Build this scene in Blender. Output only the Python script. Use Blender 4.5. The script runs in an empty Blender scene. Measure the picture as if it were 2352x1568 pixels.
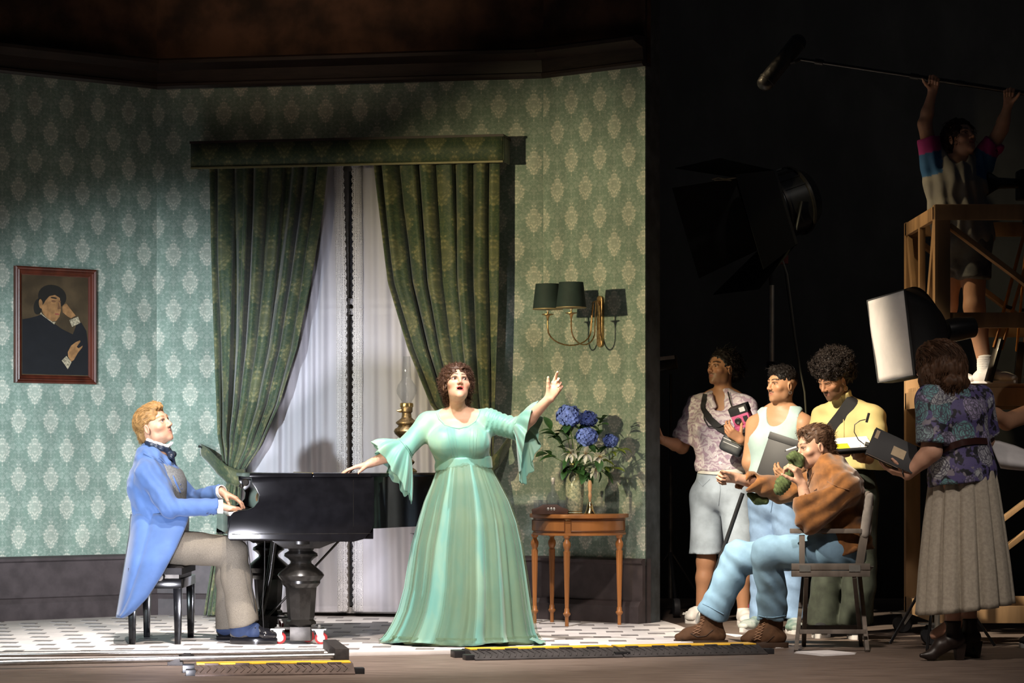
import bpy, bmesh, math, random
import numpy as np
from mathutils import Vector, Matrix
V = Vector
random.seed(7); RNG = np.random.default_rng(11)
S = bpy.context.scene
COL = S.collection
# ------------------------------------------------------------------ camera (a seat in the stalls, long lens, lens shift)
F = 6000.0; CH = 1.06; HOR = 1065.0            # focal length in px of the 2352 frame, eye height, horizon row
cam = bpy.data.cameras.new('camera'); cam.sensor_width = 36; cam.sensor_fit = 'HORIZONTAL'
cam.lens = 36 * F / 2352; cam.shift_y = (HOR - 784) / 2352; cam.clip_end = 200
camo = bpy.data.objects.new('camera', cam); COL.objects.link(camo)
camo.location = (0, 0, CH); camo.rotation_euler = (math.pi / 2, 0, 0)
S.camera = camo
S.view_settings.view_transform = 'Standard'; S.view_settings.look = 'None'
S.view_settings.gamma = 1; S.view_settings.exposure = 1.2; S.view_settings.use_curve_mapping = False
W = bpy.data.worlds.new('dark_house'); S.world = W; W.use_nodes = True
W.node_tree.nodes['Background'].inputs[0].default_value = (.55, .6, .75, 1)
W.node_tree.nodes['Background'].inputs[1].default_value = 0.006
def spot(name, loc, tgt, power, col, ang=30, blend=.6, size=.15):
    l = bpy.data.lights.new(name, 'SPOT'); l.energy = power; l.color = col
    l.spot_size = math.radians(ang); l.spot_blend = blend; l.shadow_soft_size = size
    o = bpy.data.objects.new(name, l); COL.objects.link(o); o.location = loc
    o.rotation_euler = (V(tgt) - V(loc)).to_track_quat('-Z', 'Y').to_euler(); return o
# stage lanterns: low front wash from the left, footlights, overhead keys, side light on the film crew; the last two are added fills
spot('front_wash_lantern', (-4.4, 7.8, 2.0), (-2.5, 17.6, 1.15), 2300, (.84, .93, 1.0), 22, 1, .10)
spot('wall_warm_lantern', (-5.7, 8.4, 2.6), (.25, 17.1, 1.95), 1600, (1.0, .83, .47), 21, 1, .09)
spot('foot_lantern', (-3.0, 11.6, .12), (-3.0, 17.6, .95), 430, (.78, .93, 1.0), 36, 1, .12)
spot('foot_lantern', (-1.9, 11.6, .12), (-1.2, 17.6, .95), 520, (.90, .90, 1.0), 34, 1, .12)
spot('overhead_key_lantern', (1.9, 10.2, 6.3), (-.4, 15.1, .9), 380, (1.0, .93, .84), 13, .6, .10)
spot('overhead_key_lantern', (-4.2, 11.8, 6.2), (-1.75, 15.4, .6), 420, (1.0, .94, .86), 19, .5, .10)
spot('floor_wash_lantern', (-1.2, 12.3, 7.0), (-1.0, 15.2, 0), 1700, (1.0, .92, .86), 38, .7, .15)
spot('crew_side_lantern', (-1.2, 12.6, 4.2), (1.75, 15.9, 1.0), 1500, (1.0, .87, .68), 29, .5, .09)
spot('tower_side_lantern', (-.5, 15.75, 4.8), (2.4, 15.8, 2.1), 200, (1.0, .74, .42), 26, .8, .08)
spot('floor_wash_lantern', (.2, 9.0, 6.5), (-.7, 13.4, 0), 1300, (1.0, .86, .74), 58, .9, .2)
spot('upper_wall_lantern', (-1.2, 9.5, 6.2), (-1.4, 17.9, 4.75), 260, (1.0, .72, .48), 22, 1, .2)
spot('added_right_fill', (4.6, 10.2, 5.2), (2.6, 14.5, .9), 150, (1.0, .88, .78), 22, .9, .15)  # added fill: brightens the white sheet and rims the woman's back
spot('added_backdrop_fill', (5.5, 13.0, 7.0), (2.6, 20.6, 4.0), 120, (1.0, .95, .88), 50, 1, .3)  # added fill: lifts the backstage wall so black gear stands out

# ------------------------------------------------------------------ helpers
def at(u, v, d): return V(((u - 1176) * d / F, d, CH - (v - HOR) * d / F))   # photo pixel + distance -> stage point
def fl(u, v, z=0.0):                                                             # photo pixel -> point on the floor
    d = F * (CH - z) / (v - HOR); return V(((u - 1176) * d / F, d, z))
BASE = {}
def tag(o, label=None, cat=None, group=None, kind=None):
    if label: o['label'] = label
    if cat: o['category'] = cat
    if group: o['group'] = group
    if kind: o['kind'] = kind
    return o
def thing(name, label, cat, base=(0, 0, 0), group=None):
    o = bpy.data.objects.new(name, None); COL.objects.link(o); o.location = base
    o.empty_display_size = .1; BASE[o.name] = V(base); return tag(o, label, cat, group)
def add_obj(name, me, m, parent=None, base=None):
    """mesh in world coordinates -> object whose origin is the thing's base"""
    o = bpy.data.objects.new(name, me); COL.objects.link(o)
    if m is not None and not len(me.materials): me.materials.append(m)
    if parent is not None:
        b = BASE[parent.name]; o.parent = parent
    else:
        b = V(base) if base is not None else V((0, 0, 0)); o.location = b
    BASE[o.name] = b
    if b.length > 0: me.transform(Matrix.Translation(-b))
    return o
def raw_mesh(name, verts, faces, smooth=True, angle=None, uv=None, col=None):
    me = bpy.data.meshes.new(name); verts = np.asarray(verts, dtype=np.float32)
    if isinstance(faces, np.ndarray) and faces.ndim == 2:
        n, k = faces.shape; me.vertices.add(len(verts)); me.vertices.foreach_set('co', verts.ravel())
        me.loops.add(n * k); me.loops.foreach_set('vertex_index', faces.astype(np.int32).ravel())
        me.polygons.add(n); me.polygons.foreach_set('loop_start', np.arange(n, dtype=np.int32) * k)
        me.update(calc_edges=True); me.validate()
    else:
        me.from_pydata([tuple(map(float, v)) for v in verts], [], [tuple(map(int, f)) for f in faces]); me.update()
    if smooth:
        me.polygons.foreach_set('use_smooth', np.ones(len(me.polygons), dtype=bool))
        if angle: me.set_sharp_from_angle(angle=math.radians(angle))
    if uv is not None:
        L = me.uv_layers.new(name='UVMap'); idx = np.empty(len(me.loops), dtype=np.int32)
        me.loops.foreach_get('vertex_index', idx); L.data.foreach_set('uv', np.asarray(uv, dtype=np.float32)[idx].ravel())
    if col is not None:
        a = me.color_attributes.new('Col', 'FLOAT_COLOR', 'POINT'); c = np.ones((len(verts), 4), dtype=np.float32); c[:, :3] = col
        a.data.foreach_set('color', c.ravel())
    return me
def frame_of(z, hint=(0, 0, 1)):
    z = V(z).normalized(); h = V(hint)
    if abs(z.dot(h.normalized())) > .98: h = V((1, 0, 0)) if abs(z.x) < .9 else V((0, 1, 0))
    x = h.cross(z).normalized(); return x, z.cross(x), z
class MB:
    """collects shapes; build() links them as one mesh object"""
    def __init__(s, M=None): s.v = []; s.f = []; s.M = M or Matrix()
    def add(s, vs, fs):
        n = len(s.v); s.v += [s.M @ V(v) for v in vs]; s.f += [tuple(i + n for i in f) for f in fs]; return s
    def box(s, lo, hi, R=None):
        x0, y0, z0 = lo; x1, y1, z1 = hi
        vs = [V(p) for p in ((x0, y0, z0), (x1, y0, z0), (x1, y1, z0), (x0, y1, z0), (x0, y0, z1), (x1, y0, z1), (x1, y1, z1), (x0, y1, z1))]
        if R is not None: vs = [R @ p for p in vs]
        return s.add(vs, [(3, 2, 1, 0), (4, 5, 6, 7), (0, 1, 5, 4), (1, 2, 6, 5), (2, 3, 7, 6), (3, 0, 4, 7)])
    def beam(s, a, b, w, h, up=(0, 0, 1), w2=None, h2=None):
        a = V(a); b = V(b); x, y, z = frame_of(b - a, up); w2 = w if w2 is None else w2; h2 = h if h2 is None else h2
        vs = []
        for p, ww, hh in ((a, w, h), (b, w2, h2)):
            for sx, sy in ((-1, -1), (1, -1), (1, 1), (-1, 1)): vs.append(p + x * sx * ww / 2 + y * sy * hh / 2)
        return s.add(vs, [(3, 2, 1, 0), (4, 5, 6, 7), (0, 1, 5, 4), (1, 2, 6, 5), (2, 3, 7, 6), (3, 0, 4, 7)])
    def tube(s, pts, r, n=10, caps=True):
        pts = [V(p) for p in pts]; m = len(pts); rs = r if hasattr(r, '__len__') else [r] * m
        T = [(pts[min(i + 1, m - 1)] - pts[max(i - 1, 0)]).normalized() for i in range(m)]
        x, y, _ = frame_of(T[0]); vs = []
        for i in range(m):
            x = (x - T[i] * x.dot(T[i])).normalized(); y = T[i].cross(x)
            for k in range(n):
                a = 2 * math.pi * k / n; vs.append(pts[i] + (x * math.cos(a) + y * math.sin(a)) * rs[i])
        fs = [(i * n + k, i * n + (k + 1) % n, (i + 1) * n + (k + 1) % n, (i + 1) * n + k) for i in range(m - 1) for k in range(n)]
        if caps: fs += [tuple(range(n - 1, -1, -1)), tuple(range((m - 1) * n, m * n))]
        return s.add(vs, fs)
    def lathe(s, prof, c=(0, 0, 0), n=24, axis=(0, 0, 1), lob=None):
        c = V(c); x, y, z = frame_of(axis, (0, 1, 0) if abs(axis[2]) > .9 else (0, 0, 1)); vs = []
        for r, h in prof:
            for k in range(n):
                a = 2 * math.pi * k / n; q = r * (lob(a, h) if lob else 1)
                vs.append(c + (x * math.cos(a) + y * math.sin(a)) * q + z * h)
        m = len(prof)
        fs = [(i * n + k, i * n + (k + 1) % n, (i + 1) * n + (k + 1) % n, (i + 1) * n + k) for i in range(m - 1) for k in range(n)]
        fs += [tuple(range(n - 1, -1, -1)), tuple(range((m - 1) * n, m * n))]
        return s.add(vs, fs)
    def prism(s, poly, d, closed=True):
        """polygon of 3D points pushed along vector d"""
        poly = [V(p) for p in poly]; n = len(poly); d = V(d)
        fs = [(i, (i + 1) % n, (i + 1) % n + n, i + n) for i in range(n)] + [tuple(range(n - 1, -1, -1)), tuple(range(n, 2 * n))]
        return s.add(poly + [p + d for p in poly], fs)
    def sphere(s, c, r, n=14, m=9, R=None):
        r = V((r, r, r)) if not hasattr(r, '__len__') else V(r); vs = []; c = V(c)
        for i in range(m + 1):
            t = math.pi * i / m
            for k in range(n):
                a = 2 * math.pi * k / n; p = V((math.sin(t) * math.cos(a) * r.x, math.sin(t) * math.sin(a) * r.y, math.cos(t) * r.z))
                vs.append(c + (R @ p if R is not None else p))
        return s.add(vs, [(i * n + k, (i + 1) * n + k, (i + 1) * n + (k + 1) % n, i * n + (k + 1) % n) for i in range(m) for k in range(n)])
    def grid(s, fn, nu, nv, wrap=False):
        vs = [fn(i / nu, j / nv) for j in range(nv + 1) for i in range(nu + 1)]
        return s.add(vs, [(j * (nu + 1) + i, j * (nu + 1) + i + 1, (j + 1) * (nu + 1) + i + 1, (j + 1) * (nu + 1) + i) for j in range(nv) for i in range(nu)])
    def mesh(s, name, angle=38, uv=None):
        return raw_mesh(name, np.array([tuple(v) for v in s.v]), s.f, True, angle, uv)
    def build(s, name, m, parent=None, base=None, angle=38, bevel=0, uv=None):
        o = add_obj(name, s.mesh(name, angle, uv), m, parent, base)
        bm = bmesh.new(); bm.from_mesh(o.data); bmesh.ops.recalc_face_normals(bm, faces=bm.faces)
        if bevel:
            es = [e for e in bm.edges if len(e.link_faces) == 2 and e.calc_face_angle(0) > .6]
            bmesh.ops.bevel(bm, geom=es, offset=bevel, segments=2, profile=.6, affect='EDGES', clamp_overlap=True)
        bm.to_mesh(o.data); bm.free()
        if bevel: o.data.polygons.foreach_set('use_smooth', np.ones(len(o.data.polygons), dtype=bool)); o.data.set_sharp_from_angle(angle=math.radians(angle))
        return o
def dup(o, parent=None, M=None):
    c = o.copy(); COL.objects.link(c); c.parent = parent
    if M is not None: c.matrix_local = M
    return c
# ------------------------------------------------------------------ materials
MATS = {}
def P3(c): return (c[0], c[1], c[2], 1)
class NT:
    def __init__(s, nt): s.t = nt
    def n(s, typ, **kw):
        n = s.t.nodes.new('ShaderNode' + typ)
        for k, v in kw.items(): setattr(n, k, v)
        return n
    def put(s, sock, v):
        if hasattr(v, 'is_output'): s.t.links.new(v, sock)
        else: sock.default_value = v
    def m(s, op, a, b=0.0, c=None, clamp=False):
        n = s.n('Math', operation=op, use_clamp=clamp); s.put(n.inputs[0], a); s.put(n.inputs[1], b)
        if c is not None: s.put(n.inputs[2], c)
        return n.outputs[0]
    def mix(s, f, a, b, blend='MIX'):
        n = s.n('Mix', data_type='RGBA', blend_type=blend); s.put(n.inputs[0], f)
        s.put(n.inputs[6], P3(a) if isinstance(a, tuple) else a); s.put(n.inputs[7], P3(b) if isinstance(b, tuple) else b); return n.outputs[2]
    def noise(s, vec, scale, detail=3, rough=.55, dist=0):
        n = s.n('TexNoise'); s.put(n.inputs['Vector'], vec); n.inputs['Scale'].default_value = scale
        n.inputs['Detail'].default_value = detail; n.inputs['Roughness'].default_value = rough; n.inputs['Distortion'].default_value = dist; return n.outputs[0]
    def voro(s, vec, scale, feature='F1', rnd=1):
        n = s.n('TexVoronoi', feature=feature); s.put(n.inputs['Vector'], vec); n.inputs['Scale'].default_value = scale; n.inputs['Randomness'].default_value = rnd; return n
    def ss(s, v, lo, hi):
        n = s.n('MapRange', interpolation_type='SMOOTHSTEP'); s.put(n.inputs[0], v); n.inputs[1].default_value = lo; n.inputs[2].default_value = hi; return n.outputs[0]
    def comb(s, x, y, z=0.0):
        n = s.n('CombineXYZ'); s.put(n.inputs[0], x); s.put(n.inputs[1], y); s.put(n.inputs[2], z); return n.outputs[0]
    def vscale(s, vec, sc):
        n = s.n('VectorMath', operation='MULTIPLY'); s.put(n.inputs[0], vec); n.inputs[1].default_value = sc; return n.outputs[0]
def new_mat(name):
    m = bpy.data.materials.new(name); m.use_nodes = True; MATS[name] = m
    t = NT(m.node_tree); b = m.node_tree.nodes['Principled BSDF']; return m, t, b
def mat(name, col=(.5, .5, .5), rough=.6, metal=0, var=.12, vs=14, bump=.0, bs=60, spec=.4, attr=False, alpha=1, sheen=0, coat=0, stretch=(1, 1, 1), col2=None, trans=0, weave=0, sss=0):
    if name in MATS: return MATS[name]
    m, t, b = new_mat(name)
    tc = t.n('TexCoord').outputs['Object']; vec = t.vscale(tc, stretch) if stretch != (1, 1, 1) else tc
    nz = t.noise(vec, vs, 4)
    c0 = tuple(x * (1 - var) for x in col); c1 = col2 or tuple(min(1, x * (1 + var)) for x in col)
    c = t.mix(t.ss(nz, .3, .7), c0, c1)
    if attr:
        a = t.n('Attribute'); a.attribute_name = 'Col'; c = t.mix(1.0, c, a.outputs['Color'], 'MULTIPLY')
    t.put(b.inputs['Base Color'], c); b.inputs['Roughness'].default_value = rough; b.inputs['Metallic'].default_value = metal
    b.inputs['Specular IOR Level'].default_value = spec; b.inputs['Alpha'].default_value = alpha
    b.inputs['Sheen Weight'].default_value = sheen; b.inputs['Coat Weight'].default_value = coat
    b.inputs['Transmission Weight'].default_value = trans
    if sss: b.inputs['Subsurface Weight'].default_value = sss; b.inputs['Subsurface Radius'].default_value = (.012, .005, .003)
    if bump or weave:
        n = t.n('Bump'); n.inputs['Strength'].default_value = bump or weave; n.inputs['Distance'].default_value = .004
        h = t.noise(vec, bs, 3)
        if weave:
            w1 = t.n('TexWave', bands_direction='DIAGONAL'); t.put(w1.inputs['Vector'], tc); w1.inputs['Scale'].default_value = bs; h = t.m('ADD', h, w1.outputs['Fac'])
        t.put(n.inputs['Height'], h); t.put(b.inputs['Normal'], n.outputs[0])
    return m
def damask(name, ground, leaf, med, px, py, uv=False, rough=.75, cov=.5, sheen=0, medsize=(.27, .26)):
    """mirror-symmetric damask: half-drop medallions over scrolling foliage"""
    m, t, b = new_mat(name)
    tc = t.n('TexCoord').outputs['UV' if uv else 'Object']; sp = t.n('SeparateXYZ'); t.put(sp.inputs[0], tc)
    X = t.m('DIVIDE', sp.outputs[0], px); Y = t.m('DIVIDE', sp.outputs[1 if uv else 2], py)
    def cell(off):
        a = t.m('ADD', X, off); c = t.m('ADD', Y, off)
        return t.m('ABSOLUTE', t.m('SUBTRACT', a, t.m('ROUND', a))), t.m('SUBTRACT', c, t.m('ROUND', c))
    ax, ay = cell(0.0); bx, by = cell(.5)
    def med_d(x, y):
        q = t.m('POWER', t.m('DIVIDE', t.m('ABSOLUTE', y), medsize[1]), 1.15); return t.m('ADD', t.m('POWER', t.m('DIVIDE', x, medsize[0]), 1.25), q)
    da, db = med_d(ax, ay), med_d(bx, by); sel = t.m('LESS_THAN', da, db); d = t.m('MINIMUM', da, db)
    mx = t.m('ADD', t.m('MULTIPLY', sel, ax), t.m('MULTIPLY', t.m('SUBTRACT', 1.0, sel), bx))
    my = t.m('ADD', t.m('MULTIPLY', sel, ay), t.m('MULTIPLY', t.m('SUBTRACT', 1.0, sel), by))
    mv = t.comb(t.m('MULTIPLY', mx, px), t.m('MULTIPLY', my, py), 0.0)
    fine = t.voro(mv, 62 if not uv else 46, 'F1'); fd = fine.outputs['Distance']
    edge = t.m('ADD', d, t.m('MULTIPLY', t.m('SUBTRACT', fd, .45), .55))
    mask = t.ss(edge, 1.05, .85)
    inner = t.ss(fd, .62, .22)
    rings = t.m('SINE', t.m('MULTIPLY', d, 19.0)); inner = t.m('MULTIPLY', inner, t.ss(rings, -1.2, .5))
    fo = t.noise(mv, 30 if not uv else 26, 3, .6, 1.6); fol = t.ss(fo, cov + .035, cov - .035)
    fo2 = t.ss(t.noise(mv, 70, 2, .6, .8), .42, .6)
    fol = t.m('MULTIPLY', fol, t.m('ADD', t.m('MULTIPLY', fo2, .6), .4))
    c = t.mix(t.m('MULTIPLY', fol, .8), ground, leaf)
    c = t.mix(t.m('MULTIPLY', mask, t.m('ADD', t.m('MULTIPLY', inner, .7), .3)), c, med)
    worn = t.noise(t.vscale(tc, (1, 1, .35)), 5, 5, .65)
    c = t.mix(t.ss(worn, .72, .3), c, t.mix(.35, c, (.03, .035, .03)))
    t.put(b.inputs['Base Color'], c); b.inputs['Roughness'].default_value = rough; b.inputs['Specular IOR Level'].default_value = .25
    b.inputs['Sheen Weight'].default_value = sheen
    return m
# ------------------------------------------------------------------ the setting
A = V((-2.448, 18.0)); L0 = V((-3.381, 17.25)); C = V((.21, 17.5)); E = V((.8645, 16.95))
LW = A + (L0 - A).normalized() * 1.9
FLZ = .025                                        # top of the tiled stage platform
WZ = 3.66                                         # where wallpaper meets cornice
paper = damask('green_damask_wallpaper', (.19, .26, .215), (.33, .385, .335), (.60, .585, .50), .24, .385)
dark_wood = mat('dark_stained_wood', (.022, .013, .010), .5, var=.3, vs=6, stretch=(1, 1, 8))
skirting = mat('painted_skirting', (.052, .040, .042), .55, var=.22, vs=9, bump=.1, bs=30)
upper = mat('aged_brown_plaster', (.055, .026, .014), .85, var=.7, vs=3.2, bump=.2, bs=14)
def wall_frame(p, q):
    """matrix: local x runs from p to q, local -y looks at the audience"""
    d = (q - p).normalized(); n = V((-d.y, d.x))
    return Matrix(((d.x, n.x, 0, p.x), (d.y, n.y, 0, p.y), (0, 0, 1, 0), (0, 0, 0, 1)))
def wall_obj(name, rects, M, m, kind='structure', th=.06):
    mb = MB()
    for x0, x1, z0, z1 in rects: mb.box((x0, 0, z0), (x1, th, z1))
    o = add_obj(name, mb.mesh(name), m); o.matrix_world = M; tag(o, kind=kind); return o
ML, MBk, MR = wall_frame(LW, A), wall_frame(A, C), wall_frame(C, E)
LL, LB, LR = (A - LW).length, (C - A).length, (E - C).length
# window opening in the back wall (local x)
wx0, wx1, wz0, wz1 = .50, 2.22, .03, 3.12
wall_obj('wall_left', [(0, LL, .4, WZ)], ML, paper)
wall_obj('wall_back', [(0, wx0, .4, WZ), (wx1, LB, .4, WZ), (wx0, wx1, wz1, WZ)], MBk, paper)
wall_obj('wall_right', [(0, LR, .4, WZ)], MR, paper, th=.012)
def profile_run(name, M, L, prof, m, x0=0, ext=0):
    """moulding: (out, z) profile pushed along the wall"""
    mb = MB(); mb.prism([(x0 - ext, -o, z) for o, z in prof], (L - x0 + 2 * ext, 0, 0))
    o = mb.build(name, m, angle=25); o.matrix_world = M; tag(o, kind='structure'); return o
base_prof = [(-.06, FLZ), (.075, FLZ), (.075, .135), (.055, .165), (.03, .172), (.03, .405), (.045, .415), (.045, .432), (.02, .445), (-.06, .445)]
profile_run('baseboard_left', ML, LL, base_prof, skirting)
profile_run('baseboard_back', MBk, wx0, base_prof, skirting)
profile_run('baseboard_back', MBk, LB, base_prof, skirting, x0=wx1)
profile_run('baseboard_right', MR, LR, base_prof, skirting)
corn_prof = [(-.06, WZ - .02), (.02, WZ - .02), (.035, WZ - .005), (.035, WZ + .012), (.02, WZ + .02), (.03, WZ + .10), (.10, WZ + .125), (.13, WZ + .135), (.13, WZ + .158), (.105, WZ + .174), (-.06, WZ + .172)]
for i, (M, L) in enumerate(((ML, LL), (MBk, LB), (MR, LR))): profile_run('trim_%d' % (i + 1), M, L, corn_prof, dark_wood)
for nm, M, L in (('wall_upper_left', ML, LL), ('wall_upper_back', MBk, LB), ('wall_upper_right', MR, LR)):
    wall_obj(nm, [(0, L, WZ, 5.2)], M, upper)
# end of the set wall: raw edge of the flat
d3 = (E - C).normalized(); n3 = V((-d3.y, d3.x))
mb = MB(); mb.prism([(E.x, E.y, 0), (E.x + n3.x * .02, E.y + n3.y * .02, 0), (E.x + .105, E.y + .17, 0), (E.x + .02, E.y + .20, 0)], (0, 0, 5.2))
tag(mb.build('wall_end', mat('scenic_flat_edge', (.05, .058, .062), .8, var=.4, vs=7, bump=.2, bs=30)), kind='structure')
# stage floor: planks seen at grazing angle, black backstage wall
m, t, b = new_mat('stage_boards'); tc = t.n('TexCoord').outputs['Object']
nz = t.noise(t.vscale(tc, (1.2, 7, 1)), 3, 5, .6); c = t.mix(t.ss(nz, .3, .7), (.105, .075, .06), (.185, .14, .115))
scuff = t.ss(t.noise(t.vscale(tc, (2, 9, 1)), 11, 4, .7), .62, .75); c = t.mix(t.m('MULTIPLY', scuff, .3), c, (.33, .29, .26))
t.put(b.inputs['Base Color'], c); b.inputs['Roughness'].default_value = .62
bp = t.n('Bump'); bp.inputs['Strength'].default_value = .15; t.put(bp.inputs['Height'], nz); t.put(b.inputs['Normal'], bp.outputs[0])
mb = MB(); mb.box((-9, 7, -.2), (9, 24, 0)); tag(mb.build('floor', m), kind='structure')
m, t, b = new_mat('black_scenic_paint'); tc = t.n('TexCoord').outputs['Object']
nz = t.noise(t.vscale(tc, (1, 1, .6)), 2.2, 6, .65); c = t.mix(t.ss(nz, .35, .75), (.006, .006, .0065), (.017, .017, .0175))
t.put(b.inputs['Base Color'], c); b.inputs['Roughness'].default_value = .9
mb = MB(); mb.box((.6, 20.6, 0), (8, 20.8, 8)); tag(mb.build('wall_backstage', m), kind='structure')
# tiled platform of the interior: pale slab with rounded right end, dark inset tiles
m, t, b = new_mat('pale_floor_tile'); tc = t.n('TexCoord').outputs['Object']
nz = t.noise(tc, 2.5, 5, .65); c = t.mix(t.ss(nz, .3, .75), (.56, .53, .52), (.76, .72, .70))
t.put(b.inputs['Base Color'], c); b.inputs['Roughness'].default_value = .45
edge = [fl(u, v, FLZ) for u, v in ((1510, 1421), (1556, 1434), (1592, 1448), (1622, 1458), (1650, 1467))]
poly = [(-5.2, 13.98, 0), (-1.05, 14.34, 0), (-.3, 14.54, 0), (.5, 14.90, 0), (1.0, 15.14, 0)] + [(p.x, p.y, 0) for p in reversed(edge)] + [(.93, 18.3, 0), (-5.2, 18.6, 0)]
slab = tag(MB().prism(poly, (0, 0, FLZ)).build('floor_tile_platform', m, bevel=.003), kind='structure')
inset = mat('grey_inset_tile', (.20, .185, .185), .45, var=.25, vs=20)
im = MB().box((-.052, -.052, -.004), (.052, .052, .0022)).mesh('tile_inset'); im.materials.append(inset)
cnt = 0
def on_slab(x, y):
    if y < np.interp(x, (-5.2, -1.05, -.3, .5, 1.0, 1.3), (14.06, 14.42, 14.62, 14.98, 15.22, 15.5)): return False
    for k in range(len(edge) - 1):
        a, b_ = edge[k], edge[k + 1]
        if b_.y <= y <= a.y: return x < a.x + (b_.x - a.x) * (y - a.y) / (b_.y - a.y) - .08
    return x < 1.2
for j in range(0, 27):
    y = 14.12 + j * .165
    for i in range(-10, 12):
        x = -1.0 + i * .42 + (j * .171) % .42
        if not on_slab(x, y): continue
        if abs(x) > 1176 / F * y + .05: continue
        wl = 18.0 + (x + 2.448) * (.75 / .933) if x < -2.448 else (18.0 - (x + 2.448) * .188 if x < .21 else 17.5 - (x - .21) * .84)
        if y > wl - .14: continue
        o = bpy.data.objects.new('tile_inset', im); COL.objects.link(o); o.parent = slab; o.location = (x, y, FLZ); cnt += 1
print('insets', cnt)
# ------------------------------------------------------------------ window, curtains
dB = (C - A).normalized(); nB = V((dB.y, -dB.x))                 # along the back wall / out of it towards the audience
def wp(u, v, off):
    """photo pixel -> point on a plane standing `off` metres in front of the back wall"""
    q = A + nB * off; k = (u - 1176) / F
    d = (q.x * nB.x + q.y * nB.y) / (k * nB.x + nB.y); return at(u, v, d)
win = tag(MB().box((wx0 - .05, .33, 0), (wx1 + .05, .36, wz1 + .05)).build('window_1', mat('brown_window_backing', (.045, .028, .014), .8, var=.5, vs=9)), kind='structure')
win.matrix_world = MBk; BASE[win.name] = V((0, 0, 0))
frame_m = mat('window_frame_paint', (.42, .40, .39), .5)
wm = MB()
for z in (.06, 2.10, 2.17, 3.08): wm.box((wx0, .10, z - .02), (wx1, .14, z + .02))
for x in (wx0 + .03, (wx0 + wx1) / 2 - .05, wx1 - .03): wm.box((x - .025, .10, .04), (x + .025, .14, 3.1))
o = wm.build('window_frame', frame_m); o.parent = win
pane_m = mat('window_glass', (.2, .2, .22), .25, alpha=.14, spec=.05)
for x0, x1 in ((wx0 + .05, (wx0 + wx1) / 2 - .08), ((wx0 + wx1) / 2 - .02, wx1 - .05)):
    for z0, z1 in ((.09, 2.07), (2.2, 3.05)):
        o = MB().box((x0, .118, z0), (x1, .123, z1)).build('pane', pane_m); o.parent = win
o = MB().box((wx0, 0, 0), (wx1, .33, .028)).build('window_sill', dark_wood); o.parent = win
drape_m = damask('green_gold_curtain_damask', (.036, .062, .032), (.085, .105, .046), (.20, .19, .085), .26, .44, uv=True, rough=.6, cov=.52, sheen=.25, medsize=(.30, .30))
# pelmet box covered in the curtain fabric
p0, p1 = wp(440, 352, .26), wp(1154, 345, .26); pel = thing('curtain_pelmet', 'straight damask covered pelmet box above the tall window', 'pelmet', wp(800, 352, 0))
xl = (V((p0.x, p0.y)) - A).dot(dB); xr = (V((p1.x, p1.y)) - A).dot(dB); zb, zt = 3.066, 3.225
def lb(x, y, z): return MBk @ V((x, -y, z))
def uvgrid(name, fn, nu, nv, m, parent=None, base=None, uvs=None, M=None, thick=0):
    vs, uv = [], []
    for j in range(nv + 1):
        for i in range(nu + 1):
            p = fn(i / nu, j / nv); vs.append(tuple(p)); uv.append(uvs(i / nu, j / nv) if uvs else (i / nu, j / nv))
    f = np.array([(j * (nu + 1) + i, j * (nu + 1) + i + 1, (j + 1) * (nu + 1) + i + 1, (j + 1) * (nu + 1) + i) for j in range(nv) for i in range(nu)])
    o = add_obj(name, raw_mesh(name, vs, f, True, None, uv), m, parent, base)
    if thick:
        md = o.modifiers.new('thick', 'SOLIDIFY'); md.thickness = thick; md.offset = 0
    return o
uvgrid('front_board', lambda s, t_: lb(xl + (xr - xl) * s, .26, zb + (zt - zb) * t_), 40, 2, drape_m, pel, uvs=lambda s, t_: (s * (xr - xl), .06 + t_ * .16), thick=.012)
for x in (xl, xr): uvgrid('side_board', lambda s, t_: lb(x, .03 + .23 * s, zb + (zt - zb) * t_), 4, 2, drape_m, pel, uvs=lambda s, t_: (s * .23, .06 + t_ * .16), thick=.012)
mb = MB(); mb.box((xl - .01, -.275, zt), (xr + .01, -.005, zt + .016)); mb.M = Matrix(); mb.v = [MBk @ v for v in mb.v]; mb.build('top_board', dark_wood, pel)
mb = MB(); mb.box((xl - .004, -.272, zb - .012), (xr + .004, -.25, zb)); mb.v = [MBk @ v for v in mb.v]; mb.build('welt', mat('gold_welt', (.22, .2, .1), .6), pel)
mb = MB()
for yy in (.07, .17): mb.tube([lb(xl + .05, yy, zt - .05), lb(xr - .05, yy, zt - .05)], .008)
mb.build('curtain_rail', mat('black_iron', (.02, .02, .02), .5), pel)
def interp(tab, v):
    return float(np.interp(v, [a for a, _ in tab], [b_ for _, b_ in tab]))
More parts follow.
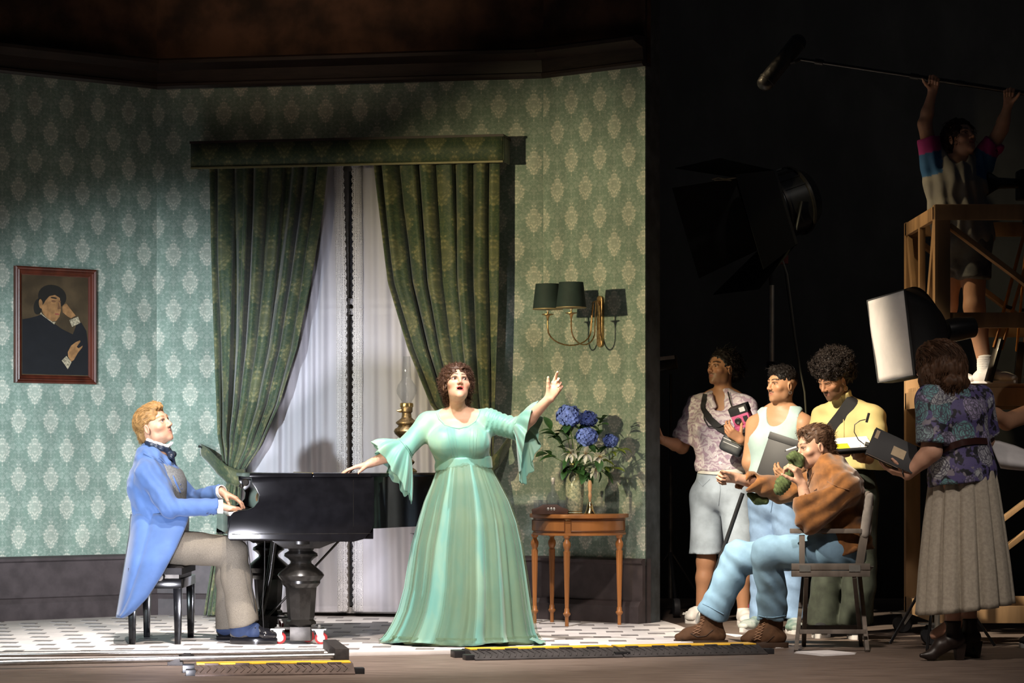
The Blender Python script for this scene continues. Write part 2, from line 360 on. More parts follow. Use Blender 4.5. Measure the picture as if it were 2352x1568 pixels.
def drape(name, label, Lt, Rt, nf, vtop, vbot, off, amp, seed, tie_v, spread=1.0):
    rr = random.Random(seed); ph = [rr.uniform(-.9, .9) for _ in range(nf + 2)]; am = [rr.uniform(.6, 1.25) for _ in range(nf + 2)]
    th = thing(name, label, 'curtain', wp((interp(Lt, vbot) + interp(Rt, vbot)) / 2, vbot, off))
    def fold(s, v):
        x = s * nf; k = min(int(x), nf - 1); f = x - k
        a = am[k] * (1 - f) + am[k + 1] * f; p = ph[k] * (1 - f) + ph[k + 1] * f
        g = interp(amp, v)
        w = math.cos(2 * math.pi * x + p * .9 + .7 * math.sin(v * .004 + k)); w = math.copysign(abs(w) ** .75, w)
        return g * (a * w + .35 * math.sin(4.3 * x * 2 + p + v * .003))
    def P(s, t_):
        v = vtop + (vbot - vtop) * t_; u = interp(Lt, v) * (1 - s) + interp(Rt, v) * s
        q = wp(u, v, off); sag = .06 * math.exp(-((v - tie_v) / 60) ** 2)
        q2 = q + V((nB.x, nB.y, 0)) * (fold(s, v) + sag * math.sin(math.pi * s))
        q2 += V((dB.x, dB.y, 0)) * .35 * interp(amp, v) * math.sin(2 * math.pi * s * nf * 1.0 + .6)
        return q2
    wid = spread
    uvgrid('drape', P, nf * 18, 110, drape_m, th, uvs=lambda s, t_: (s * wid, (1 - t_) * 3.05), thick=.006)
    return th
dl = drape('damask_curtain', 'green damask curtain tied back behind the seated pianist', [(370, 482), (1000, 500), (1060, 512), (1098, 524), (1150, 508), (1300, 484), (1412, 466)],
      [(370, 752), (480, 740), (650, 713), (800, 683), (930, 643), (1030, 597), (1075, 566), (1098, 556), (1150, 553), (1300, 562), (1412, 568)], 7, 370, 1412, .165,
      [(370, .045), (600, .065), (900, .05), (1040, .025), (1098, .012), (1180, .035), (1412, .05)], 3, 1098, 1.15)
dr = drape('damask_curtain', 'green damask curtain swept aside behind the singing woman', [(370, 858), (500, 874), (650, 893), (800, 938), (930, 990), (1000, 1045), (1040, 1085), (1080, 1110), (1200, 1090), (1412, 1075)],
      [(370, 1146), (700, 1142), (900, 1136), (1040, 1132), (1080, 1136), (1200, 1150), (1412, 1160)], 7, 370, 1412, .165,
      [(370, .045), (600, .065), (900, .05), (1030, .025), (1075, .012), (1180, .035), (1412, .05)], 5, 1075, 1.2)
def tieback(th, pts, wd):
    def P(s, t_):
        k = s * (len(pts) - 1); i = min(int(k), len(pts) - 2); f = k - i
        a, b_ = pts[i], pts[i + 1]; u = a[0] * (1 - f) + b_[0] * f; v = a[1] * (1 - f) + b_[1] * f; o = a[2] * (1 - f) + b_[2] * f
        return wp(u, v + (t_ - .5) * wd * (1 + .5 * math.sin(math.pi * s)), o + .012 * math.sin(math.pi * t_))
    uvgrid('tieback', P, 24, 5, drape_m, th, uvs=lambda s, t_: (s * .4, t_ * .09), thick=.008)
tieback(dl, [(460, 1032, .02), (478, 1046, .12), (500, 1070, .22), (522, 1089, .26), (545, 1098, .26), (562, 1092, .2), (562, 1080, .1)], 26)
tieback(dr, [(1172, 1010, .02), (1160, 1030, .12), (1146, 1052, .22), (1128, 1070, .26), (1110, 1076, .24), (1104, 1070, .1)], 26)
MB().tube([wp(457, 1026, 0), wp(457, 1024, .05), wp(464, 1028, .06)], .006).build('hook', mat('black_iron'), dl)
# sheer curtains with lace borders
m, t, b = new_mat('white_voile'); tc = t.n('TexCoord').outputs['Object']
b.inputs['Base Color'].default_value = (.66, .65, .71, 1); b.inputs['Roughness'].default_value = .8; b.inputs['Alpha'].default_value = .74
voile = m
m, t, b = new_mat('cotton_lace'); tc = t.n('TexCoord').outputs['UV']
vo = t.voro(t.vscale(tc, (1, 1, 1)), 95, 'DISTANCE_TO_EDGE', .35); al = t.ss(vo.outputs['Distance'], .28, .16)
sp = t.n('SeparateXYZ'); t.put(sp.inputs[0], tc); row = t.m('ABSOLUTE', t.m('SUBTRACT', t.m('FRACT', t.m('MULTIPLY', sp.outputs[0], 38.0)), .5)); al = t.m('MAXIMUM', al, t.ss(row, .40, .46))
b.inputs['Base Color'].default_value = (.68, .67, .69, 1); b.inputs['Roughness'].default_value = .8; t.put(b.inputs['Alpha'], al); lace = m
def sheer(label, Lt, Rt, nf, seed, lace_left):
    rr = random.Random(seed); ph = [rr.uniform(-1.2, 1.2) for _ in range(nf + 2)]; am = [rr.uniform(.35, 1.2) for _ in range(nf + 2)]
    th = thing('sheer_curtain', label, 'curtain', wp((interp(Lt, 1404) + interp(Rt, 1404)) / 2, 1404, .03))
    def off(s, v):
        x = s * nf; k = min(int(x), nf - 1); f = x - k; a = am[k] * (1 - f) + am[k + 1] * f; p = ph[k] * (1 - f) + ph[k + 1] * f
        return .03 + .017 * a * math.sin(2 * math.pi * x + p + .5 * math.sin(v * .003)) + .006 * math.sin(31 * s + v * .004)
    def P(s, t_):
        v = 372 + (1403 - 372) * t_; return wp(interp(Lt, v) * (1 - s) + interp(Rt, v) * s, v, off(s, v))
    uvgrid('voile_panel', P, nf * 12, 60, voile, th)
    def H(s, t_):
        v = 1392 + 13 * t_; return wp(interp(Lt, v) * (1 - s) + interp(Rt, v) * s, v, off(s, v) + .003)
    uvgrid('hem', H, nf * 12, 1, voile, th)
    ed = Lt if lace_left else Rt; sg = 1 if lace_left else -1
    def Q(s, t_):
        v = 372 + (1404 - 372) * t_; z = t_ * 62; uu = interp(ed, v) + sg * 19 * (1 - s); so = min(1, max(0, (uu - interp(Lt, v)) / (interp(Rt, v) - interp(Lt, v))))
        sc = 3.2 * abs(math.sin(math.pi * z)) if s > .99 else 0
        return wp(interp(ed, v) + sg * (19 * (1 - s)) - sg * (3 + sc) * s, v, off(so, v) + .006 + .002 * math.sin(z * 1.3))
    uvgrid('lace_border', Q, 5, 500, lace, th, uvs=lambda s, t_: (s * .065, t_ * 3.0), thick=.0015)
    return th
sheer('left white voile curtain with a lace edge behind the piano', [(372, 560), (1403, 540)], [(372, 784), (560, 789), (700, 792), (1000, 792), (1403, 794)], 9, 1, False)
sheer('right white voile curtain with a lace edge beside the oil lamp', [(372, 812), (600, 815), (1000, 814), (1403, 815)], [(372, 1120), (1403, 1140)], 10, 4, True)
# ------------------------------------------------------------------ grand piano
lac = mat('black_piano_lacquer', (.004, .004, .005), .14, var=.2, spec=.22)
lac2 = mat('worn_black_lacquer', (.009, .008, .007), .25, var=.4, vs=18, spec=.3)
steel = mat('zinc_plated_steel', (.55, .55, .52), .35, 1, var=.15)
dsteel = mat('dark_steel', (.06, .055, .05), .45, .8, var=.3)
gp = thing('grand_piano', 'black grand piano on wheeled leg dollies between the two singers', 'piano', (-1.2, 15.5, FLZ))
th = math.radians(9); ca, sa = math.cos(th), math.sin(th)
PO = V((-1.60, 14.82, 0))                              # near front corner; local x to the tail, local y across the keyboard (away)
MP = Matrix.Translation(PO) @ Matrix(((ca, -sa, 0, 0), (sa, ca, 0, 0), (0, 0, 1, 0), (0, 0, 0, 1)))
KW = 1.42                                              # case width
ZT, ZB, ZR = .985, .635, .69                           # lid underside, key bed bottom, rim bottom
def pb(): return MB(MP)
# rim plan: near side straight, then the bent side, round tail, straight bass side
bent = [(.80, 0), (.86, .05), (.93, .17), (1.02, .33), (1.14, .48), (1.28, .60), (1.40, .70), (1.50, .82), (1.555, .95), (1.56, 1.10), (1.52, 1.24), (1.44, 1.34), (1.33, KW)]
def rim_poly(z): return [(.30, 0, z), *[(x, y, z) for x, y in bent], (.30, KW, z)]
pb().prism(rim_poly(ZR), (0, 0, ZT - ZR)).build('rim', lac, gp, angle=30)
# cheeks: thick side panels with the scrolled arm (profile in x,z)
cheek = [(-.015, .64), (.0, .625), (.70, .615), (.76, .63), (.80, .67), (.82, .72), (.82, ZT), (.12, ZT), (.125, .95), (.145, .92), (.165, .88), (.16, .845), (.135, .815), (.10, .80), (.05, .795), (.02, .785), (.005, .77), (-.01, .70)]
for y in (-.012, KW - .03): pb().prism([(x, y, z) for x, z in cheek], (0, .042, 0)).build('cheek', lac, gp, angle=30, bevel=.004)
pb().box((.02, .03, .63), (.82, KW - .03, .72)).build('key_bed', lac, gp, bevel=.003)
pb().box((-.012, .03, .66), (.012, KW - .03, .765)).build('key_slip', lac, gp, bevel=.003)
pb().prism([(.17, .03, .80), (.20, .03, .97), (.23, .03, .97), (.21, .03, .80)], (0, KW - .06, 0)).build('fallboard', lac, gp)
ivory = mat('ivory_key', (.72, .69, .62), .3); ebony = mat('ebony_key', (.01, .01, .01), .35)
kw = (KW - .10) / 52
mb = pb(); mb.box((-.002, .05 + .0008, .765), (.155, .05 + kw - .0008, .785)); k0 = mb.build('white_key', ivory, gp)
for i in range(1, 52):
    k = dup(k0, gp); dlt = MP.to_3x3() @ V((0, kw * i, 0)); k.location = dlt
mb = pb(); mb.box((.05, .05 + kw - .006, .785), (.155, .05 + kw + .006, .797)); b0 = None
for i in range(51):
    if (i % 7) in (1, 4): continue
    if b0 is None: b0 = mb.build('black_key', ebony, gp); b0.location = MP.to_3x3() @ V((0, kw * i, 0)); continue
    k = dup(b0, gp); k.location = MP.to_3x3() @ V((0, kw * i, 0))
# lid in two leaves with rounded lip, hinge line
lidp = [(.11, -.02), (.80, -.02), (.875, .035), (.945, .155), (1.035, .315), (1.15, .465), (1.29, .585), (1.42, .69), (1.52, .81), (1.58, .95), (1.585, 1.11), (1.54, 1.26), (1.45, 1.37), (1.33, KW + .02), (.11, KW + .02)]
lid = pb().prism([(x, y, ZT) for x, y in [(.47, -.02)] + lidp[1:-1] + [(.47, KW + .02)]], (0, 0, .022)).build('lid', lac, gp, bevel=.004)
pb().prism([(x, y, ZT) for x, y in [(.11, -.02), (.465, -.02), (.465, KW + .02), (.11, KW + .02)]], (0, 0, .022)).build('lid_front_leaf', lac, gp, bevel=.004)
pb().tube([(.468, -.018, ZT + .022), (.468, KW + .018, ZT + .022)], .004).build('hinge', mat('old_brass', (.45, .32, .13), .35, 1), gp)
mb = pb(); mb.lathe([(.001, -.03), (.016, -.03), (.022, -.02), (.022, -.008), (.012, 0), (.02, .008), (.02, .02), (.001, .028)], (.085, -.008, .955), 14, (0, 1, 0)); mb.sphere((.065, -.012, .935), .014); mb.build('lid_scroll', lac2, gp)
mb = pb(); mb.box((.01, -.013, .66), (.80, -.0125, .664)); mb.box((.70, -.0135, .70), (.702, -.012, .97)); mb.build('case_bead', lac2, gp)
pb().lathe([(.003, 0), (.022, 0), (.024, .003), (.018, .006), (.003, .008)], (.158, .05, .87), 18, (-1, -.2, .1)).build('brass_knob', mat('old_brass'), gp)
# turned legs and caster dollies
legp = [(.10, .64), (.10, .60), (.078, .575), (.07, .56), (.095, .545), (.098, .53), (.075, .515), (.06, .50), (.062, .488), (.085, .47), (.125, .435), (.135, .42), (.125, .405), (.112, .39), (.112, .375), (.10, .36), (.09, .35), (.078, .18), (.072, .165), (.085, .155), (.088, .14), (.07, .13), (.055, .12), (.055, .09)]
wheel_m = mat('red_rubber_wheel', (.30, .018, .02), .45); hub_m = mat('cream_wheel_hub', (.65, .62, .52), .5)
def dolly(parent, c, r=.036, arms=((-.13, -.02), (.11, -.05), (.02, .14)), bolt=True, tyre=wheel_m):
    mb = MB(); mb.box((c.x - .06, c.y - .06, c.z + .02), (c.x + .06, c.y + .06, c.z + .10)); mb.box((c.x - .045, c.y - .045, c.z + .10), (c.x + .045, c.y + .045, c.z + .13)); hb = mb.build('dolly_block', dsteel, parent, bevel=.003)
    mb = MB()
    for ax, ay in arms: mb.beam((c.x, c.y, c.z + .09), (c.x + ax * 1.15, c.y + ay * 1.15, c.z + .09), .05, .012)
    mb.build('dolly_arm', dsteel, hb)
    for ax, ay in arms:
        p = V((c.x + ax, c.y + ay, c.z)); mb = MB(); mb.box((p.x - .04, p.y - .035, p.z + .083), (p.x + .04, p.y + .035, p.z + .089))
        for s_ in (-1, 1):
            mb.prism([(p.x - .025, p.y + s_ * .018, p.z + .083), (p.x + .025, p.y + s_ * .018, p.z + .083), (p.x + .02, p.y + s_ * .018, p.z + .03), (p.x + .002, p.y + s_ * .018, p.z + .025)], (0, .003 * s_, 0))
        if bolt: mb.lathe([(.001, .112), (.008, .112), (.008, .10), (.014, .10), (.016, .089)], p, 8)
        fk = mb.build('caster_fork', steel, parent)
        q = p + V((.01, 0, r)); mb = MB(); mb.lathe([(.02, -.014), (r * .8, -.014), (r, -.009), (r, .009), (r * .8, .014), (.02, .014)], q, 20, (0, 1, 0)); mb.build('wheel', tyre, fk)
        mb = MB(); mb.lathe([(.002, -.016), (r * .62, -.016), (r * .62, .016), (.002, .016)], q, 16, (0, 1, 0)); mb.build('wheel_hub', hub_m, fk)
oct_ = lambda a, h: 1.0
def piano_leg(x, y):
    c = MP @ V((x, y, 0)); mb = MB(); mb.lathe(legp[:17], (c.x, c.y, 0), 32); mb.lathe(legp[16:], (c.x, c.y, 0), 8); lg = mb.build('leg', lac2, gp, angle=28)
    mb = MB(MP); mb.prism([(x - .19, y - .09, .63), (x + .25, y - .09, .63), (x + .16, y - .09, .60), (x + .10, y - .09, .575), (x - .10, y - .09, .575), (x - .14, y - .09, .60)], (0, .2, 0)); mb.build('leg_bracket', lac2, gp, bevel=.004)
    dolly(gp, V((c.x, c.y, FLZ)))
piano_leg(.415, .16); piano_leg(.30, 1.27); piano_leg(1.36, 1.12)
# pedal lyre with rods and the diagonal brace seen under the case
mb = pb()
for y in (.64, .78): mb.tube([(.30, y, .63), (.27, y, .4), (.22, y, .16)], .014)
mb.box((.13, .60, .08), (.26, .82, .16)); mb.build('pedal_lyre', lac2, gp)
for y in (.66, .71, .76): pb().box((.04, y - .012, .085), (.15, y + .012, .095)).build('pedal', mat('old_brass'), gp)
mb = pb(); mb.tube([(.70, .60, .63), (.25, .70, .14)], .007); mb.build('lyre_brace', dsteel, gp)
mb = pb()
mb.tube([(.10, .05, .62), (.115, .05, .50), (.13, .10, .35), (.155, .15, .2), (.15, .2, .1)], .0035, 6); mb.tube([(.20, .05, .62), (.20, .06, .45), (.19, .1, .25), (.20, .15, .1)], .003, 6)
mb.build('hanging_wire', mat('black_cable', (.012, .012, .012), .5), gp)
# ------------------------------------------------------------------ piano bench
bn = thing('piano_bench', 'black padded piano bench with square tapered legs under the pianist', 'bench', (-1.98, 15.3, FLZ))
leather = mat('black_leather', (.010, .009, .010), .6, var=.3, bump=.15, bs=90, spec=.2)
bx0, bx1, by0, by1 = at(302, 1300, 15.1).x, at(424, 1300, 15.1).x, 14.97, 15.62
mb = MB(); mb.grid(lambda s, t_: V((bx0 + .005 + (bx1 - bx0 - .0) * s, by0 + (by1 - by0) * t_, .462 + .030 * (math.sin(math.pi * s) * math.sin(math.pi * t_)) ** .35 - .004 * abs(math.sin(3 * math.pi * s) * math.sin(4 * math.pi * t_)))), 24, 30)
mb.box((bx0, by0, .425), (bx1, by1, .463)); mb.build('cushion', leather, bn, angle=60)
MB().box((bx0 + .03, by0 + .03, .40), (bx1 - .02, by1 - .03, .427)).build('lift_frame', dsteel, bn)
MB().box((bx0 - .005, by0 - .005, .345), (bx1, by1 + .005, .40)).build('apron', lac, bn, bevel=.004)
for x in (bx0 + .02, bx1 - .025):
    for y in (by0 + .025, by1 - .025):
        MB().beam((x, y, FLZ), (x, y, .36), .034, .034, w2=.05, h2=.05).build('leg', lac, bn, bevel=.002)
for s_ in (by0 - .02, by1 + .02): MB().lathe([(.002, -.02), (.022, -.02), (.026, 0), (.022, .02), (.002, .02)], ((bx0 + bx1) / 2 + .03, s_, .412), 14, (0, 1, 0)).build('height_knob', dsteel, bn)
# ------------------------------------------------------------------ oil lamp on the piano
lz = ZT + .0225; lc = at(934, 1080, 15.86); lc.z = lz
ol = thing('oil_lamp', 'tall brass oil lamp with clear glass chimney standing on the piano', 'lamp', lc)
brz = mat('dark_bronze', (.16, .115, .06), .42, .85, var=.4, vs=60, bump=.25, bs=120)
MB().lathe([(.002, 0), (.062, 0), (.064, .008), (.05, .022), (.034, .03), (.03, .04), (.045, .055), (.05, .065), (.034, .08), (.02, .10), (.016, .13), (.02, .16), (.03, .175), (.035, .19), (.02, .20)], lc, 28).build('base', brz, ol)
MB().lathe([(.02, .198), (.05, .215), (.072, .235), (.078, .25), (.072, .265), (.055, .275), (.05, .285), (.066, .298), (.066, .306), (.04, .325), (.03, .335), (.028, .36), (.036, .37), (.036, .395), (.03, .41)], lc, 28).build('font', brz, ol)
MB().lathe([(.034, .395), (.038, .40), (.038, .418), (.033, .422), (.03, .40)], lc, 24, lob=lambda a, h: 1 + .06 * math.cos(12 * a)).build('burner_gallery', mat('old_brass'), ol)
MB().lathe([(.008, 0), (.012, .002), (.012, .008), (.004, .03)], lc + V((-.03, -.02, .375)), 12, (-1, -.3, 0)).build('wick_key', mat('old_brass'), ol)
gl = mat('clear_lamp_glass', (.12, .13, .14), .04, alpha=.16, spec=.9, var=0)
MB().lathe([(.028, .41), (.03, .43), (.045, .45), (.06, .48), (.062, .50), (.055, .53), (.04, .552), (.03, .565), (.027, .60), (.0225, .70), (.0235, .705), (.0215, .705), (.0205, .70), (.025, .60), (.028, .565), (.038, .55), (.053, .53), (.06, .50), (.058, .48), (.043, .452), (.028, .432), (.026, .41)], lc, 32).build('glass_chimney', gl, ol)
# ------------------------------------------------------------------ demilune console table
wood = mat('honey_oak', (.32, .125, .035), .42, var=.3, vs=5, stretch=(1, 1, .12), bump=.06, bs=30, coat=.15)
def tw(x, y, z): return MR @ V((x, -y, z))           # right-wall local: x along wall, y out of it
TX = .42; tcx, tcy = at(1330, 1180, 16.95).x, 0
tb = thing('console_table', 'honey coloured half-round console table with fluted legs against the wall', 'table', (tcx, 16.85, FLZ))
TZ = 1.06 - (1180 - HOR) * 16.75 / F                   # table top height
ang = math.radians(-8)                                 # stands nearly square to the audience
tc0 = V((at(1331, 1180, 16.98).x, 16.98, 0)); rx, ry = .322, .40
def tp(a, k=1.0, z=0.0):
    x, y = rx * k * math.cos(a), -ry * k * math.sin(a); return V((tc0.x + x * math.cos(ang) - y * math.sin(ang), tc0.y + x * math.sin(ang) + y * math.cos(ang), z))
arc = [math.pi * k / 40 for k in range(41)]
def half(k, z0, z1): return MB().prism([tp(a, k, z0) for a in arc], (0, 0, z1 - z0))
half(1.0, TZ - .026, TZ).build('table_top', wood, tb, bevel=.006)
half(.93, TZ - .125, TZ - .026).build('apron', wood, tb, bevel=.003)
half(.945, TZ - .137, TZ - .122).build('apron_bead', wood, tb, bevel=.002)
for a0, a1 in ((math.radians(100), math.radians(168)), (math.radians(12), math.radians(92))):
    mb = MB(); aa = [a0 + (a1 - a0) * k / 20 for k in range(21)]
    mb.add([tp(a, .947, z) for a in aa for z in (TZ - .108, TZ - .042)] + [tp(a, .92, z) for a in aa for z in (TZ - .108, TZ - .042)],
           [(2 * k, 2 * k + 2, 2 * k + 3, 2 * k + 1) for k in range(20)] + [(2 * k, 2 * k + 42, 2 * k + 44, 2 * k + 2) for k in range(20)] + [(2 * k + 1, 2 * k + 3, 2 * k + 45, 2 * k + 43) for k in range(20)] + [(0, 1, 43, 42), (40, 82, 83, 41)])
    dw = mb.build('drawer', wood, tb)
    fm = MB()
    for z in (TZ - .108, TZ - .042): fm.tube([tp(a, .949, z) for a in aa], .0032, 6)
    for a in (a0, a1): fm.tube([tp(a, .949, TZ - .108), tp(a, .949, TZ - .042)], .0032, 6)
    fm.build('drawer_moulding', mat('dark_oak_moulding', (.13, .045, .013), .5), dw)
H = TZ - .137 - FLZ
lp = [(.012, 0), (.0125, .06), (.014, .063), (.023, .075), (.024, .083), (.017, .09), (.016, .11), (.014, .115)]
lp2 = [(.013, .115), (.0215, H - .11), (.0225, H - .10)]
lp3 = [(.018, H - .10), (.016, H - .09), (.021, H - .08), (.026, H - .06), (.024, H - .045), (.015, H - .03), (.014, H - .02), (.022, H - .012), (.022, H + .004)]
for a in (math.radians(172), math.radians(98), math.radians(20), None):
    p = tp(a, .90, 0) if a is not None else V((at(1268, 1400, 17.05).x, 17.1, 0))
    p.z = FLZ; mb = MB(); mb.lathe(lp, p, 16); mb.lathe(lp2, p, 40, lob=lambda q, h: 1 - .10 * abs(math.cos(5 * q)) ** .6); mb.lathe(lp3, p, 16)
    mb.build('leg', wood, tb, angle=50)
# things on the table
cer = mat('crackled_celadon_glaze', (.30, .38, .28), .25, var=.4, vs=70, coat=.4, col2=(.50, .50, .34))
vc = at(1320, 1178, 16.78); vc.z = TZ
vs_ = thing('flower_vase', 'tall speckled celadon vase with gilt rims holding the hydrangeas', 'vase', vc)
MB().lathe([(.002, 0), (.048, 0), (.05, .006), (.046, .012), (.05, .03), (.058, .12), (.06, .18), (.055, .225), (.04, .25), (.03, .265), (.029, .30), (.034, .32), (.03, .322), (.024, .30), (.024, .26), (.02, .10)], vc, 36).build('body', cer, vs_)
gilt = mat('worn_gilt', (.55, .38, .12), .3, 1, var=.3)
for z, r in ((.004, .0505), (.016, .0475), (.32, .0345)): MB().lathe([(r - .002, -.003), (r, -.002), (r, .002), (r - .002, .003)], vc + V((0, 0, z)), 32).build('gilt_band', gilt, vs_)
bc = at(1355, 1180, 16.66); bc.z = TZ
bl = thing('hand_bell', 'polished brass hand bell with turned pale wooden handle beside the vase', 'bell', bc)
MB().lathe([(.002, .004), (.030, .002), (.037, 0), (.0375, .004), (.030, .014), (.024, .03), (.0195, .05), (.017, .062), (.010, .07), (.008, .085)], bc, 28, lob=lambda a, h: 1 + .02 * math.cos(16 * a)).build('bell_body', mat('polished_brass', (.75, .60, .30), .2, 1), bl)
MB().lathe([(.007, .075), (.009, .08), (.007, .09), (.010, .10), (.0125, .12), (.010, .135), (.0085, .14), (.011, .15), (.014, .18), (.013, .20), (.008, .215), (.002, .218)], bc, 18).build('handle', mat('pale_turned_wood', (.52, .30, .16), .5), bl)
cc = at(1263, 1178, 16.72); cc.z = TZ
cd = thing('decanter_caddy', 'dark wooden drinks caddy with metal badge on the console table', 'caddy', cc)
cw = mat('walnut_caddy', (.05, .022, .014), .5, var=.3)
prof = [(-.112, 0), (.112, 0), (.118, .03), (.075, .045), (.045, .062), (-.045, .062), (-.075, .045), (-.118, .03)]
for y in (-.075, .06): MB().prism([(cc.x + x, cc.y + y, TZ + z) for x, z in prof], (0, .012, 0)).build('side_panel', cw, cd, bevel=.003)
MB().box((cc.x - .105, cc.y - .063, TZ), (cc.x + .105, cc.y + .06, TZ + .012)).build('floor_board', cw, cd)
for x in (-.115, .105): MB().box((cc.x + x, cc.y - .063, TZ), (cc.x + x + .01, cc.y + .06, TZ + .03)).build('end_panel', cw, cd)
mb = MB()
for x in (-.012, .008, .026): mb.lathe([(.001, 0), (.008, 0), (.009, .002), (.001, .004)], (cc.x + x, cc.y - .075, TZ + .034), 12, (0, -1, 0))
mb.build('badge', steel, cd)
glass = mat('clear_glassware', (.14, .16, .17), .03, alpha=.18, spec=1.0, var=0)
q = cc + V((.02, 0, .012)); dc = thing('glass_decanter', 'clear glass decanter with cork stopper standing in the caddy', 'decanter', q)
MB().lathe([(.002, 0), (.04, 0), (.043, .01), (.043, .09), (.035, .115), (.016, .135), (.013, .15), (.013, .19), (.016, .195), (.014, .195), (.011, .19), (.011, .15), (.014, .135), (.033, .112), (.041, .09), (.041, .012), (.002, .006)], q, 26).build('bottle', glass, dc)
MB().lathe([(.009, .18), (.010, .195), (.013, .20), (.014, .215), (.012, .22), (.002, .222)], q, 16).build('stopper', mat('cork_and_steel', (.55, .52, .48), .4, .3), dc)
for k, (x, y) in enumerate(((-.045, -.025), (-.075, .02), (.075, -.02))):
    q = cc + V((x, y, .012)); lab = ('whisky tumbler nearest the front in the caddy, left of the decanter', 'whisky tumbler at the left end of the caddy', 'whisky tumbler at the right end of the caddy beside the vase')[k]
    o = MB().lathe([(.002, 0), (.025, 0), (.027, .004), (.031, .078), (.0295, .078), (.026, .012), (.002, .010)], q, 24).build('whisky_tumbler', glass, None, q); tag(o, lab, 'glass', 'tumblers in the caddy')
# ------------------------------------------------------------------ wall sconce with two shades
sc0 = MR @ V(((V((at(1364, 700, 17.2).x - .0, 17.2)) - C).dot(d3), 0, 0))
sx = (V((at(1364, 700, 17.12).x, 17.12)) - C).dot(d3)
def sw(x, y, z): return MR @ V((sx + x, -y, z))
sz = 1.06 + (HOR - 735) * 17.1 / F
sn = thing('wall_sconce', 'brass wall sconce with two dark green shades above the flowers', 'lamp', sw(0, 0, sz))
brs = mat('aged_brass', (.42, .27, .13), .38, .9, var=.35, vs=40)
mb = MB(); out = []
for k in range(24):
    a = 2 * math.pi * k / 24; x = .024 * math.cos(a); z = .024 * math.sin(a) + (.145 if math.sin(a) >= 0 else -.145); out.append(sw(x, 0, sz + z - .005))
nn = MR.to_3x3() @ V((0, -1, 0)); mb.prism(out, nn * .025); mb.build('back_plate', brs, sn, bevel=.006)
shade_m = mat('dark_green_card_shade', (.018, .034, .032), .75, var=.15); lin = mat('gold_shade_lining', (.35, .27, .14), .5, .3)
aud = V((0, -1, 0)); lef = V((-1, 0, 0))
def arm(sh, att):
    base = V(sh); z0 = sz + .10
    top = V((att.x, att.y, z0)); out_ = V((base.x - top.x, base.y - top.y, 0)); L = out_.length; e = out_.normalized(); pts = []
    pts = [top, top + e * .02 + V((0, 0, .03)), top + e * .05 + V((0, 0, .02)), top + e * .06 - V((0, 0, .06)), top + e * .07 - V((0, 0, .17))]
    cx = top + e * (.07 + (L - .07) / 2) - V((0, 0, .17)); rr = (L - .07) / 2
    for k in range(1, 12):
        a = math.pi * k / 12; pts.append(cx - e * rr * math.cos(a) - V((0, 0, .10 * math.sin(a))))
    pts.append(V((base.x, base.y, z0 - .16))); pts.append(V((base.x, base.y, z0 - .10)))
    MB().tube(pts, .0048, 8).build('arm', brs, sn)
    c = V((base.x, base.y, z0 - .12)); MB().lathe([(.004, 0), (.008, .02), (.014, .035), (.038, .042), (.038, .046), (.006, .048), (.006, .07)], c, 18).build('drip_cup', brs, sn)
    q = c + V((0, 0, .075)); s_ = MB().lathe([(.097, 0), (.078, .165), (.076, .165), (.095, 0)], q, 36).build('lamp_shade', shade_m, sn)
    s_.data.polygons.foreach_set('use_smooth', np.ones(len(s_.data.polygons), dtype=bool))
    bm = bmesh.new(); bm.from_mesh(s_.data); bmesh.ops.delete(bm, geom=[f for f in bm.faces if len(f.verts) > 4], context='FACES_ONLY'); bm.to_mesh(s_.data); bm.free()
    MB().lathe([(.096, 0), (.0985, .001), (.0985, .005), (.096, .006)], q, 36).build('shade_trim', lin, s_)
    MB().lathe([(.006, .06), (.012, .075), (.012, .13), (.006, .15), (.001, .155)], c, 12).build('candle_bulb', mat('frosted_bulb', (.6, .55, .45), .4), sn)
shA = at(1258, 702, 16.86); shB = at(1312, 700, 16.70)
arm(V((shA.x, shA.y, 0)), sw(-.01, .02, 0)); arm(V((shB.x, shB.y, 0)), sw(.0, .03, 0))
# ------------------------------------------------------------------ portrait
pm = wall_frame(LW, A); dL = (A - LW).normalized(); nL = V((dL.y, -dL.x))
def lp_(u, v, off):
    q = A + nL * off; k = (u - 1176) / F; d = (q.x * nL.x + q.y * nL.y) / (k * nL.x + nL.y); return at(u, v, d)
pc = lp_(124, 748, 0); pf = thing('framed_portrait', 'oil portrait of a woman in black in a dark mahogany frame', 'painting', pc)
mah = mat('mahogany_frame', (.075, .016, .008), .35, var=.4, vs=8, stretch=(1, 1, .2), coat=.3)
ex = V((dL.x, dL.y, 0)); ez = V((0, 0, 1)); en = V((nL.x, nL.y, 0))
a_, b_ = lp_(31, 748, 0), lp_(217, 748, 0); HW = (b_ - a_).length / 2; HH = 267 * 17.4 / F / 2
fc = (a_ + b_) / 2; fc.z = pc.z
def pp(x, z, o): return fc + ex * x + ez * z + en * o
wfr = .055
for (x0, z0, x1, z1, ix, iz) in ((-1, -1, 1, -1, 0, 1), (1, -1, 1, 1, -1, 0), (1, 1, -1, 1, 0, -1), (-1, 1, -1, -1, 1, 0)):
    mb = MB(); pr = [(0, .0), (0, .03), (.010, .036), (.020, .030), (.026, .034), (.034, .024), (.044, .022), (.050, .014), (wfr, .012), (wfr, 0)]; vs2 = []
    for (sx_, sz_) in ((x0, z0), (x1, z1)):
        for w_, o_ in pr: vs2.append(pp(sx_ * (HW - w_), sz_ * (HH - w_), o_))
    n_ = len(pr); mb.add(vs2, [(k, (k + 1) % n_, (k + 1) % n_ + n_, k + n_) for k in range(n_)] + [tuple(range(n_)), tuple(range(n_, 2 * n_))]); mb.build('frame_rail', mah, pf, angle=25)
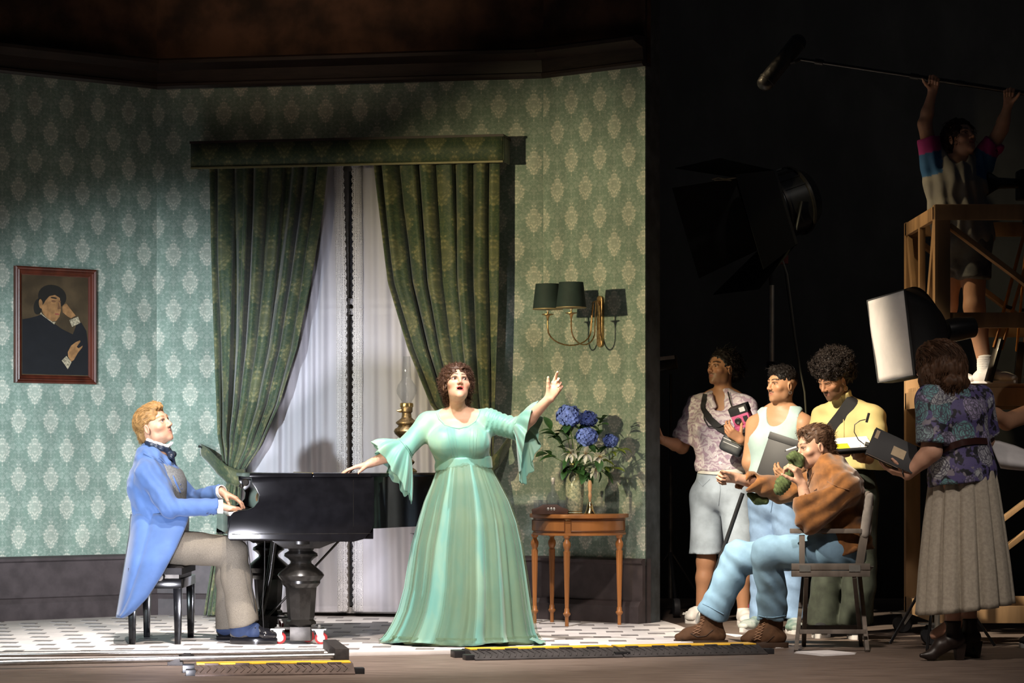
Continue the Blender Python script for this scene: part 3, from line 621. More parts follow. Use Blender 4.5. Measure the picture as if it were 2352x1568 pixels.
cv = mat('umber_canvas', (.062, .040, .020), .6, var=.45, vs=4)
canvas = MB().box((-1, -1, -1), (1, 1, 1)); canvas.v = [pp(v.x * (HW - wfr + .004), v.z * (HH - wfr + .004), .006 + .004 * v.y) for v in canvas.v]
cvo = canvas.build('canvas', cv, pf)
def paint(name, pts, m, o): MB().prism([pp(x, z, o) for x, z in pts], en * .0006).build(name, m, cvo)
def px(pts):  # crop pixels of the portrait -> frame coordinates
    return [((x - 572) / 430 * HW, -(y - 785) / 610 * HH) for x, y in pts]
def oval(cx, cy, rx_, ry_, rot=0, n=22): return [(cx + rx_ * math.cos(2 * math.pi * k / n) * math.cos(rot) - ry_ * math.sin(2 * math.pi * k / n) * math.sin(rot), cy + rx_ * math.cos(2 * math.pi * k / n) * math.sin(rot) + ry_ * math.sin(2 * math.pi * k / n) * math.cos(rot)) for k in range(n)]
pblack = mat('paint_black_dress', (.008, .008, .010), .6); phair = mat('paint_dark_hair', (.012, .010, .008), .6)
pskin = mat('paint_warm_flesh', (.25, .125, .05), .6, var=.25, vs=30); pshadow = mat('paint_flesh_shadow', (.13, .06, .028), .6); plip = mat('paint_lip', (.22, .06, .04), .6); pl = mat('paint_lace', (.30, .25, .17), .6, var=.6, vs=90)
paint('painted_dress', px([(225, 730), (300, 715), (380, 690), (430, 670), (560, 760), (640, 815), (760, 870), (800, 760), (850, 740), (905, 830), (925, 1000), (925, 1300), (225, 1300)]), pblack, .0105)
paint('painted_hair', px(oval(540, 480, 150, 125, .1)), phair, .0112); paint('painted_hair', px(oval(390, 590, 45, 85, .15)), phair, .0112)
paint('painted_face', px([(470, 520), (510, 475), (570, 460), (620, 490), (628, 560), (630, 620), (615, 690), (580, 735), (530, 740), (480, 700), (440, 660), (425, 600)]), pskin, .0118)
paint('painted_ear', px(oval(418, 560, 20, 50, -.1)), pskin, .0119)
paint('painted_eye', px(oval(553, 527, 24, 12, .1)), pshadow, .0125); paint('painted_eye', px(oval(618, 527, 12, 10)), pshadow, .0125)
paint('painted_brow', px(oval(556, 492, 34, 8, .12)), phair, .0125); paint('painted_mouth', px(oval(590, 662, 26, 9, .05)), plip, .0125); paint('painted_nose', px([(600, 545), (612, 545), (626, 605), (596, 612)]), pshadow, .0124)
paint('painted_hand', px([(660, 560), (690, 545), (740, 610), (790, 670), (740, 700), (700, 680), (650, 640), (645, 590)]), pskin, .0118)
paint('painted_hand', px([(705, 1060), (740, 990), (790, 950), (835, 930), (840, 945), (800, 1000), (820, 1015), (865, 985), (860, 1005), (815, 1060), (770, 1140), (740, 1160), (708, 1105)]), pskin, .0118)
paint('painted_cuff', px([(720, 720), (815, 680), (840, 745), (750, 790)]), pl, .0119); paint('painted_cuff', px([(640, 1150), (690, 1100), (745, 1165), (705, 1240)]), pl, .0119)
paint('painted_collar', px([(420, 650), (470, 700), (545, 745), (575, 745), (560, 770), (490, 720), (412, 665)]), pl, .0119)
# ------------------------------------------------------------------ implicit modelling: bodies and clothes as continuous surfaces
NTAB = RNG.random((32, 32, 32)).astype(np.float32)
def vnoise(p, sc):
    q = p * np.asarray(sc, dtype=np.float32); i = np.floor(q).astype(np.int32); f = q - i; f = f * f * (3 - 2 * f); r = 0
    for dx in (0, 1):
        wx = f[:, 0] if dx else 1 - f[:, 0]
        for dy in (0, 1):
            wy = f[:, 1] if dy else 1 - f[:, 1]
            for dz in (0, 1):
                wz = f[:, 2] if dz else 1 - f[:, 2]
                r = r + wx * wy * wz * NTAB[(i[:, 0] + dx) & 31, (i[:, 1] + dy) & 31, (i[:, 2] + dz) & 31]
    return r * 2 - 1
def surfnets(D, lo, h):
    s = D < 0; n = D.shape
    c = sum(s[a:n[0] - 1 + a, b:n[1] - 1 + b, e:n[2] - 1 + e].astype(np.int8) for a in (0, 1) for b in (0, 1) for e in (0, 1))
    act = (c > 0) & (c < 8); ijk = np.argwhere(act); idx = np.full(act.shape, -1, dtype=np.int32); idx[act] = np.arange(len(ijk))
    acc = np.zeros((len(ijk), 3), dtype=np.float32); cnt = np.zeros(len(ijk), dtype=np.float32)
    for ax in range(3):
        o1, o2 = [k for k in range(3) if k != ax]
        for a in (0, 1):
            for b in (0, 1):
                A0 = ijk.copy(); A0[:, o1] += a; A0[:, o2] += b; B0 = A0.copy(); B0[:, ax] += 1
                da = D[A0[:, 0], A0[:, 1], A0[:, 2]]; db = D[B0[:, 0], B0[:, 1], B0[:, 2]]; cr = (da < 0) != (db < 0)
                t_ = np.where(cr, da / np.where(cr, da - db, 1), 0); p = A0.astype(np.float32); p[:, ax] += t_
                acc += np.where(cr[:, None], p, 0); cnt += cr
    verts = lo + h * acc / np.maximum(cnt, 1)[:, None]; quads = []
    for ax in range(3):
        o1, o2 = [(1, 2), (2, 0), (0, 1)][ax]
        sl0 = [slice(1, n[k] - 1) for k in range(3)]; sl0[ax] = slice(0, n[ax] - 1); sl1 = list(sl0); sl1[ax] = slice(1, n[ax])
        a, b = s[tuple(sl0)], s[tuple(sl1)]; e = np.argwhere(a != b)
        if not len(e): continue
        fl_ = a[e[:, 0], e[:, 1], e[:, 2]]; off = np.array([1, 1, 1]); off[ax] = 0; e = e + off
        def g(d1, d2):
            q = e.copy(); q[:, o1] -= d1; q[:, o2] -= d2; return idx[q[:, 0], q[:, 1], q[:, 2]]
        q = np.stack([g(1, 1), g(0, 1), g(0, 0), g(1, 0)], 1); q = np.where(fl_[:, None], q, q[:, ::-1]); quads.append(q[(q >= 0).all(1)])
    return verts, np.concatenate(quads) if quads else np.zeros((0, 4), dtype=np.int32)
def na(v): return np.array(tuple(v), dtype=np.float32)
class Field:
    def __init__(s): s.ops = []; s.warps = []; s.lo = None
    def _add(s, lo, hi, fn, k, mode):
        lo, hi = np.array(lo, dtype=np.float32), np.array(hi, dtype=np.float32); s.ops.append((lo, hi, fn, k, mode))
        if mode == 0: s.lo = lo if s.lo is None else np.minimum(s.lo, lo); s.hi = hi if not hasattr(s, 'hi') else np.maximum(s.hi, hi)
        return s
    def limb(s, a, b, ra, rb, k=.015, mode=0, side=None, wa=None, wb=None):
        a, b = na(a), na(b); ab = b - a; L2 = max(float(ab @ ab), 1e-9)
        if side is None:
            R = max(ra, rb)
            def fn(x, y, z):
                px, py, pz = x - a[0], y - a[1], z - a[2]; t_ = np.clip((px * ab[0] + py * ab[1] + pz * ab[2]) / L2, 0, 1)
                return np.sqrt((px - t_ * ab[0]) ** 2 + (py - t_ * ab[1]) ** 2 + (pz - t_ * ab[2]) ** 2) - (ra + (rb - ra) * t_)
        else:
            sd = na(V(side).normalized()); wa = wa or ra; wb = wb or rb; R = max(ra, rb, wa, wb)
            def fn(x, y, z):
                px, py, pz = x - a[0], y - a[1], z - a[2]; t_ = np.clip((px * ab[0] + py * ab[1] + pz * ab[2]) / L2, 0, 1)
                qx, qy, qz = px - t_ * ab[0], py - t_ * ab[1], pz - t_ * ab[2]; w = qx * sd[0] + qy * sd[1] + qz * sd[2]
                r2 = np.maximum(qx * qx + qy * qy + qz * qz - w * w, 0); hw = wa + (wb - wa) * t_; hd = ra + (rb - ra) * t_
                k0 = np.sqrt((w / hw) ** 2 + r2 / hd ** 2); return (k0 - 1) * np.minimum(hw, hd)
        return s._add(np.minimum(a, b) - R, np.maximum(a, b) + R, fn, k, mode)
    def chain(s, pts, rs, k=.015, **kw):
        for i in range(len(pts) - 1): s.limb(pts[i], pts[i + 1], rs[i], rs[i + 1], k, **kw)
        return s
    def ell(s, c, r, ax=None, k=.015, mode=0):
        c = na(c); R = max(r); M = np.array([na(v) for v in ax]) if ax is not None else np.eye(3, dtype=np.float32)
        def fn(x, y, z):
            px, py, pz = x - c[0], y - c[1], z - c[2]; q = [(px * M[i, 0] + py * M[i, 1] + pz * M[i, 2]) / r[i] for i in range(3)]
            k0 = np.sqrt(q[0] ** 2 + q[1] ** 2 + q[2] ** 2); k1 = np.sqrt((q[0] / r[0]) ** 2 + (q[1] / r[1]) ** 2 + (q[2] / r[2]) ** 2)
            return k0 * (k0 - 1) / np.maximum(k1, 1e-6)
        return s._add(c - R, c + R, fn, k, mode)
    def box(s, c, r, ax=None, rd=.005, k=.01, mode=0):
        c = na(c); R = float(np.linalg.norm(r)); M = np.array([na(v) for v in ax]) if ax is not None else np.eye(3, dtype=np.float32)
        def fn(x, y, z):
            px, py, pz = x - c[0], y - c[1], z - c[2]; q = [np.abs(px * M[i, 0] + py * M[i, 1] + pz * M[i, 2]) - (r[i] - rd) for i in range(3)]
            return np.sqrt(sum(np.maximum(v, 0) ** 2 for v in q)) + np.minimum(np.maximum(np.maximum(q[0], q[1]), q[2]), 0) - rd
        return s._add(c - R, c + R, fn, k, mode)
    def cut(s, p, n, R=.3, k=.004):
        """keeps the side the normal points away from, within radius R of p"""
        p, n = na(p), na(V(n).normalized())
        return s._add(p - R, p + R, lambda x, y, z: -((x - p[0]) * n[0] + (y - p[1]) * n[1] + (z - p[2]) * n[2]), k, 1)
    def under(s, g, e=0.0, z0=-9, z1=99, k=.02):
        """union with another finished field, grown by e, between two heights"""
        lo, hi = g.lo.copy(), g.hi.copy(); lo[2] = max(lo[2], z0 - .02); hi[2] = min(hi[2], z1 + .02)
        s._add(lo - e, hi + e, (g, e, z0, z1), k, 3)
        s.lo = lo - e if s.lo is None else np.minimum(s.lo, lo - e); s.hi = hi + e if not hasattr(s, 'hi') else np.maximum(s.hi, hi + e); return s
    def warp(s, fn, amp): s.warps.append((fn, amp)); return s
    def eval(s, lo, hi, h, n=None):
        n = np.ceil((hi - lo) / h).astype(int) + 1 if n is None else n; X, Y, Z = (lo[i] + h * np.arange(n[i], dtype=np.float32) for i in range(3))
        D = np.full(n, .08, dtype=np.float32)
        for olo, ohi, fn, k, mode in s.ops:
            i0 = np.clip(np.floor((olo - k - 4 * h - lo) / h).astype(int), 0, n); i1 = np.clip(np.ceil((ohi + k + 4 * h - lo) / h).astype(int) + 1, 0, n)
            if (i1 <= i0).any(): continue
            if mode == 3:
                g, e, z0, z1 = fn; sub = D[i0[0]:i1[0], i0[1]:i1[1], i0[2]:i1[2]]; d = g.eval(lo + h * i0.astype(np.float32), None, h, i1 - i0) - e; zz = Z[None, None, i0[2]:i1[2]]
                d = np.maximum(d, np.maximum(z0 - zz, zz - z1)); hh = np.maximum(k - np.abs(sub - d), 0) / k; sub[...] = np.minimum(sub, d) - hh * hh * k * .25; continue
            d = fn(X[i0[0]:i1[0], None, None], Y[None, i0[1]:i1[1], None], Z[None, None, i0[2]:i1[2]]); sub = D[i0[0]:i1[0], i0[1]:i1[1], i0[2]:i1[2]]
            if mode == 0: hh = np.maximum(k - np.abs(sub - d), 0) / k; sub[...] = np.minimum(sub, d) - hh * hh * k * .25
            else: hh = np.maximum(k - np.abs(sub + d), 0) / k; sub[...] = np.maximum(sub, -d) + hh * hh * k * .25
        if s.warps:
            am = sum(a for _, a in s.warps); ii = np.argwhere(np.abs(D) < am + 2.5 * h); p = lo + h * ii.astype(np.float32)
            dd = sum(f(p) * a for f, a in s.warps); D[ii[:, 0], ii[:, 1], ii[:, 2]] += dd
        return D
def sdf_mesh(fld, vox, fine=(), pad=.03):
    """coarse grid over everything, finer grids inside the boxes `fine` = [(centre, half size, voxel)]"""
    lo, hi = fld.lo - pad, fld.hi + pad; vs, fs, n = [], [], 0
    boxes = [(na(c) - np.asarray(r, dtype=np.float32), na(c) + np.asarray(r, dtype=np.float32), h) for c, r, h in fine]
    v, f = surfnets(fld.eval(lo, hi, vox), lo, vox)
    if boxes:
        cen = v[f].mean(1); keep = np.ones(len(f), dtype=bool)
        for bl, bh, h in boxes: keep &= ~((cen > bl + vox * .8) & (cen < bh - vox * .8)).all(1)
        f = f[keep]
    vs.append(v); fs.append(f); n += len(v)
    for bl, bh, h in boxes:
        v, f = surfnets(fld.eval(bl, bh, h), bl, h); vs.append(v); fs.append(f + n); n += len(v)
    v, f = np.concatenate(vs), np.concatenate(fs); u, inv = np.unique(f, return_inverse=True)
    return v[u], inv.reshape(f.shape)
def sdf_obj(name, fld, m, parent, vox=.008, fine=(), col=None, base=None):
    v, f = sdf_mesh(fld, vox, fine); c = None
    if col is not None: c = col(v) if callable(col) else np.tile(np.array(col, dtype=np.float32), (len(v), 1))
    return add_obj(name, raw_mesh(name, v, f, True, None, None, c), m, parent, base)
# wrinkles
def folds(sc, seed=0.0): return lambda p: vnoise(p + seed, sc)
def ridge(dirv, wl, jit=.6, seed=0.0):
    d = na(V(dirv).normalized())
    return lambda p: np.sin((p @ d) * (2 * math.pi / wl) + 2.2 * jit * vnoise(p + seed, 9)) * (.35 + .65 * np.clip(.5 + vnoise(p + seed + 3, 6), 0, 1))
# ------------------------------------------------------------------ heads, hands, hair
class Head:
    def __init__(s, c, fwd, up, sc=1.0, fem=False, mouth=0, jaw=1.0, eye=.0052, nose=1.0):
        s.c = V(c); s.y = V(fwd).normalized(); u = V(up); s.z = (u - s.y * u.dot(s.y)).normalized(); s.x = s.y.cross(s.z); s.s = sc
        s.fem, s.mouth, s.jaw, s.eye, s.nose = fem, mouth, jaw, eye, nose; s.ax = (s.x, s.y, s.z)
    def L(s, x, y, z): return s.c + (s.x * x + s.y * y + s.z * z) * s.s
    def loc(s, v): return ((v - na(s.c)) @ np.array([na(s.x), na(s.y), na(s.z)]).T) / s.s
    def into(s, f, neck=None, nr=.052):
        k = s.s; L = s.L; ax = s.ax; j = s.jaw
        f.ell(L(0, -.014, .034), (.075 * k, .095 * k, .083 * k), ax, .02)
        f.ell(L(0, .022, -.028), ((.058 if s.fem else .061) * k, .066 * k, .083 * k), ax, .03)
        f.ell(L(0, .036, -.074), (.046 * k * j, .046 * k, .036 * k), ax, .03)
        f.ell(L(0, .073, -.098 - .006 * s.mouth), (.020 * k * j, .015 * k, .015 * k), ax, .018)
        for q in (-1, 1):
            f.ell(L(.041 * q, .056, -.022), (.024 * k, .022 * k, .02 * k), ax, .02)
            if not s.fem: f.ell(L(.05 * q, .008, -.068), (.014 * k * j, .022 * k, .024 * k), ax, .02)
            f.ell(L(.031 * q, .098, .006), (.019 * k, .017 * k, .013 * k), ax, .014, 1)
        f.limb(L(-.03, .076, .025), L(.03, .076, .025), (.009 if s.fem else .012) * k, (.009 if s.fem else .012) * k, .018)
        f.limb(L(0, .083, .016), L(0, .105 + .006 * (s.nose - 1), -.026), .0075 * k, .0105 * k * s.nose, .012)
        for q in (-1, 1):
            f.ell(L(.0115 * q, .095, -.031), (.0085 * k * s.nose, .010 * k, .0075 * k), ax, .008)
            f.ell(L(.0065 * q, .102, -.0385), (.0035 * k, .0045 * k, .0035 * k), ax, .003, 1)
            f.ell(L(.031 * q, .070, .004), (.0165 * k, .0145 * k, .0135 * k), ax, .006)          # lids
            f.ell(L(.031 * q, .084, .003), (.0135 * k, .009 * k, s.eye * k), ax, .003, 1)         # opening
            f.ell(L(.077 * q, -.008, -.012), (.009 * k, .019 * k, .031 * k), (s.x * math.cos(.35) * q + s.y * .0 - s.y * math.sin(.35), s.y * math.cos(.35) + s.x * q * math.sin(.35), s.z), .008)
            f.ell(L(.084 * q, -.006, -.010), (.005 * k, .010 * k, .018 * k), ax, .006, 1)
        mz = -.058; o = s.mouth
        f.limb(L(-.019, .078, mz + .004 + .002 * o), L(0, .0865, mz + .006 + .004 * o), .0055 * k, .007 * k, .006); f.limb(L(.019, .078, mz + .004 + .002 * o), L(0, .0865, mz + .006 + .004 * o), .0055 * k, .007 * k, .006)
        f.limb(L(-.013, .0765, mz - .007 - .010 * o), L(.013, .0765, mz - .007 - .010 * o), .0075 * k, .0075 * k, .006)
        f.limb(L(-.02, .09, mz), L(.02, .09, mz), .0022 * k, .0022 * k, .002, 1)
        if o: f.ell(L(0, .086, mz - .002 - .004 * o), (.017 * k, .024 * k, (.004 + .007 * o) * k), ax, .004, 1)
        if neck is not None: f.limb(L(0, -.030, -.05), neck, nr * .82, nr * .98, .03); f.limb(L(0, -.008, -.065), neck, nr * .66, nr * .85, .03)
    def paint(s, v, skin, lip=(.45, .16, .13), brow=(.06, .04, .03), beard=None, bd=.5, hair=None, hairline=.075, shadow=None, blush=.25, moust=None):
        p = s.loc(v); x, y, z = np.abs(p[:, 0]), p[:, 1], p[:, 2]; skin = np.array(skin); c = np.tile(skin, (len(v), 1))
        near = (np.abs(p) < .15).all(1); front = near & (y > .03)
        def mx(w, col): nonlocal c; w = np.clip(w, 0, 1)[:, None]; c = c * (1 - w) + np.array(col) * w
        sstep = lambda a, b, t_: np.clip((t_ - a) / (b - a), 0, 1)
        mx(front * blush * np.exp(-((x - .042) ** 2 + (z + .03) ** 2) / .0006), skin * np.array([1.05, .62, .55])); mx(front * blush * np.exp(-(x ** 2 + (z + .03) ** 2) / .0002) * (y > .09), skin * np.array([1.05, .65, .58]))
        if beard is not None:
            b = sstep(-.028, -.05, z - .35 * np.clip(x - .03, 0, 1)) * (y > -.02) * sstep(-.125, -.105, z) ; mx(near * b * bd, beard)
        if moust is not None: mx(front * moust * np.exp(-((z + .0465 + .12 * x) / .005) ** 2) * sstep(.031, .024, x) * (y > .04), brow)
        mx(front * (y > .066) * sstep(.024, .019, x) * sstep(.0125 + .009 * s.mouth, .009 + .009 * s.mouth, np.abs(z + .0600 + .004 * s.mouth) + .12 * x) * (.75 if not s.fem else 1), lip)
        if s.mouth: mx(front * (y > .055) * (y < .085) * (x < .016) * (np.abs(z + .062) < .006 + .006 * s.mouth), (.05, .012, .012))
        bz = .0285 + .0045 * np.sin(np.clip((x - .010) / .043, 0, 1) * 2.3) - .12 * np.clip(x - .04, 0, 1)
        mx(front * (x > .010) * (x < .053) * sstep(.0058, .0030, np.abs(z - bz)) * (y > .035) * .9, brow)
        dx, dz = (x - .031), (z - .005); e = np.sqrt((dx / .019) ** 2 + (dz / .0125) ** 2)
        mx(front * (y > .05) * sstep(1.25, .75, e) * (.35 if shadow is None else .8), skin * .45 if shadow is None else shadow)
        mx(front * (y > .05) * sstep(.004, .002, np.abs(dz - .0085 + 8 * dx * dx)) * (np.abs(dx) < .017) * .85, (.02, .012, .01))
        mx(front * (x > .004) * (x < .010) * (np.abs(z + .040) < .004) * (y > .088) * .7, (.08, .03, .02))
        if hair is not None:
            w = near * sstep(hairline - .008, hairline + .004, z + .10 * np.clip(.06 - y, 0, .2) * 3.0 * (x > 0) - .55 * np.clip(.0 + x - .062, 0, 1)); mx(w, hair)
        return c
    def eyes(s, parent, iris=(.10, .05, .02), gaze=None):
        g = s.y if gaze is None else V(gaze).normalized()
        for q in (-1, 1):
            c = s.L(.031 * q, .0685, .004); R = .0128 * s.s; a, b, z = frame_of(g, s.z); vs, cl, fs = [], [], []; n = 14
            rings = [(0, 0), (.14, 0), (.30, 0), (.32, 1), (.55, 1), (.60, 2), (.9, 2), (1.3, 2), (1.7, 2), (2.3, 2), (3.14, 2)]
            for t_, k in rings:
                for j in range(n):
                    an = 2 * math.pi * j / n; vs.append(tuple(c + (a * math.cos(an) + b * math.sin(an)) * math.sin(t_) * R + z * math.cos(t_) * R)); cl.append(((.005, .005, .005), iris, (.62, .60, .57))[k])
            for i in range(len(rings) - 1):
                for j in range(n): fs.append((i * n + j, i * n + (j + 1) % n, (i + 1) * n + (j + 1) % n, (i + 1) * n + j))
            add_obj('eye', raw_mesh('eye', vs, np.array(fs), True, None, None, np.array(cl)), mat('eye_surface', (1, 1, 1), .12, attr=True, var=0), parent)
def unit(a): return a / np.maximum(np.linalg.norm(a, axis=-1, keepdims=True), 1e-9)
def strands(name, roots, dirs, length, seg, r, color, parent, grav=.0, wob=.15, curl=0, cw=1.6, seed=0, cvar=.35, m=None, flow=None, taper=True):
    rg = np.random.default_rng(seed); N = len(roots); p = np.array(roots, dtype=np.float32); d = unit(np.array(dirs, dtype=np.float32))
    ln = np.broadcast_to(np.asarray(length, dtype=np.float32), (N,)) * rg.uniform(.7, 1.2, N); st = (ln / seg)[:, None]; path = [p.copy()]; ds = [d.copy()]; ph = rg.uniform(0, 6.28, N)
    for k in range(seg):
        d = unit(d + rg.normal(0, wob, (N, 3)) + np.array([0, 0, -grav])) if flow is None else unit(flow(p, d) + rg.normal(0, wob, (N, 3)))
        p = p + d * st; path.append(p.copy()); ds.append(d.copy())
    P_ = np.stack(path, 1); D_ = np.stack(ds, 1); up = np.array([.31, .42, .85]); e1 = unit(np.cross(D_, up)); e2 = np.cross(D_, e1)
    if curl:
        t_ = np.arange(seg + 1)[None, :] * cw + ph[:, None]; g = (np.minimum(np.arange(seg + 1), 2) / 2)[None, :]
        P_ = P_ + curl * ((np.cos(t_) * g)[..., None] * e1 + (np.sin(t_) * g)[..., None] * e2)
    tp_ = (1 - .75 * (np.arange(seg + 1) / seg) ** 2) if taper else np.ones(seg + 1); rr = (r * rg.uniform(.7, 1.3, N))[:, None] * tp_[None, :]
    ring = np.stack([P_ + rr[..., None] * (math.cos(a) * e1 + math.sin(a) * e2) for a in (0, 2.094, 4.189)], 2)
    V_ = ring.reshape(-1, 3); b = (np.arange(N)[:, None] * (seg + 1) + np.arange(seg)[None, :])[..., None] * 3
    q = np.stack([np.stack([b[..., 0] + i, b[..., 0] + (i + 1) % 3, b[..., 0] + 3 + (i + 1) % 3, b[..., 0] + 3 + i], -1) for i in range(3)], 2).reshape(-1, 4)
    cc = np.array(color)[None, :] * (1 + cvar * rg.uniform(-1, 1, (N, 1))); cc = np.repeat(cc, (seg + 1) * 3, 0)
    return add_obj(name, raw_mesh(name, V_, q, True, None, None, cc), m or mat('hair_fibre', (1, 1, 1), .55, attr=True, var=.1, spec=.25), parent)
def scatter(v, f, n, seed=0, keep=None):
    rg = np.random.default_rng(seed); c = v[f]; a = np.linalg.norm(np.cross(c[:, 2] - c[:, 0], c[:, 3] - c[:, 1]), axis=1); nr = unit(np.cross(c[:, 2] - c[:, 0], c[:, 3] - c[:, 1]))
    if keep is not None: a = a * keep(c.mean(1))
    i = rg.choice(len(f), n, p=a / a.sum()); s_, t_ = rg.random((n, 1)), rg.random((n, 1)); q = c[i]
    return (q[:, 0] * (1 - s_) + q[:, 1] * s_) * (1 - t_) + (q[:, 3] * (1 - s_) + q[:, 2] * s_) * t_, nr[i]
def hand(f, w, fwd, palm, thumb, curl=(20, 25, 20), spread=4, sc=1.0, th=(.35, .6, .25), thc=15, per=None):
    """w wrist, fwd fingers, palm = direction the palm faces, thumb = side the thumb is on"""
    w = V(w); a = V(fwd).normalized(); t_ = V(thumb); t_ = (t_ - a * t_.dot(a)).normalized(); n = a.cross(t_); n = n if n.dot(V(palm)) > 0 else -n
    K = [(.090, .027), (.094, .008), (.088, -.011), (.078, -.028)]; LN = [(.042, .025, .021), (.046, .029, .022), (.042, .026, .021), (.033, .019, .019)]
    P_ = lambda x, y, z=0: w + (a * x + t_ * y + n * z) * sc
    for i, (kx, ky) in enumerate(K):
        f.limb(P_(.0, ky * .55), P_(kx, ky), .0135 * sc, .0112 * sc, .014)
        cu = per[i] if per else curl; sp = math.radians((1.5 - i) * spread); ang = 0; q = P_(kx, ky); rad = (.0097, .0088, .0079, .0068)
        for j in range(3):
            ang += math.radians(cu[j]); d = (a * math.cos(sp) + t_ * math.sin(sp)) * math.cos(ang) + n * math.sin(ang); e = q + d * LN[i][j] * sc
            f.limb(q, e, rad[j] * sc * (.92 if i == 3 else 1), rad[j + 1] * sc * (.92 if i == 3 else 1), .0035 if j else .008); q = e
    b = P_(.022, .020, .008); d = (a * th[0] + t_ * th[1] + n * th[2]).normalized(); e = b + d * .044 * sc; f.limb(b, e, .0155 * sc, .012 * sc, .014)
    for k, (l, r0, r1) in enumerate(((.033, .0112, .0098), (.026, .0098, .0075))):
        d = (d + (a * .6 + n * .4) * math.sin(math.radians(thc))).normalized(); g = e + d * l * sc; f.limb(e, g, r0 * sc, r1 * sc, .004); e = g
    f.ell(P_(.045, .0, .006), (.034 * sc, .03 * sc, .012 * sc), (a, t_, n), .012)
def shoe_fld(ankle, toe, zs, r=.036, shaft=0, L=None, narrow=1.0):
    """upper of a shoe: heel under the ankle, running to the toe tip; zs = height of the sole's top"""
    f = Field(); A_, T = V(ankle), V(toe); d = V((T.x - A_.x, T.y - A_.y, 0)); n = d.length; e = d.normalized(); hl = V((A_.x, A_.y, zs)) - e * .045
    sd = V((-e.y, e.x, 0))
    f.limb(hl + V((0, 0, .03)), hl + e * .10 + V((0, 0, .035)), .036, .04, .02, side=sd, wa=.034 * narrow, wb=.038 * narrow)
    f.limb(hl + e * .10 + V((0, 0, .035)), hl + e * (n * .72 + .03) + V((0, 0, .022)), .045, .030, .03, side=sd, wa=.037 * narrow, wb=.046 * narrow)
    f.limb(hl + e * (n * .72 + .03) + V((0, 0, .02)), V((T.x, T.y, zs + .018)) - e * .03, .030, .022, .03, side=sd, wa=.046 * narrow, wb=.036 * narrow)
    f.limb(hl + e * .045 + V((0, 0, .03)), V((A_.x, A_.y, A_.z + .02 + shaft)), .042, .042 + .1 * shaft, .03)
    f.cut(V((A_.x, A_.y, zs)) + e * .08, (0, 0, -1), .5, .003); f.cut((A_.x, A_.y, A_.z + .015 + shaft), (0, 0, 1), .12)
    return f, hl, e, sd, n
def sole(parent, hl, e, sd, n, z0, z1, m, narrow=1.0, heel=0, name='sole'):
    pts = []; L = n + .045
    for k in range(36):
        a = 2 * math.pi * k / 36; x = .5 - .5 * math.cos(a); w = (.036 + .012 * math.sin(math.pi * min(1, x * 1.05)) + .005 * math.sin(2 * math.pi * x - 2)) * (abs(math.sin(a)) ** .55) * narrow
        pts.append(hl - e * .036 + e * (L + .03) * x * 1.0 + sd * math.copysign(w, math.sin(a)))
    return MB().prism([V((p.x, p.y, z0)) for p in pts], (0, 0, z1 - z0)).build(name, m, parent, bevel=.002)
def laces(parent, hl, e, sd, z, m, n=5, x0=.10, x1=.165, w=.018, zr=.03):
    mb = MB()
    for k in range(n):
        x = x0 + (x1 - x0) * k / max(1, n - 1); zz = z - zr * k / max(1, n - 1); p = hl + e * x; p = V((p.x, p.y, zz))
        mb.tube([p + sd * w - V((0, 0, .008)), p + sd * w * .5 + V((0, 0, .004)), p - sd * w * .5 + e * .008 + V((0, 0, .004)), p - sd * w + e * .012 - V((0, 0, .008))], .0025, 5)
        mb.tube([p - sd * w - V((0, 0, .008)), p - sd * w * .5 + V((0, 0, .004)), p + sd * w * .5 + e * .008 + V((0, 0, .004)), p + sd * w + e * .012 - V((0, 0, .008))], .0025, 5)
    mb.build('laces', m, parent)
SKIN = lambda: mat('human_skin', (1, 1, 1), .48, attr=True, var=.05, vs=60, bump=.06, bs=220, spec=.35, sss=.12)
def band(name, fn, n, m, w, th, parent, nrm):
    """flat strap following the points, `nrm(i)` = outward direction"""
    pts = [V(fn(i / n)) for i in range(n + 1)]; mb = MB(); vs = []
    for i, p in enumerate(pts):
        t_ = (pts[min(i + 1, n)] - pts[max(i - 1, 0)]).normalized(); o = V(nrm(i / n)).normalized(); sd = t_.cross(o).normalized()
        for a, b in ((-1, 0), (1, 0), (1, 1), (-1, 1)): vs.append(p + sd * a * w / 2 + o * b * th)
    mb.add(vs, [(i * 4 + k, i * 4 + (k + 1) % 4, i * 4 + 4 + (k + 1) % 4, i * 4 + 4 + k) for i in range(n) for k in range(4)] + [(3, 2, 1, 0), (n * 4, n * 4 + 1, n * 4 + 2, n * 4 + 3)])
    return mb.build(name, m, parent)
# ------------------------------------------------------------------ figures
from mathutils.bvhtree import BVHTree
class Surf:
    """lets straps, buttons and seams be laid on a finished garment"""
    def __init__(s, *objs):
        vs, fs, n = [], [], 0
        for o in objs:
            b = BASE[o.name]; vs += [v.co + b for v in o.data.vertices]; fs += [tuple(i + n for i in p.vertices) for p in o.data.polygons]; n = len(vs)
        s.t = BVHTree.FromPolygons(vs, fs)
    def hit(s, u, v, lift=.003, dmax=19, dflt=None):
        o = V((0, 0, CH)); d = (at(u, v, 10) - o).normalized(); r = s.t.ray_cast(o, d)
        if r[0] is None: return at(u, v, dflt) if dflt else None
        return r[0] - d * lift
    def line(s, pts, lift=.003, n=24, dflt=None):
        out = []
        for i in range(n + 1):
            k = i / n * (len(pts) - 1); j = min(int(k), len(pts) - 2); f = k - j; u = pts[j][0] * (1 - f) + pts[j + 1][0] * f; v = pts[j][1] * (1 - f) + pts[j + 1][1] * f
            p = s.hit(u, v, lift, dflt=dflt)
            if p is not None: out.append(p)
        return out
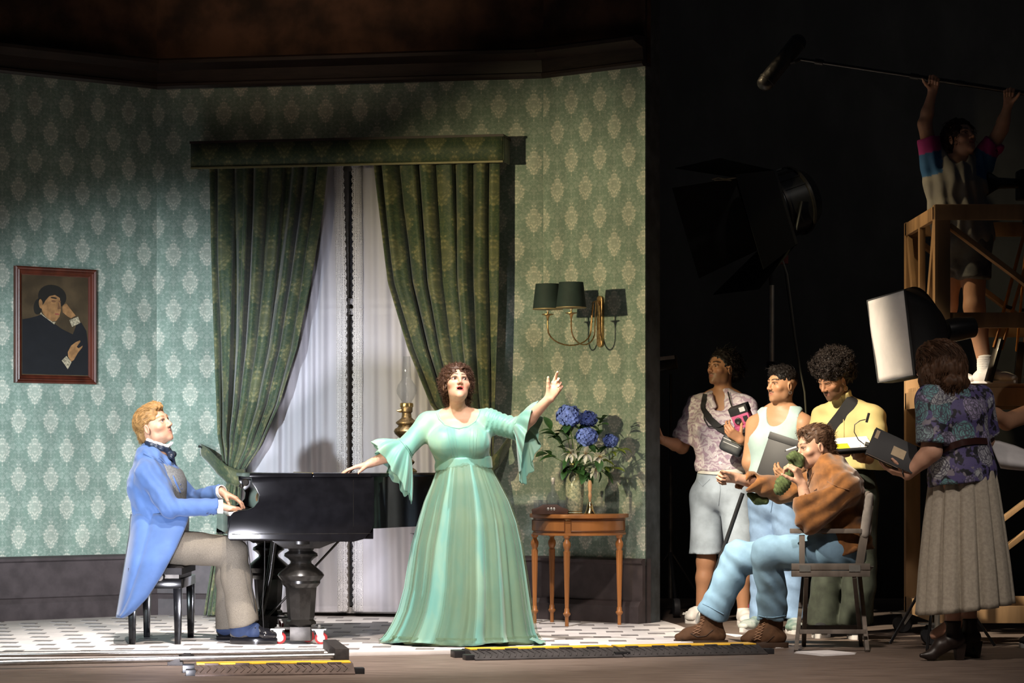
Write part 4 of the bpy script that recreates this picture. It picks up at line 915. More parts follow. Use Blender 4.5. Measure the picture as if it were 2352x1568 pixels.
def seam(name, surf, pts, r, m, parent, lift=.002, n=24, sides=6, dflt=None):
    l = surf.line(pts, lift, n, dflt); return MB().tube(l, r, sides).build(name, m, parent) if len(l) > 1 else None
def strap(name, surf, pts, w, m, parent, lift=.004, n=28, th=.003, dflt=None):
    l = surf.line(pts, lift, n, dflt); k = len(l) - 1
    return band(name, lambda t_: l[min(k, int(round(t_ * k)))], k, m, w, th, parent, lambda t_: (0, -1, .15))
def buttons(surf, pts, r, m, parent, name='button'):
    for u, v in pts:
        p = surf.hit(u, v, .0)
        if p: MB().lathe([(.001, 0), (r, 0), (r, .003), (r * .7, .004), (.001, .003)], p + V((0, .002, 0)), 12, (0, -1, 0)).build(name, m, parent)
def tor(f, pts, w, dp, sides, k=.04, e=0.0):
    for i in range(len(pts) - 1): f.limb(pts[i], pts[i + 1], dp[i] + e, dp[i + 1] + e, k, side=(sides[i] + sides[i + 1]) / 2, wa=w[i] + e, wb=w[i + 1] + e)
    return f
def arm(f, sh, el, wr, r=(.052, .047, .041, .029), k=.02, e=0.0):
    sh, el, wr = V(sh), V(el), V(wr); f.limb(sh, el, r[0] + e, r[1] + e, .035); m_ = el + (wr - el) * .35; f.limb(el, m_, r[1] - .004 + e, r[2] + e, k); f.limb(m_, wr, r[2] + e, r[3] + e, k); return f
def leg(f, hp, kn, an, r=(.085, .062, .056, .040), k=.03, e=0.0):
    hp, kn, an = V(hp), V(kn), V(an); f.limb(hp, kn, r[0] + e, r[1] + e, k); m_ = kn + (an - kn) * .35; f.limb(kn, m_, r[1] + e, r[2] + e, k); f.limb(m_, an, r[2] + e, r[3] + e, k); return f
def hem(f, p, n, r, R=.2, depth=.05, wall=.012, ax=None):
    """open end: planar cut plus a hollow"""
    p, n = V(p), V(n).normalized(); a = V(ax).normalized() if ax is not None else n; f.limb(p + a * .06, p - a * depth, r - wall, r - wall - .004, .006, 1); f.cut(p, n, R); return f
def sleeve(f, sh, el, wr, r, fr=.1, k=.03, up=False):
    """a sleeve of its own, open at the cuff: fr = share of the forearm (up: of the upper arm) left bare"""
    g = Field(); sh, el, wr = V(sh), V(el), V(wr)
    if up: b = sh + (el - sh) * (1 - fr); g.limb(sh, b + (el - sh) * .12, r[0], r[1], .02); hem(g, b, el - sh, r[1], .3, .05, .018)
    else: arm(g, sh, el, wr, r); b = wr + (el - wr) * fr; hem(g, b, wr - el, r[3], .11, .045, .008)
    f.under(g, 0, k=k); return f
def pantleg(f, hp, kn, an, r, hp_, n_, rr, k=.035):
    g = Field(); leg(g, hp, kn, an, r, .035); hem(g, hp_, n_, rr, .6, .04, .022, V(an) - V(kn)); f.under(g, 0, k=k); return f
def core(pts, w, dp, sides, shs, hps=None, cr=(.05, .058, .05)):
    c = Field(); tor(c, pts, w, dp, sides); c.chain((shs[0], pts[-1], shs[1]), cr, .045)
    if hps:
        for h_, k_, a_ in hps: leg(c, h_, k_, a_)
    return c
def hair_cap(H, parent, color, ops, n, length, seg, r, flow, disp=(.006, (60, 60, 60)), vox=.004, keep=None, seed=0, **kw):
    f = Field()
    for op in ops:
        kind, c, rad = op[:3]; mode = 1 if kind == '-' else 0; f.ell(H.L(*c), tuple(x * H.s for x in rad), H.ax, op[3] if len(op) > 3 else .015, mode)
    f.warp(folds(disp[1], seed), disp[0]); v, fc = sdf_mesh(f, vox)
    cl = np.tile(np.array(color), (len(v), 1)) * (.75 + .25 * vnoise(v, (90, 90, 90)))[:, None]
    o = add_obj('hair', raw_mesh('hair', v, fc, True, None, None, cl), mat('hair_fibre', (1, 1, 1), .55, attr=True, var=.1, spec=.25), parent)
    rt, nr = scatter(v, fc, n, seed, (lambda c: keep(H.loc(c))) if keep else None); cen = na(H.L(0, -.02, .02))
    M = np.array([na(H.x), na(H.y), na(H.z)])
    def fw(p, d):
        lp = H.loc(p); g = np.asarray(flow(lp)) @ M; nn = unit(p - cen); return g - nn * ((g * nn).sum(1, keepdims=True)) * .8
    strands('hair_strands', rt - nr * .004, fw(rt, None), length, seg, r, color, o, seed=seed, flow=None if kw.get('curl') else fw, m=None, **kw)
    return o
CAP = [('+', (0, -.018, .04), (.084, .106, .090)), ('-', (0, .105, -.025), (.085, .075, .098)), ('-', (0, .03, -.13), (.12, .12, .09))]
white_cloth = mat('white_cotton', (.78, .77, .76), .8, var=.06)
# ---------- pianist
ps = thing('person', 'fair haired man in a blue tailcoat seated playing the piano', 'person', (-2.0, 15.25, FLZ))
Y = V((0, 1, 0)); D0 = 15.24
hip, wst, cst, nck = at(378, 1258, D0), at(372, 1192, D0), at(364, 1112, D0), at(356, 1050, D0)
shR, elR, wrR = at(343, 1090, 15.05), at(391, 1166, 14.99), at(506, 1163, 15.03); shL, elL, wrL = at(376, 1084, 15.43), at(440, 1150, 15.50), at(507, 1130, 15.36)
hpR, knR, anR = at(400, 1256, 15.13), at(534, 1268, 15.09), at(560, 1432, 15.02); hpL, knL, anL = at(400, 1256, 15.33), at(528, 1264, 15.40), at(528, 1442, 15.40)
Hd = Head(at(354, 977, 15.2), (.84, -.40, .30), (-.26, -.05, .96), 1.02, jaw=1.05)
sd = [Y, Y, Y, Y]; TW, TD = (.165, .148, .168, .13), (.125, .125, .135, .085); TD0 = TD
co_ = core((hip, wst, cst, nck), TW, TD, sd, (shR, shL), ((hpR, knR, anR), (hpL, knL, anL)))
f = Field(); f.ops = list(co_.ops); f.lo, f.hi = co_.lo, co_.hi; arm(f, shR, elR, wrR); arm(f, shL, elL, wrL); Hd.into(f, nck, .053)
for a_ in (anR, anL): f.limb(a_, a_ + V((.08, 0, -.07)), .032, .02)
hand(f, wrR + V((.012, 0, .002)), (1, .02, -.18), (0, 0, -1), (0, 1, 0), (22, 28, 22), 5, .98, (.6, .55, .35)); hand(f, wrL + V((.012, 0, .0)), (.9, -.1, -.42), (0, 0, -1), (0, -1, 0), (15, 25, 20), 5, .98, (.6, .55, .4))
skin = (.44, .25, .17)
bd = sdf_obj('body', f, SKIN(), ps, .010, [(Hd.c + V((0, 0, -.01)), (.15, .15, .16), .003), (wrR + V((.10, .01, -.01)), (.11, .07, .07), .003), (wrL + V((.10, 0, -.03)), (.11, .07, .08), .003)],
             lambda v: Hd.paint(v, skin, (.42, .17, .14), (.20, .11, .05), (.22, .13, .08), .42, (.30, .17, .07), .085))
Hd.eyes(ps, (.12, .16, .2), (.8, -.2, .45))
hair_cap(Hd, ps, (.30, .165, .06), [('+', (0, -.018, .038), (.080, .101, .086)), ('-', (0, .105, -.02), (.085, .075, .094)), ('-', (0, .03, -.13), (.12, .12, .09)), ('-', (.08, .008, -.035), (.03, .035, .045)), ('-', (-.08, .008, -.035), (.03, .035, .045)), ('+', (0, .055, .088), (.05, .036, .020)), ('+', (-.01, .01, .105), (.055, .07, .020)), ('+', (0, -.08, -.02), (.055, .032, .055))], 2200, .045, 6, .0013,
         lambda p: np.stack([p[:, 0] * 2.5, -.9 + 0 * p[:, 0], -.35 - 3 * np.clip(.04 - p[:, 2], 0, .1) + .5 * (p[:, 1] > .04)], 1), (.006, (50, 130, 50)), wob=.12)
tweed = mat('grey_tweed', (.115, .10, .078), .85, var=.35, vs=420, bump=.2, bs=260)
f = Field(); tor(f, (hip, wst), (.17, .15), (.122, .11), sd[:2]); f.under(co_, .006, .3, wst.z - .02); pantleg(f, hpR, knR, anR, (.100, .080, .080, .092), anR + V((0, 0, -.01)), (.3, 0, -1), .092); pantleg(f, hpL, knL, anL, (.100, .078, .078, .088), anL, (.1, 0, -1), .088)
f.warp(ridge((.8, .2, -.6), .12, 1.0), .003).warp(folds((14, 14, 7)), .006); sdf_obj('trousers', f, tweed, ps, .009)
wc = mat('grey_waistcoat', (.11, .115, .12), .7, var=.25, vs=120)
f = Field(); tor(f, (hip + V((.01, 0, .03)), wst + V((.012, 0, 0)), cst + V((.010, 0, 0)), nck), TW, TD, sd, e=.010); f.cut(nck + V((.0, 0, .005)), (.5, 0, 1), .25); w_o = sdf_obj('waistcoat', f, wc, ps, .009)
# shirt collar, cravat
f = Field(); cn = Hd.L(0, -.02, -.10)
for k in range(12):
    a0, a1 = k * math.pi / 6, (k + 1) * math.pi / 6; ax_, ay_ = V((1, 0, -.35)).normalized(), Y
    f.limb(cn + ax_ * .060 * math.cos(a0) + ay_ * .060 * math.sin(a0), cn + ax_ * .060 * math.cos(a1) + ay_ * .060 * math.sin(a1), .011, .011, .01)
f.limb(cn + V((.062, -.02, -.02)), cn + V((.085, -.035, .004)), .010, .006, .01); f.limb(cn + V((.062, .02, -.02)), cn + V((.085, .035, .004)), .010, .006, .01); sdf_obj('shirt_collar', f, white_cloth, ps, .005)
f = Field(); cn2 = cn + V((.003, 0, -.02))
for k in range(12):
    a0, a1 = k * math.pi / 6, (k + 1) * math.pi / 6
    f.limb(cn2 + ax_ * .066 * math.cos(a0) + ay_ * .066 * math.sin(a0), cn2 + ax_ * .066 * math.cos(a1) + ay_ * .066 * math.sin(a1), .013, .013, .02)
kn_ = cn2 + V((.075, -.01, -.045)); f.ell(kn_, (.022, .026, .02)); f.limb(kn_, kn_ + V((.012, -.05, -.012)), .014, .02, .01); f.limb(kn_, kn_ + V((.01, .045, .0)), .014, .02, .01); f.limb(kn_, kn_ + V((.012, 0, -.09)), .018, .03, .01)
f.warp(folds((40, 40, 40)), .0012); sdf_obj('cravat', f, mat('navy_satin', (.012, .018, .035), .35, var=.3), ps, .005)
blue = mat('blue_wool', (.042, .090, .225), .75, var=.12, vs=8, sheen=.15, bump=.06, bs=300)
f = Field(); tor(f, (hip + V((-.012, 0, .045)), wst + V((-.012, 0, 0)), cst + V((-.014, 0, 0)), nck + V((-.006, 0, -.012))), TW, TD, sd, e=.024); f.chain((shR, nck + V((-.015, 0, -.01)), shL), (.066, .07, .066), .05)
f.cut(at(418, 1130, D0), (.955, 0, -.30), .42); f.cut(at(384, 1045, D0), (.75, 0, .66), .16)
sleeve(f, shR, elR, wrR, (.072, .062, .053, .046), .05, .04); sleeve(f, shL, elL, wrL, (.072, .062, .053, .046), .05, .04)
f.limb(at(345, 1042, 15.16), at(392, 1062, 15.14), .018, .012, .02); f.cut(at(380, 1228, D0), (0, 0, -1), .3)
f.warp(ridge((.75, .2, .6), .05, 1.6, 2.2), .0035).warp(folds((24, 24, 16), 1.1), .004).warp(folds((9, 9, 7), 3.1), .007); coat = sdf_obj('tailcoat', f, blue, ps, .008)
for a_, b_ in ((wrR, elR), (wrL, elL)):
    e_ = (a_ - b_).normalized(); MB().lathe([(.036, -.03), (.040, 0), (.041, .022), (.037, .024), (.034, .0)], a_ - e_ * .008, 22, e_).build('shirt_cuff', white_cloth, ps)
FE = [(1170, 436), (1192, 432), (1215, 424), (1260, 404), (1320, 372), (1372, 338), (1405, 306), (1418, 284)]; BE = [(1170, 303), (1192, 300), (1230, 297), (1290, 287), (1360, 276), (1418, 267)]
def tail(sgn):
    def P(s_, t_):
        v = 1180 + (1418 - 1180) * t_; uf, ub = interp(FE, v), interp(BE, v); u = uf * (1 - s_) + ub * s_
        dep = (.15 + .07 * math.sin(math.pi * min(1, s_ * 1.4 + .1)) ** .6 + .16 * min(1, t_ * 2.2)) * (1 - s_ ** 14) + .010 * math.sin(9 * s_ + 3 * t_) * t_
        return at(u, v, D0 - sgn * max(dep, .004))
    uvgrid('tail', P, 26, 30, blue, coat, thick=.008)
tail(1); tail(-1)
sf = Surf(coat)
seam('pocket_flap', sf, [(307, 1212), (312, 1231), (345, 1228), (354, 1211)], .0035, blue, coat, n=30); seam('pocket_welt', sf, [(307, 1210), (354, 1208)], .003, blue, coat)
seam('lapel', sf, [(365, 1050), (386, 1072), (400, 1100), (418, 1140)], .006, blue, coat, n=30); seam('lapel', sf, [(330, 1040), (352, 1052), (372, 1062)], .005, blue, coat)
buttons(sf, [(476, 1178), (483, 1180), (490, 1181)], .006, mat('navy_button', (.02, .03, .07), .3), coat); buttons(Surf(w_o), [(414, 1112), (417, 1122)], .006, mat('navy_button'), w_o)
# spats and shoes
navy = mat('navy_felt_spat', (.014, .028, .075), .8, var=.2); blk = mat('black_patent', (.008, .008, .01), .18, coat=.5)
for an_, toe, lift in ((anR, at(640, 1452, 15.0), .012), (anL, at(612, 1462, 15.4), 0)):
    an2 = V((an_.x - .0, an_.y, FLZ + .10)); f, hl, e_, sd_, n_ = shoe_fld(an2, toe, FLZ + .022 + lift)
    so = sdf_obj('shoe', f, blk, ps, .006); sole(so, hl, e_, sd_, n_, FLZ, FLZ + .024 + lift, blk)
    f2, *_ = shoe_fld(an2 + V((0, 0, .03)), toe - e_ * .085, FLZ + .03 + lift, narrow=1.12); f2.limb(hl + V((.03, 0, .05)), an2 + V((.0, 0, .06)), .052, .046, .02); f2.cut(an2 + V((0, 0, .05)), (0, 0, 1), .12); sp_ = sdf_obj('spat', f2, navy, ps, .006)
    if lift: buttons(Surf(sp_), [(566, 1424), (574, 1434), (586, 1442), (598, 1446)], .005, blk, sp_)
# ---------- soprano
so_ = thing('person', 'woman in a long mint green gown singing with one arm raised', 'person', (at(1066, 1480, 15.1).x, 15.1, FLZ))
X = V((1, 0, 0)); Z_ = V((0, 0, 1)); D0 = 15.1
hip, wst, cst, nck = at(1068, 1120, D0), at(1064, 1062, D0), at(1054, 1008, D0), at(1052, 955, D0 + .02)
shR, elR, wrR = at(984, 972, D0), at(926, 1034, 14.98), at(850, 1064, 15.0); shL, elL, wrL = at(1122, 966, D0), at(1192, 986, 15.02), at(1262, 914, 14.92)
Hd = Head(at(1050, 883, 15.06), (.20, -.90, .36), (-.03, .36, .93), .98, fem=True, mouth=.32, jaw=.98, eye=.0062, nose=.82)
sd = [X, X, X, X]; TW, TD = (.18, .132, .160, .145), (.14, .105, .115, .075)
f = Field(); tor(f, (hip, wst, cst, nck + V((0, 0, -.03))), TW, TD, sd); arm(f, shR, elR, wrR, (.055, .046, .038, .025)); arm(f, shL, elL, wrL, (.055, .046, .038, .025))
f.chain((shR, nck, shL), (.045, .05, .045), .05); Hd.into(f, nck, .046)
br = [at(1020, 1018, D0 - .10), at(1090, 1016, D0 - .10)]
for p in br: f.ell(p, (.075, .065, .07), None, .04)
for q in (-1, 1): f.limb(hip + V((.08 * q, 0, 0)), V((hip.x + .09 * q, D0, FLZ + .08)), .08, .045); f.limb(V((hip.x + .09 * q, D0, FLZ + .06)), V((hip.x + .1 * q, D0 - .15, FLZ + .03)), .035, .025)
hand(f, wrR, (-.97, .02, -.24), (0, 0, -1), (0, -1, 0), per=[(8, 12, 8), (6, 12, 10), (8, 12, 10), (10, 14, 10)], spread=7, sc=.94, th=(.45, .75, .25))
hand(f, wrL, (.50, -.1, .86), (.1, -1, .1), (-.86, 0, .5), per=[(14, 22, 15), (38, 48, 30), (50, 55, 35), (48, 52, 35)], spread=5, sc=.94, th=(.75, .45, .25), thc=2)
skin = (.50, .30, .22)
sdf_obj('body', f, SKIN(), so_, .010, [(Hd.c + V((0, 0, -.01)), (.14, .15, .15), .0028), (wrR + V((-.09, 0, -.01)), (.11, .07, .05), .003), (wrL + V((.05, -.02, .08)), (.11, .12, .13), .003), (nck + V((0, -.06, -.03)), (.2, .14, .09), .006)],
        lambda v: Hd.paint(v, skin, (.40, .07, .075), (.035, .016, .012), shadow=(.10, .055, .045), blush=.5))
Hd.eyes(so_, (.06, .035, .02), (.35, -.8, .30))
tth = MB(); tth.grid(lambda s_, t_: Hd.L(-.013 + .026 * s_, .074 - .012 * (2 * s_ - 1) ** 2, -.051 - .006 * t_), 8, 2); tth.build('teeth', mat('tooth_enamel', (.75, .72, .66), .3), so_)
hair_cap(Hd, so_, (.060, .028, .017), [('+', (0, -.02, .045), (.086, .106, .092)), ('+', (0, -.03, .085), (.065, .075, .04)), ('+', (-.068, -.02, .005), (.024, .05, .06)), ('+', (.068, -.02, .005), (.024, .05, .06)), ('+', (-.035, -.075, -.06), (.05, .045, .06)), ('+', (.02, -.08, -.05), (.045, .04, .05)),
          ('-', (0, .12, -.03), (.075, .075, .10)), ('-', (0, .14, -.05), (.1, .075, .09))], 3200, .032, 8, .0012, lambda p: np.stack([p[:, 0] * 8, -.2 + 0 * p[:, 0], .2 - 8 * np.clip(.05 - p[:, 2], 0, .1)], 1), (.011, (75, 75, 75)), curl=.0065, cw=.85, wob=.12, seed=3)
# bodice
m, t, b = new_mat('mint_silk'); tc = t.n('TexCoord').outputs['Object']
hb = t.n('TexWave', bands_direction='DIAGONAL', wave_type='BANDS'); t.put(hb.inputs['Vector'], t.vscale(tc, (1, .2, 1))); hb.inputs['Scale'].default_value = 70
nz = t.ss(t.noise(t.vscale(tc, (3, 3, .8)), 3, 4), .35, .68); c = t.mix(nz, (.10, .30, .265), (.185, .335, .25)); c = t.mix(t.m('MULTIPLY', hb.outputs['Fac'], .10), c, (.40, .56, .50))
t.put(b.inputs['Base Color'], c); b.inputs['Roughness'].default_value = .55; b.inputs['Sheen Weight'].default_value = .3; mint = m
m, t, b = new_mat('olive_tulle'); tc = t.n('TexCoord').outputs['Object']
b.inputs['Base Color'].default_value = (.13, .18, .09, 1); b.inputs['Roughness'].default_value = .7; b.inputs['Alpha'].default_value = .22; tulle = m
f = Field(); tor(f, (wst - Z_ * .05, wst, cst, nck + V((0, 0, -.04))), (.130, .130, .160, .145), (.104, .104, .115, .075), sd, e=.012); f.chain((shR, nck + V((0, .01, -.02)), shL), (.058, .058, .058), .05)
for p in br: f.ell(p, (.088, .074, .082), None, .05)
arm(f, shR, elR, elR + (wrR - elR) * .3, (.066, .060, .058, .058)); arm(f, shL, elL, elL + (wrL - elL) * .3, (.066, .060, .058, .058))
f.ell(at(1053, 938, D0 - .10), (.128, .15, .108), None, .006, 1); f.cut(elR, elR - shR, .16); f.cut(elL, elL - shL, .16); f.cut(wst + V((0, 0, -.035)), (0, 0, -1), .4)
def ruch(p):  # gathers on the raised sleeve
    return np.sin(((p - na(shL)) @ na((elL - shL).normalized())) * 190 + 3 * vnoise(p, 12)) * (p[:, 0] > shL.x - .02)
f.warp(folds((18, 18, 9), 2.0), .004).warp(ruch, .0035); bod = sdf_obj('bodice', f, mint, so_, .007); sf = Surf(bod)
for k, (u0, u1) in enumerate(((1027, 1038), (1035, 1044), (1043, 1050), (1080, 1078), (1088, 1085), (1096, 1091))): seam('pintuck', sf, [(u0, 984), (u0 + (u1 - u0) * .5, 1012), (u1, 1048)], .0022, mint, bod, .0005, 20)
seam('neckline_piping', sf, [(1002, 948), (1008, 962), (1022, 976), (1040, 982), (1055, 984), (1075, 980), (1092, 968), (1100, 952), (1103, 942)], .0025, mint, bod, .001, 40)
f = Field(); p0, p1 = at(1065, 1073, D0), at(1064, 1055, D0); f.limb(p0 + V((0, 0, -.004)), p1 + V((0, 0, .004)), .142, .138, .01, side=(1, 0, .06), wa=.168, wb=.163); f.cut(at(1065, 1079, D0), (.05, 0, -1), .3); f.cut(at(1064, 1050, D0), (-.05, 0, 1), .3); f.warp(folds((20, 20, 40)), .002); sdf_obj('waistband', f, mint, bod, .006)
# flounced cuffs
def flounce(c, ax, r0, ext, drop, nr, ph, name, back=0):
    ax = V(ax).normalized(); up = V((0, 0, 1)); u1 = (up - ax * up.dot(ax)).normalized(); u2 = ax.cross(u1)
    def P(s_, t_):
        a = 2 * math.pi * s_; upn = (1 + math.cos(a)) / 2; rad = u1 * math.cos(a) + u2 * math.sin(a); g = t_ ** .8
        rr = r0 + (.035 + .02 * upn) * math.sin(min(1, t_ * 1.25) * math.pi / 2); w = .016 * (t_ ** .6) * math.sin(nr * a + ph) + .008 * t_ * math.sin((nr * 2 + 1) * a + 2 * ph)
        return c + rad * (rr + w) * (1 - .25 * (1 - upn) * g) + ax * (ext * g * (.25 + .75 * upn)) + V((back * g * (1 - upn), 0, 0)) - V((0, 0, 1)) * drop * (1 - upn) ** .8 * t_ ** 1.2 + ax * .5 * w
    o = uvgrid(name, P, 150, 30, mint, bod, thick=.002); mb = MB(); mb.tube([P(i / 60, .02) for i in range(61)], .006, 6); mb.build('gathering_cord', mint, o); return o
flounce(elR + (elR - shR).normalized() * -.02, (wrR - elR).normalized() + (elR - shR).normalized() * .9, .062, .14, .225, 9, .6, 'flounce', .03)
flounce(elL + (elL - shL).normalized() * -.01, (wrL - elL).normalized() + (elL - shL).normalized() * 1.1, .058, .15, .255, 9, 2.1, 'flounce', -.02)
# skirt
LP = [(1062, 1012), (1085, 1002), (1110, 994), (1150, 978), (1200, 964), (1252, 951), (1350, 937), (1400, 924), (1430, 911), (1455, 897), (1470, 884), (1484, 876)]
RP = [(1062, 1121), (1085, 1133), (1110, 1146), (1150, 1166), (1200, 1183), (1252, 1193), (1350, 1206), (1400, 1213), (1450, 1222), (1470, 1232), (1484, 1238)]
DH = [(1062, .130), (1110, .178), (1200, .235), (1350, .31), (1484, .36)]; rs = random.Random(5)
PH = [(n_, rs.uniform(0, 6.28), rs.uniform(.5, 1)) for n_ in (7, 11, 16, 23, 31, 47)]
def skirt_fn(grow, ph, amp):
    def P(s_, t_):
        v = 1062 + (1474 - 1062) * t_; ul, ur = interp(LP, v), interp(RP, v); cx = at((ul + ur) / 2, v, D0); hw = (ur - ul) / 2 * D0 / F; hd = interp(DH, v) * 1.02; a = 2 * math.pi * s_
        g = sum(w * math.sin(n_ * a + p + ph + .5 * math.sin(2.1 * t_ + n_)) / (1 + n_ * .035) for n_, p, w in PH); g = math.copysign(abs(g) ** .8, g); k = 1 + grow + amp * g * min(1, .25 + t_ * 1.2)
        z = cx.z; zf = FLZ + .006; zz = z
        if t_ > .9: zz = max(z, zf + .010 * (1 + math.sin(5 * a + ph)) * (t_ - .9) * 10 * (math.sin(a) < .3))
        return V((cx.x + hw * k * math.cos(a), D0 + hd * k * math.sin(a), zz))
    return P
sk = uvgrid('skirt', skirt_fn(0, 0, .045), 420, 50, mint, so_, thick=.002)
for gr, ph in ((.018, .9), (.036, 1.9)): uvgrid('tulle_overlay', skirt_fn(gr, ph, .040), 220, 50, tulle, sk)
def hemline(s_, t_):
    p = skirt_fn(.028, .9, .040)(s_, .955 + .012 * t_); return p
uvgrid('hem_band', hemline, 200, 2, mat('olive_hem', (.10, .18, .10), .7, alpha=.55), sk)
# small train spreading on the floor on both sides
for u0, u1, v0, sg, nm in ((905, 872, 1474, 1, 'train'), (1215, 1245, 1472, -1, 'train')):
    def P(s_, t_):
        u = u0 + (u1 - u0) * s_; p = fl(u, v0 + 4 * s_, FLZ); y = 14.83 + .42 * t_; return V((p.x + .02 * math.sin(5 * t_), y + .05 * s_, FLZ + .006 + .03 * (1 - s_) ** 2 + .006 * math.sin(9 * t_ + 4 * s_) ** 2 + .004))
    uvgrid(nm, P, 10, 24, tulle if sg > 0 else mint, sk, thick=.0015)
# ------------------------------------------------------------------ the film crew
def marbled(name, base, c2, c3, sc=14):
    m, t, b = new_mat(name); tc = t.n('TexCoord').outputs['Object']
    w = t.n('TexWave', wave_type='RINGS'); t.put(w.inputs['Vector'], tc); w.inputs['Scale'].default_value = sc * .55; w.inputs['Distortion'].default_value = 14; w.inputs['Detail'].default_value = 3; w.inputs['Detail Scale'].default_value = 1.6
    c = t.mix(t.ss(w.outputs['Fac'], .35, .75), base, c2); c = t.mix(t.ss(t.noise(tc, sc, 5, .7, 2.5), .55, .62), c, c3)
    t.put(b.inputs['Base Color'], c); b.inputs['Roughness'].default_value = .7; return m
def floral(name):
    """big pale roses on violet and black"""
    m, t, b = new_mat(name); tc = t.n('TexCoord').outputs['Object']
    ds = t.n('VectorMath', operation='ADD'); t.put(ds.inputs[0], tc); nz = t.n('TexNoise'); t.put(nz.inputs['Vector'], tc); nz.inputs['Scale'].default_value = 14
    sc = t.n('VectorMath', operation='SCALE'); t.put(sc.inputs[0], nz.outputs['Color']); sc.inputs['Scale'].default_value = .05; t.put(ds.inputs[1], sc.outputs[0]); v = ds.outputs[0]
    vo = t.voro(v, 8.5, 'F1', .8); d = vo.outputs['Distance']; flower = t.ss(d, .60, .50)
    pet = t.voro(v, 30, 'DISTANCE_TO_EDGE', 1); pe = t.ss(pet.outputs['Distance'], .02, .10); ring = t.ss(t.m('SINE', t.m('ADD', t.m('MULTIPLY', d, 55.0), t.m('MULTIPLY', t.noise(v, 40, 2), 7.0))), -.9, .6)
    bgc = t.mix(t.ss(t.noise(v, 22, 2), .45, .52), (.010, .010, .016), (.085, .070, .19)); bgc = t.mix(t.ss(t.noise(v, 17, 2), .58, .64), bgc, (.22, .20, .24))
    hue = t.n('SeparateColor'); t.put(hue.inputs[0], vo.outputs['Color']); fcl = t.mix(t.ss(hue.outputs[0], .35, .6), (.40, .42, .44), (.30, .26, .42)); fcl = t.mix(t.ss(hue.outputs[1], .72, .8), fcl, (.14, .32, .34))
    fcol = t.mix(t.m('MULTIPLY', pe, t.m('ADD', .25, t.m('MULTIPLY', ring, .75))), (.07, .065, .10), fcl)
    t.put(b.inputs['Base Color'], t.mix(flower, bgc, fcol)); b.inputs['Roughness'].default_value = .65; return m
denim_l = mat('bleached_denim', (.33, .39, .46), .85, var=.16, vs=10, bump=.12, bs=300); denim_m = mat('washed_blue_denim', (.20, .31, .48), .85, var=.2, vs=9, bump=.12, bs=300); denim_p = mat('pale_blue_denim', (.18, .31, .44), .85, var=.14, vs=9, bump=.12, bs=300)
blackw = mat('black_webbing', (.010, .010, .011), .7, bump=.2, bs=300); blackp = mat('black_plastic', (.014, .014, .016), .4); wsh = mat('white_sneaker_leather', (.62, .60, .58), .5); rub = mat('pale_rubber', (.58, .56, .55), .6); lacew = mat('white_lace_cord', (.75, .74, .72), .8)
Z1 = V((0, 0, 1))
def sneaker(parent, an, toe, m, z0=0.0, sm=rub, lc=lacew):
    f, hl, e_, sd_, n_ = shoe_fld(V((an.x, an.y, z0 + .10)), toe, z0 + .022, narrow=1.05); o = sdf_obj('sneaker', f, m, parent, .006); sole(o, hl, e_, sd_, n_, z0, z0 + .028, sm, 1.08); laces(o, hl, e_, sd_, z0 + .098, lc, 5, .085, .16, .02, .032); return o, hl, e_, sd_
# ---------- man with the instant camera
m1 = thing('person', 'man in a lilac patterned shirt and bleached denim shorts holding an instant camera', 'person', (at(1655, 1430, 17.3).x, 17.3, 0))
D0 = 17.3; sx_ = V((.86, -.5, 0)); sd = [sx_] * 4
hip, wst, cst, nck = at(1662, 1128, D0), at(1662, 1072, D0), at(1656, 980, D0), at(1660, 914, D0)
shR, elR, wrR = at(1602, 934, 17.42), at(1566, 1026, 17.45), at(1520, 1010, 17.22); shL, elL, wrL = at(1712, 936, 17.18), at(1738, 1018, 17.05), at(1702, 1010, 16.90)
hpR, knR, anR = at(1626, 1140, 17.38), at(1622, 1288, 17.38), at(1612, 1400, 17.38); hpL, knL, anL = at(1690, 1140, 17.25), at(1704, 1288, 17.2), at(1708, 1400, 17.2)
Hd = Head(at(1658, 845, 17.26), (-.80, -.58, .10), (.06, .02, 1), 1.0, jaw=.95, nose=1.05, eye=.004)
co_ = core((hip, wst, cst, nck), TW, TD, sd, (shR, shL), ((hpR, knR, anR), (hpL, knL, anL)), (.05, .058, .05)); f = Field(); f.ops = list(co_.ops); f.lo, f.hi = co_.lo, co_.hi; arm(f, shR, elR, wrR); arm(f, shL, elL, wrL); Hd.into(f, nck, .055)
hand(f, wrR, (-.35, -.30, .88), (-.9, .3, -.2), (.1, -1, .2), (10, 22, 15), 6, .98); hand(f, wrL, (-.75, -.2, .55), (.3, .2, .9), (.5, -.5, .6), (30, 42, 30), 4, .98, (.4, .6, .5))
for a_ in (anR, anL): f.limb(a_, a_ + V((0, -.05, -.06)), .036, .03)
sk_ = (.34, .17, .095); dk = (.012, .009, .008)
sdf_obj('body', f, SKIN(), m1, .011, [(Hd.c - Z1 * .01, (.14, .15, .16), .0032), (wrR + V((-.03, -.02, .09)), (.08, .08, .11), .0035), (wrL + V((-.07, -.02, .05)), (.11, .09, .10), .0035)], lambda v: Hd.paint(v, sk_, (.26, .10, .075), dk, (.08, .04, .022), .6, dk, .07, moust=.6))
Hd.eyes(m1, (.05, .025, .012))
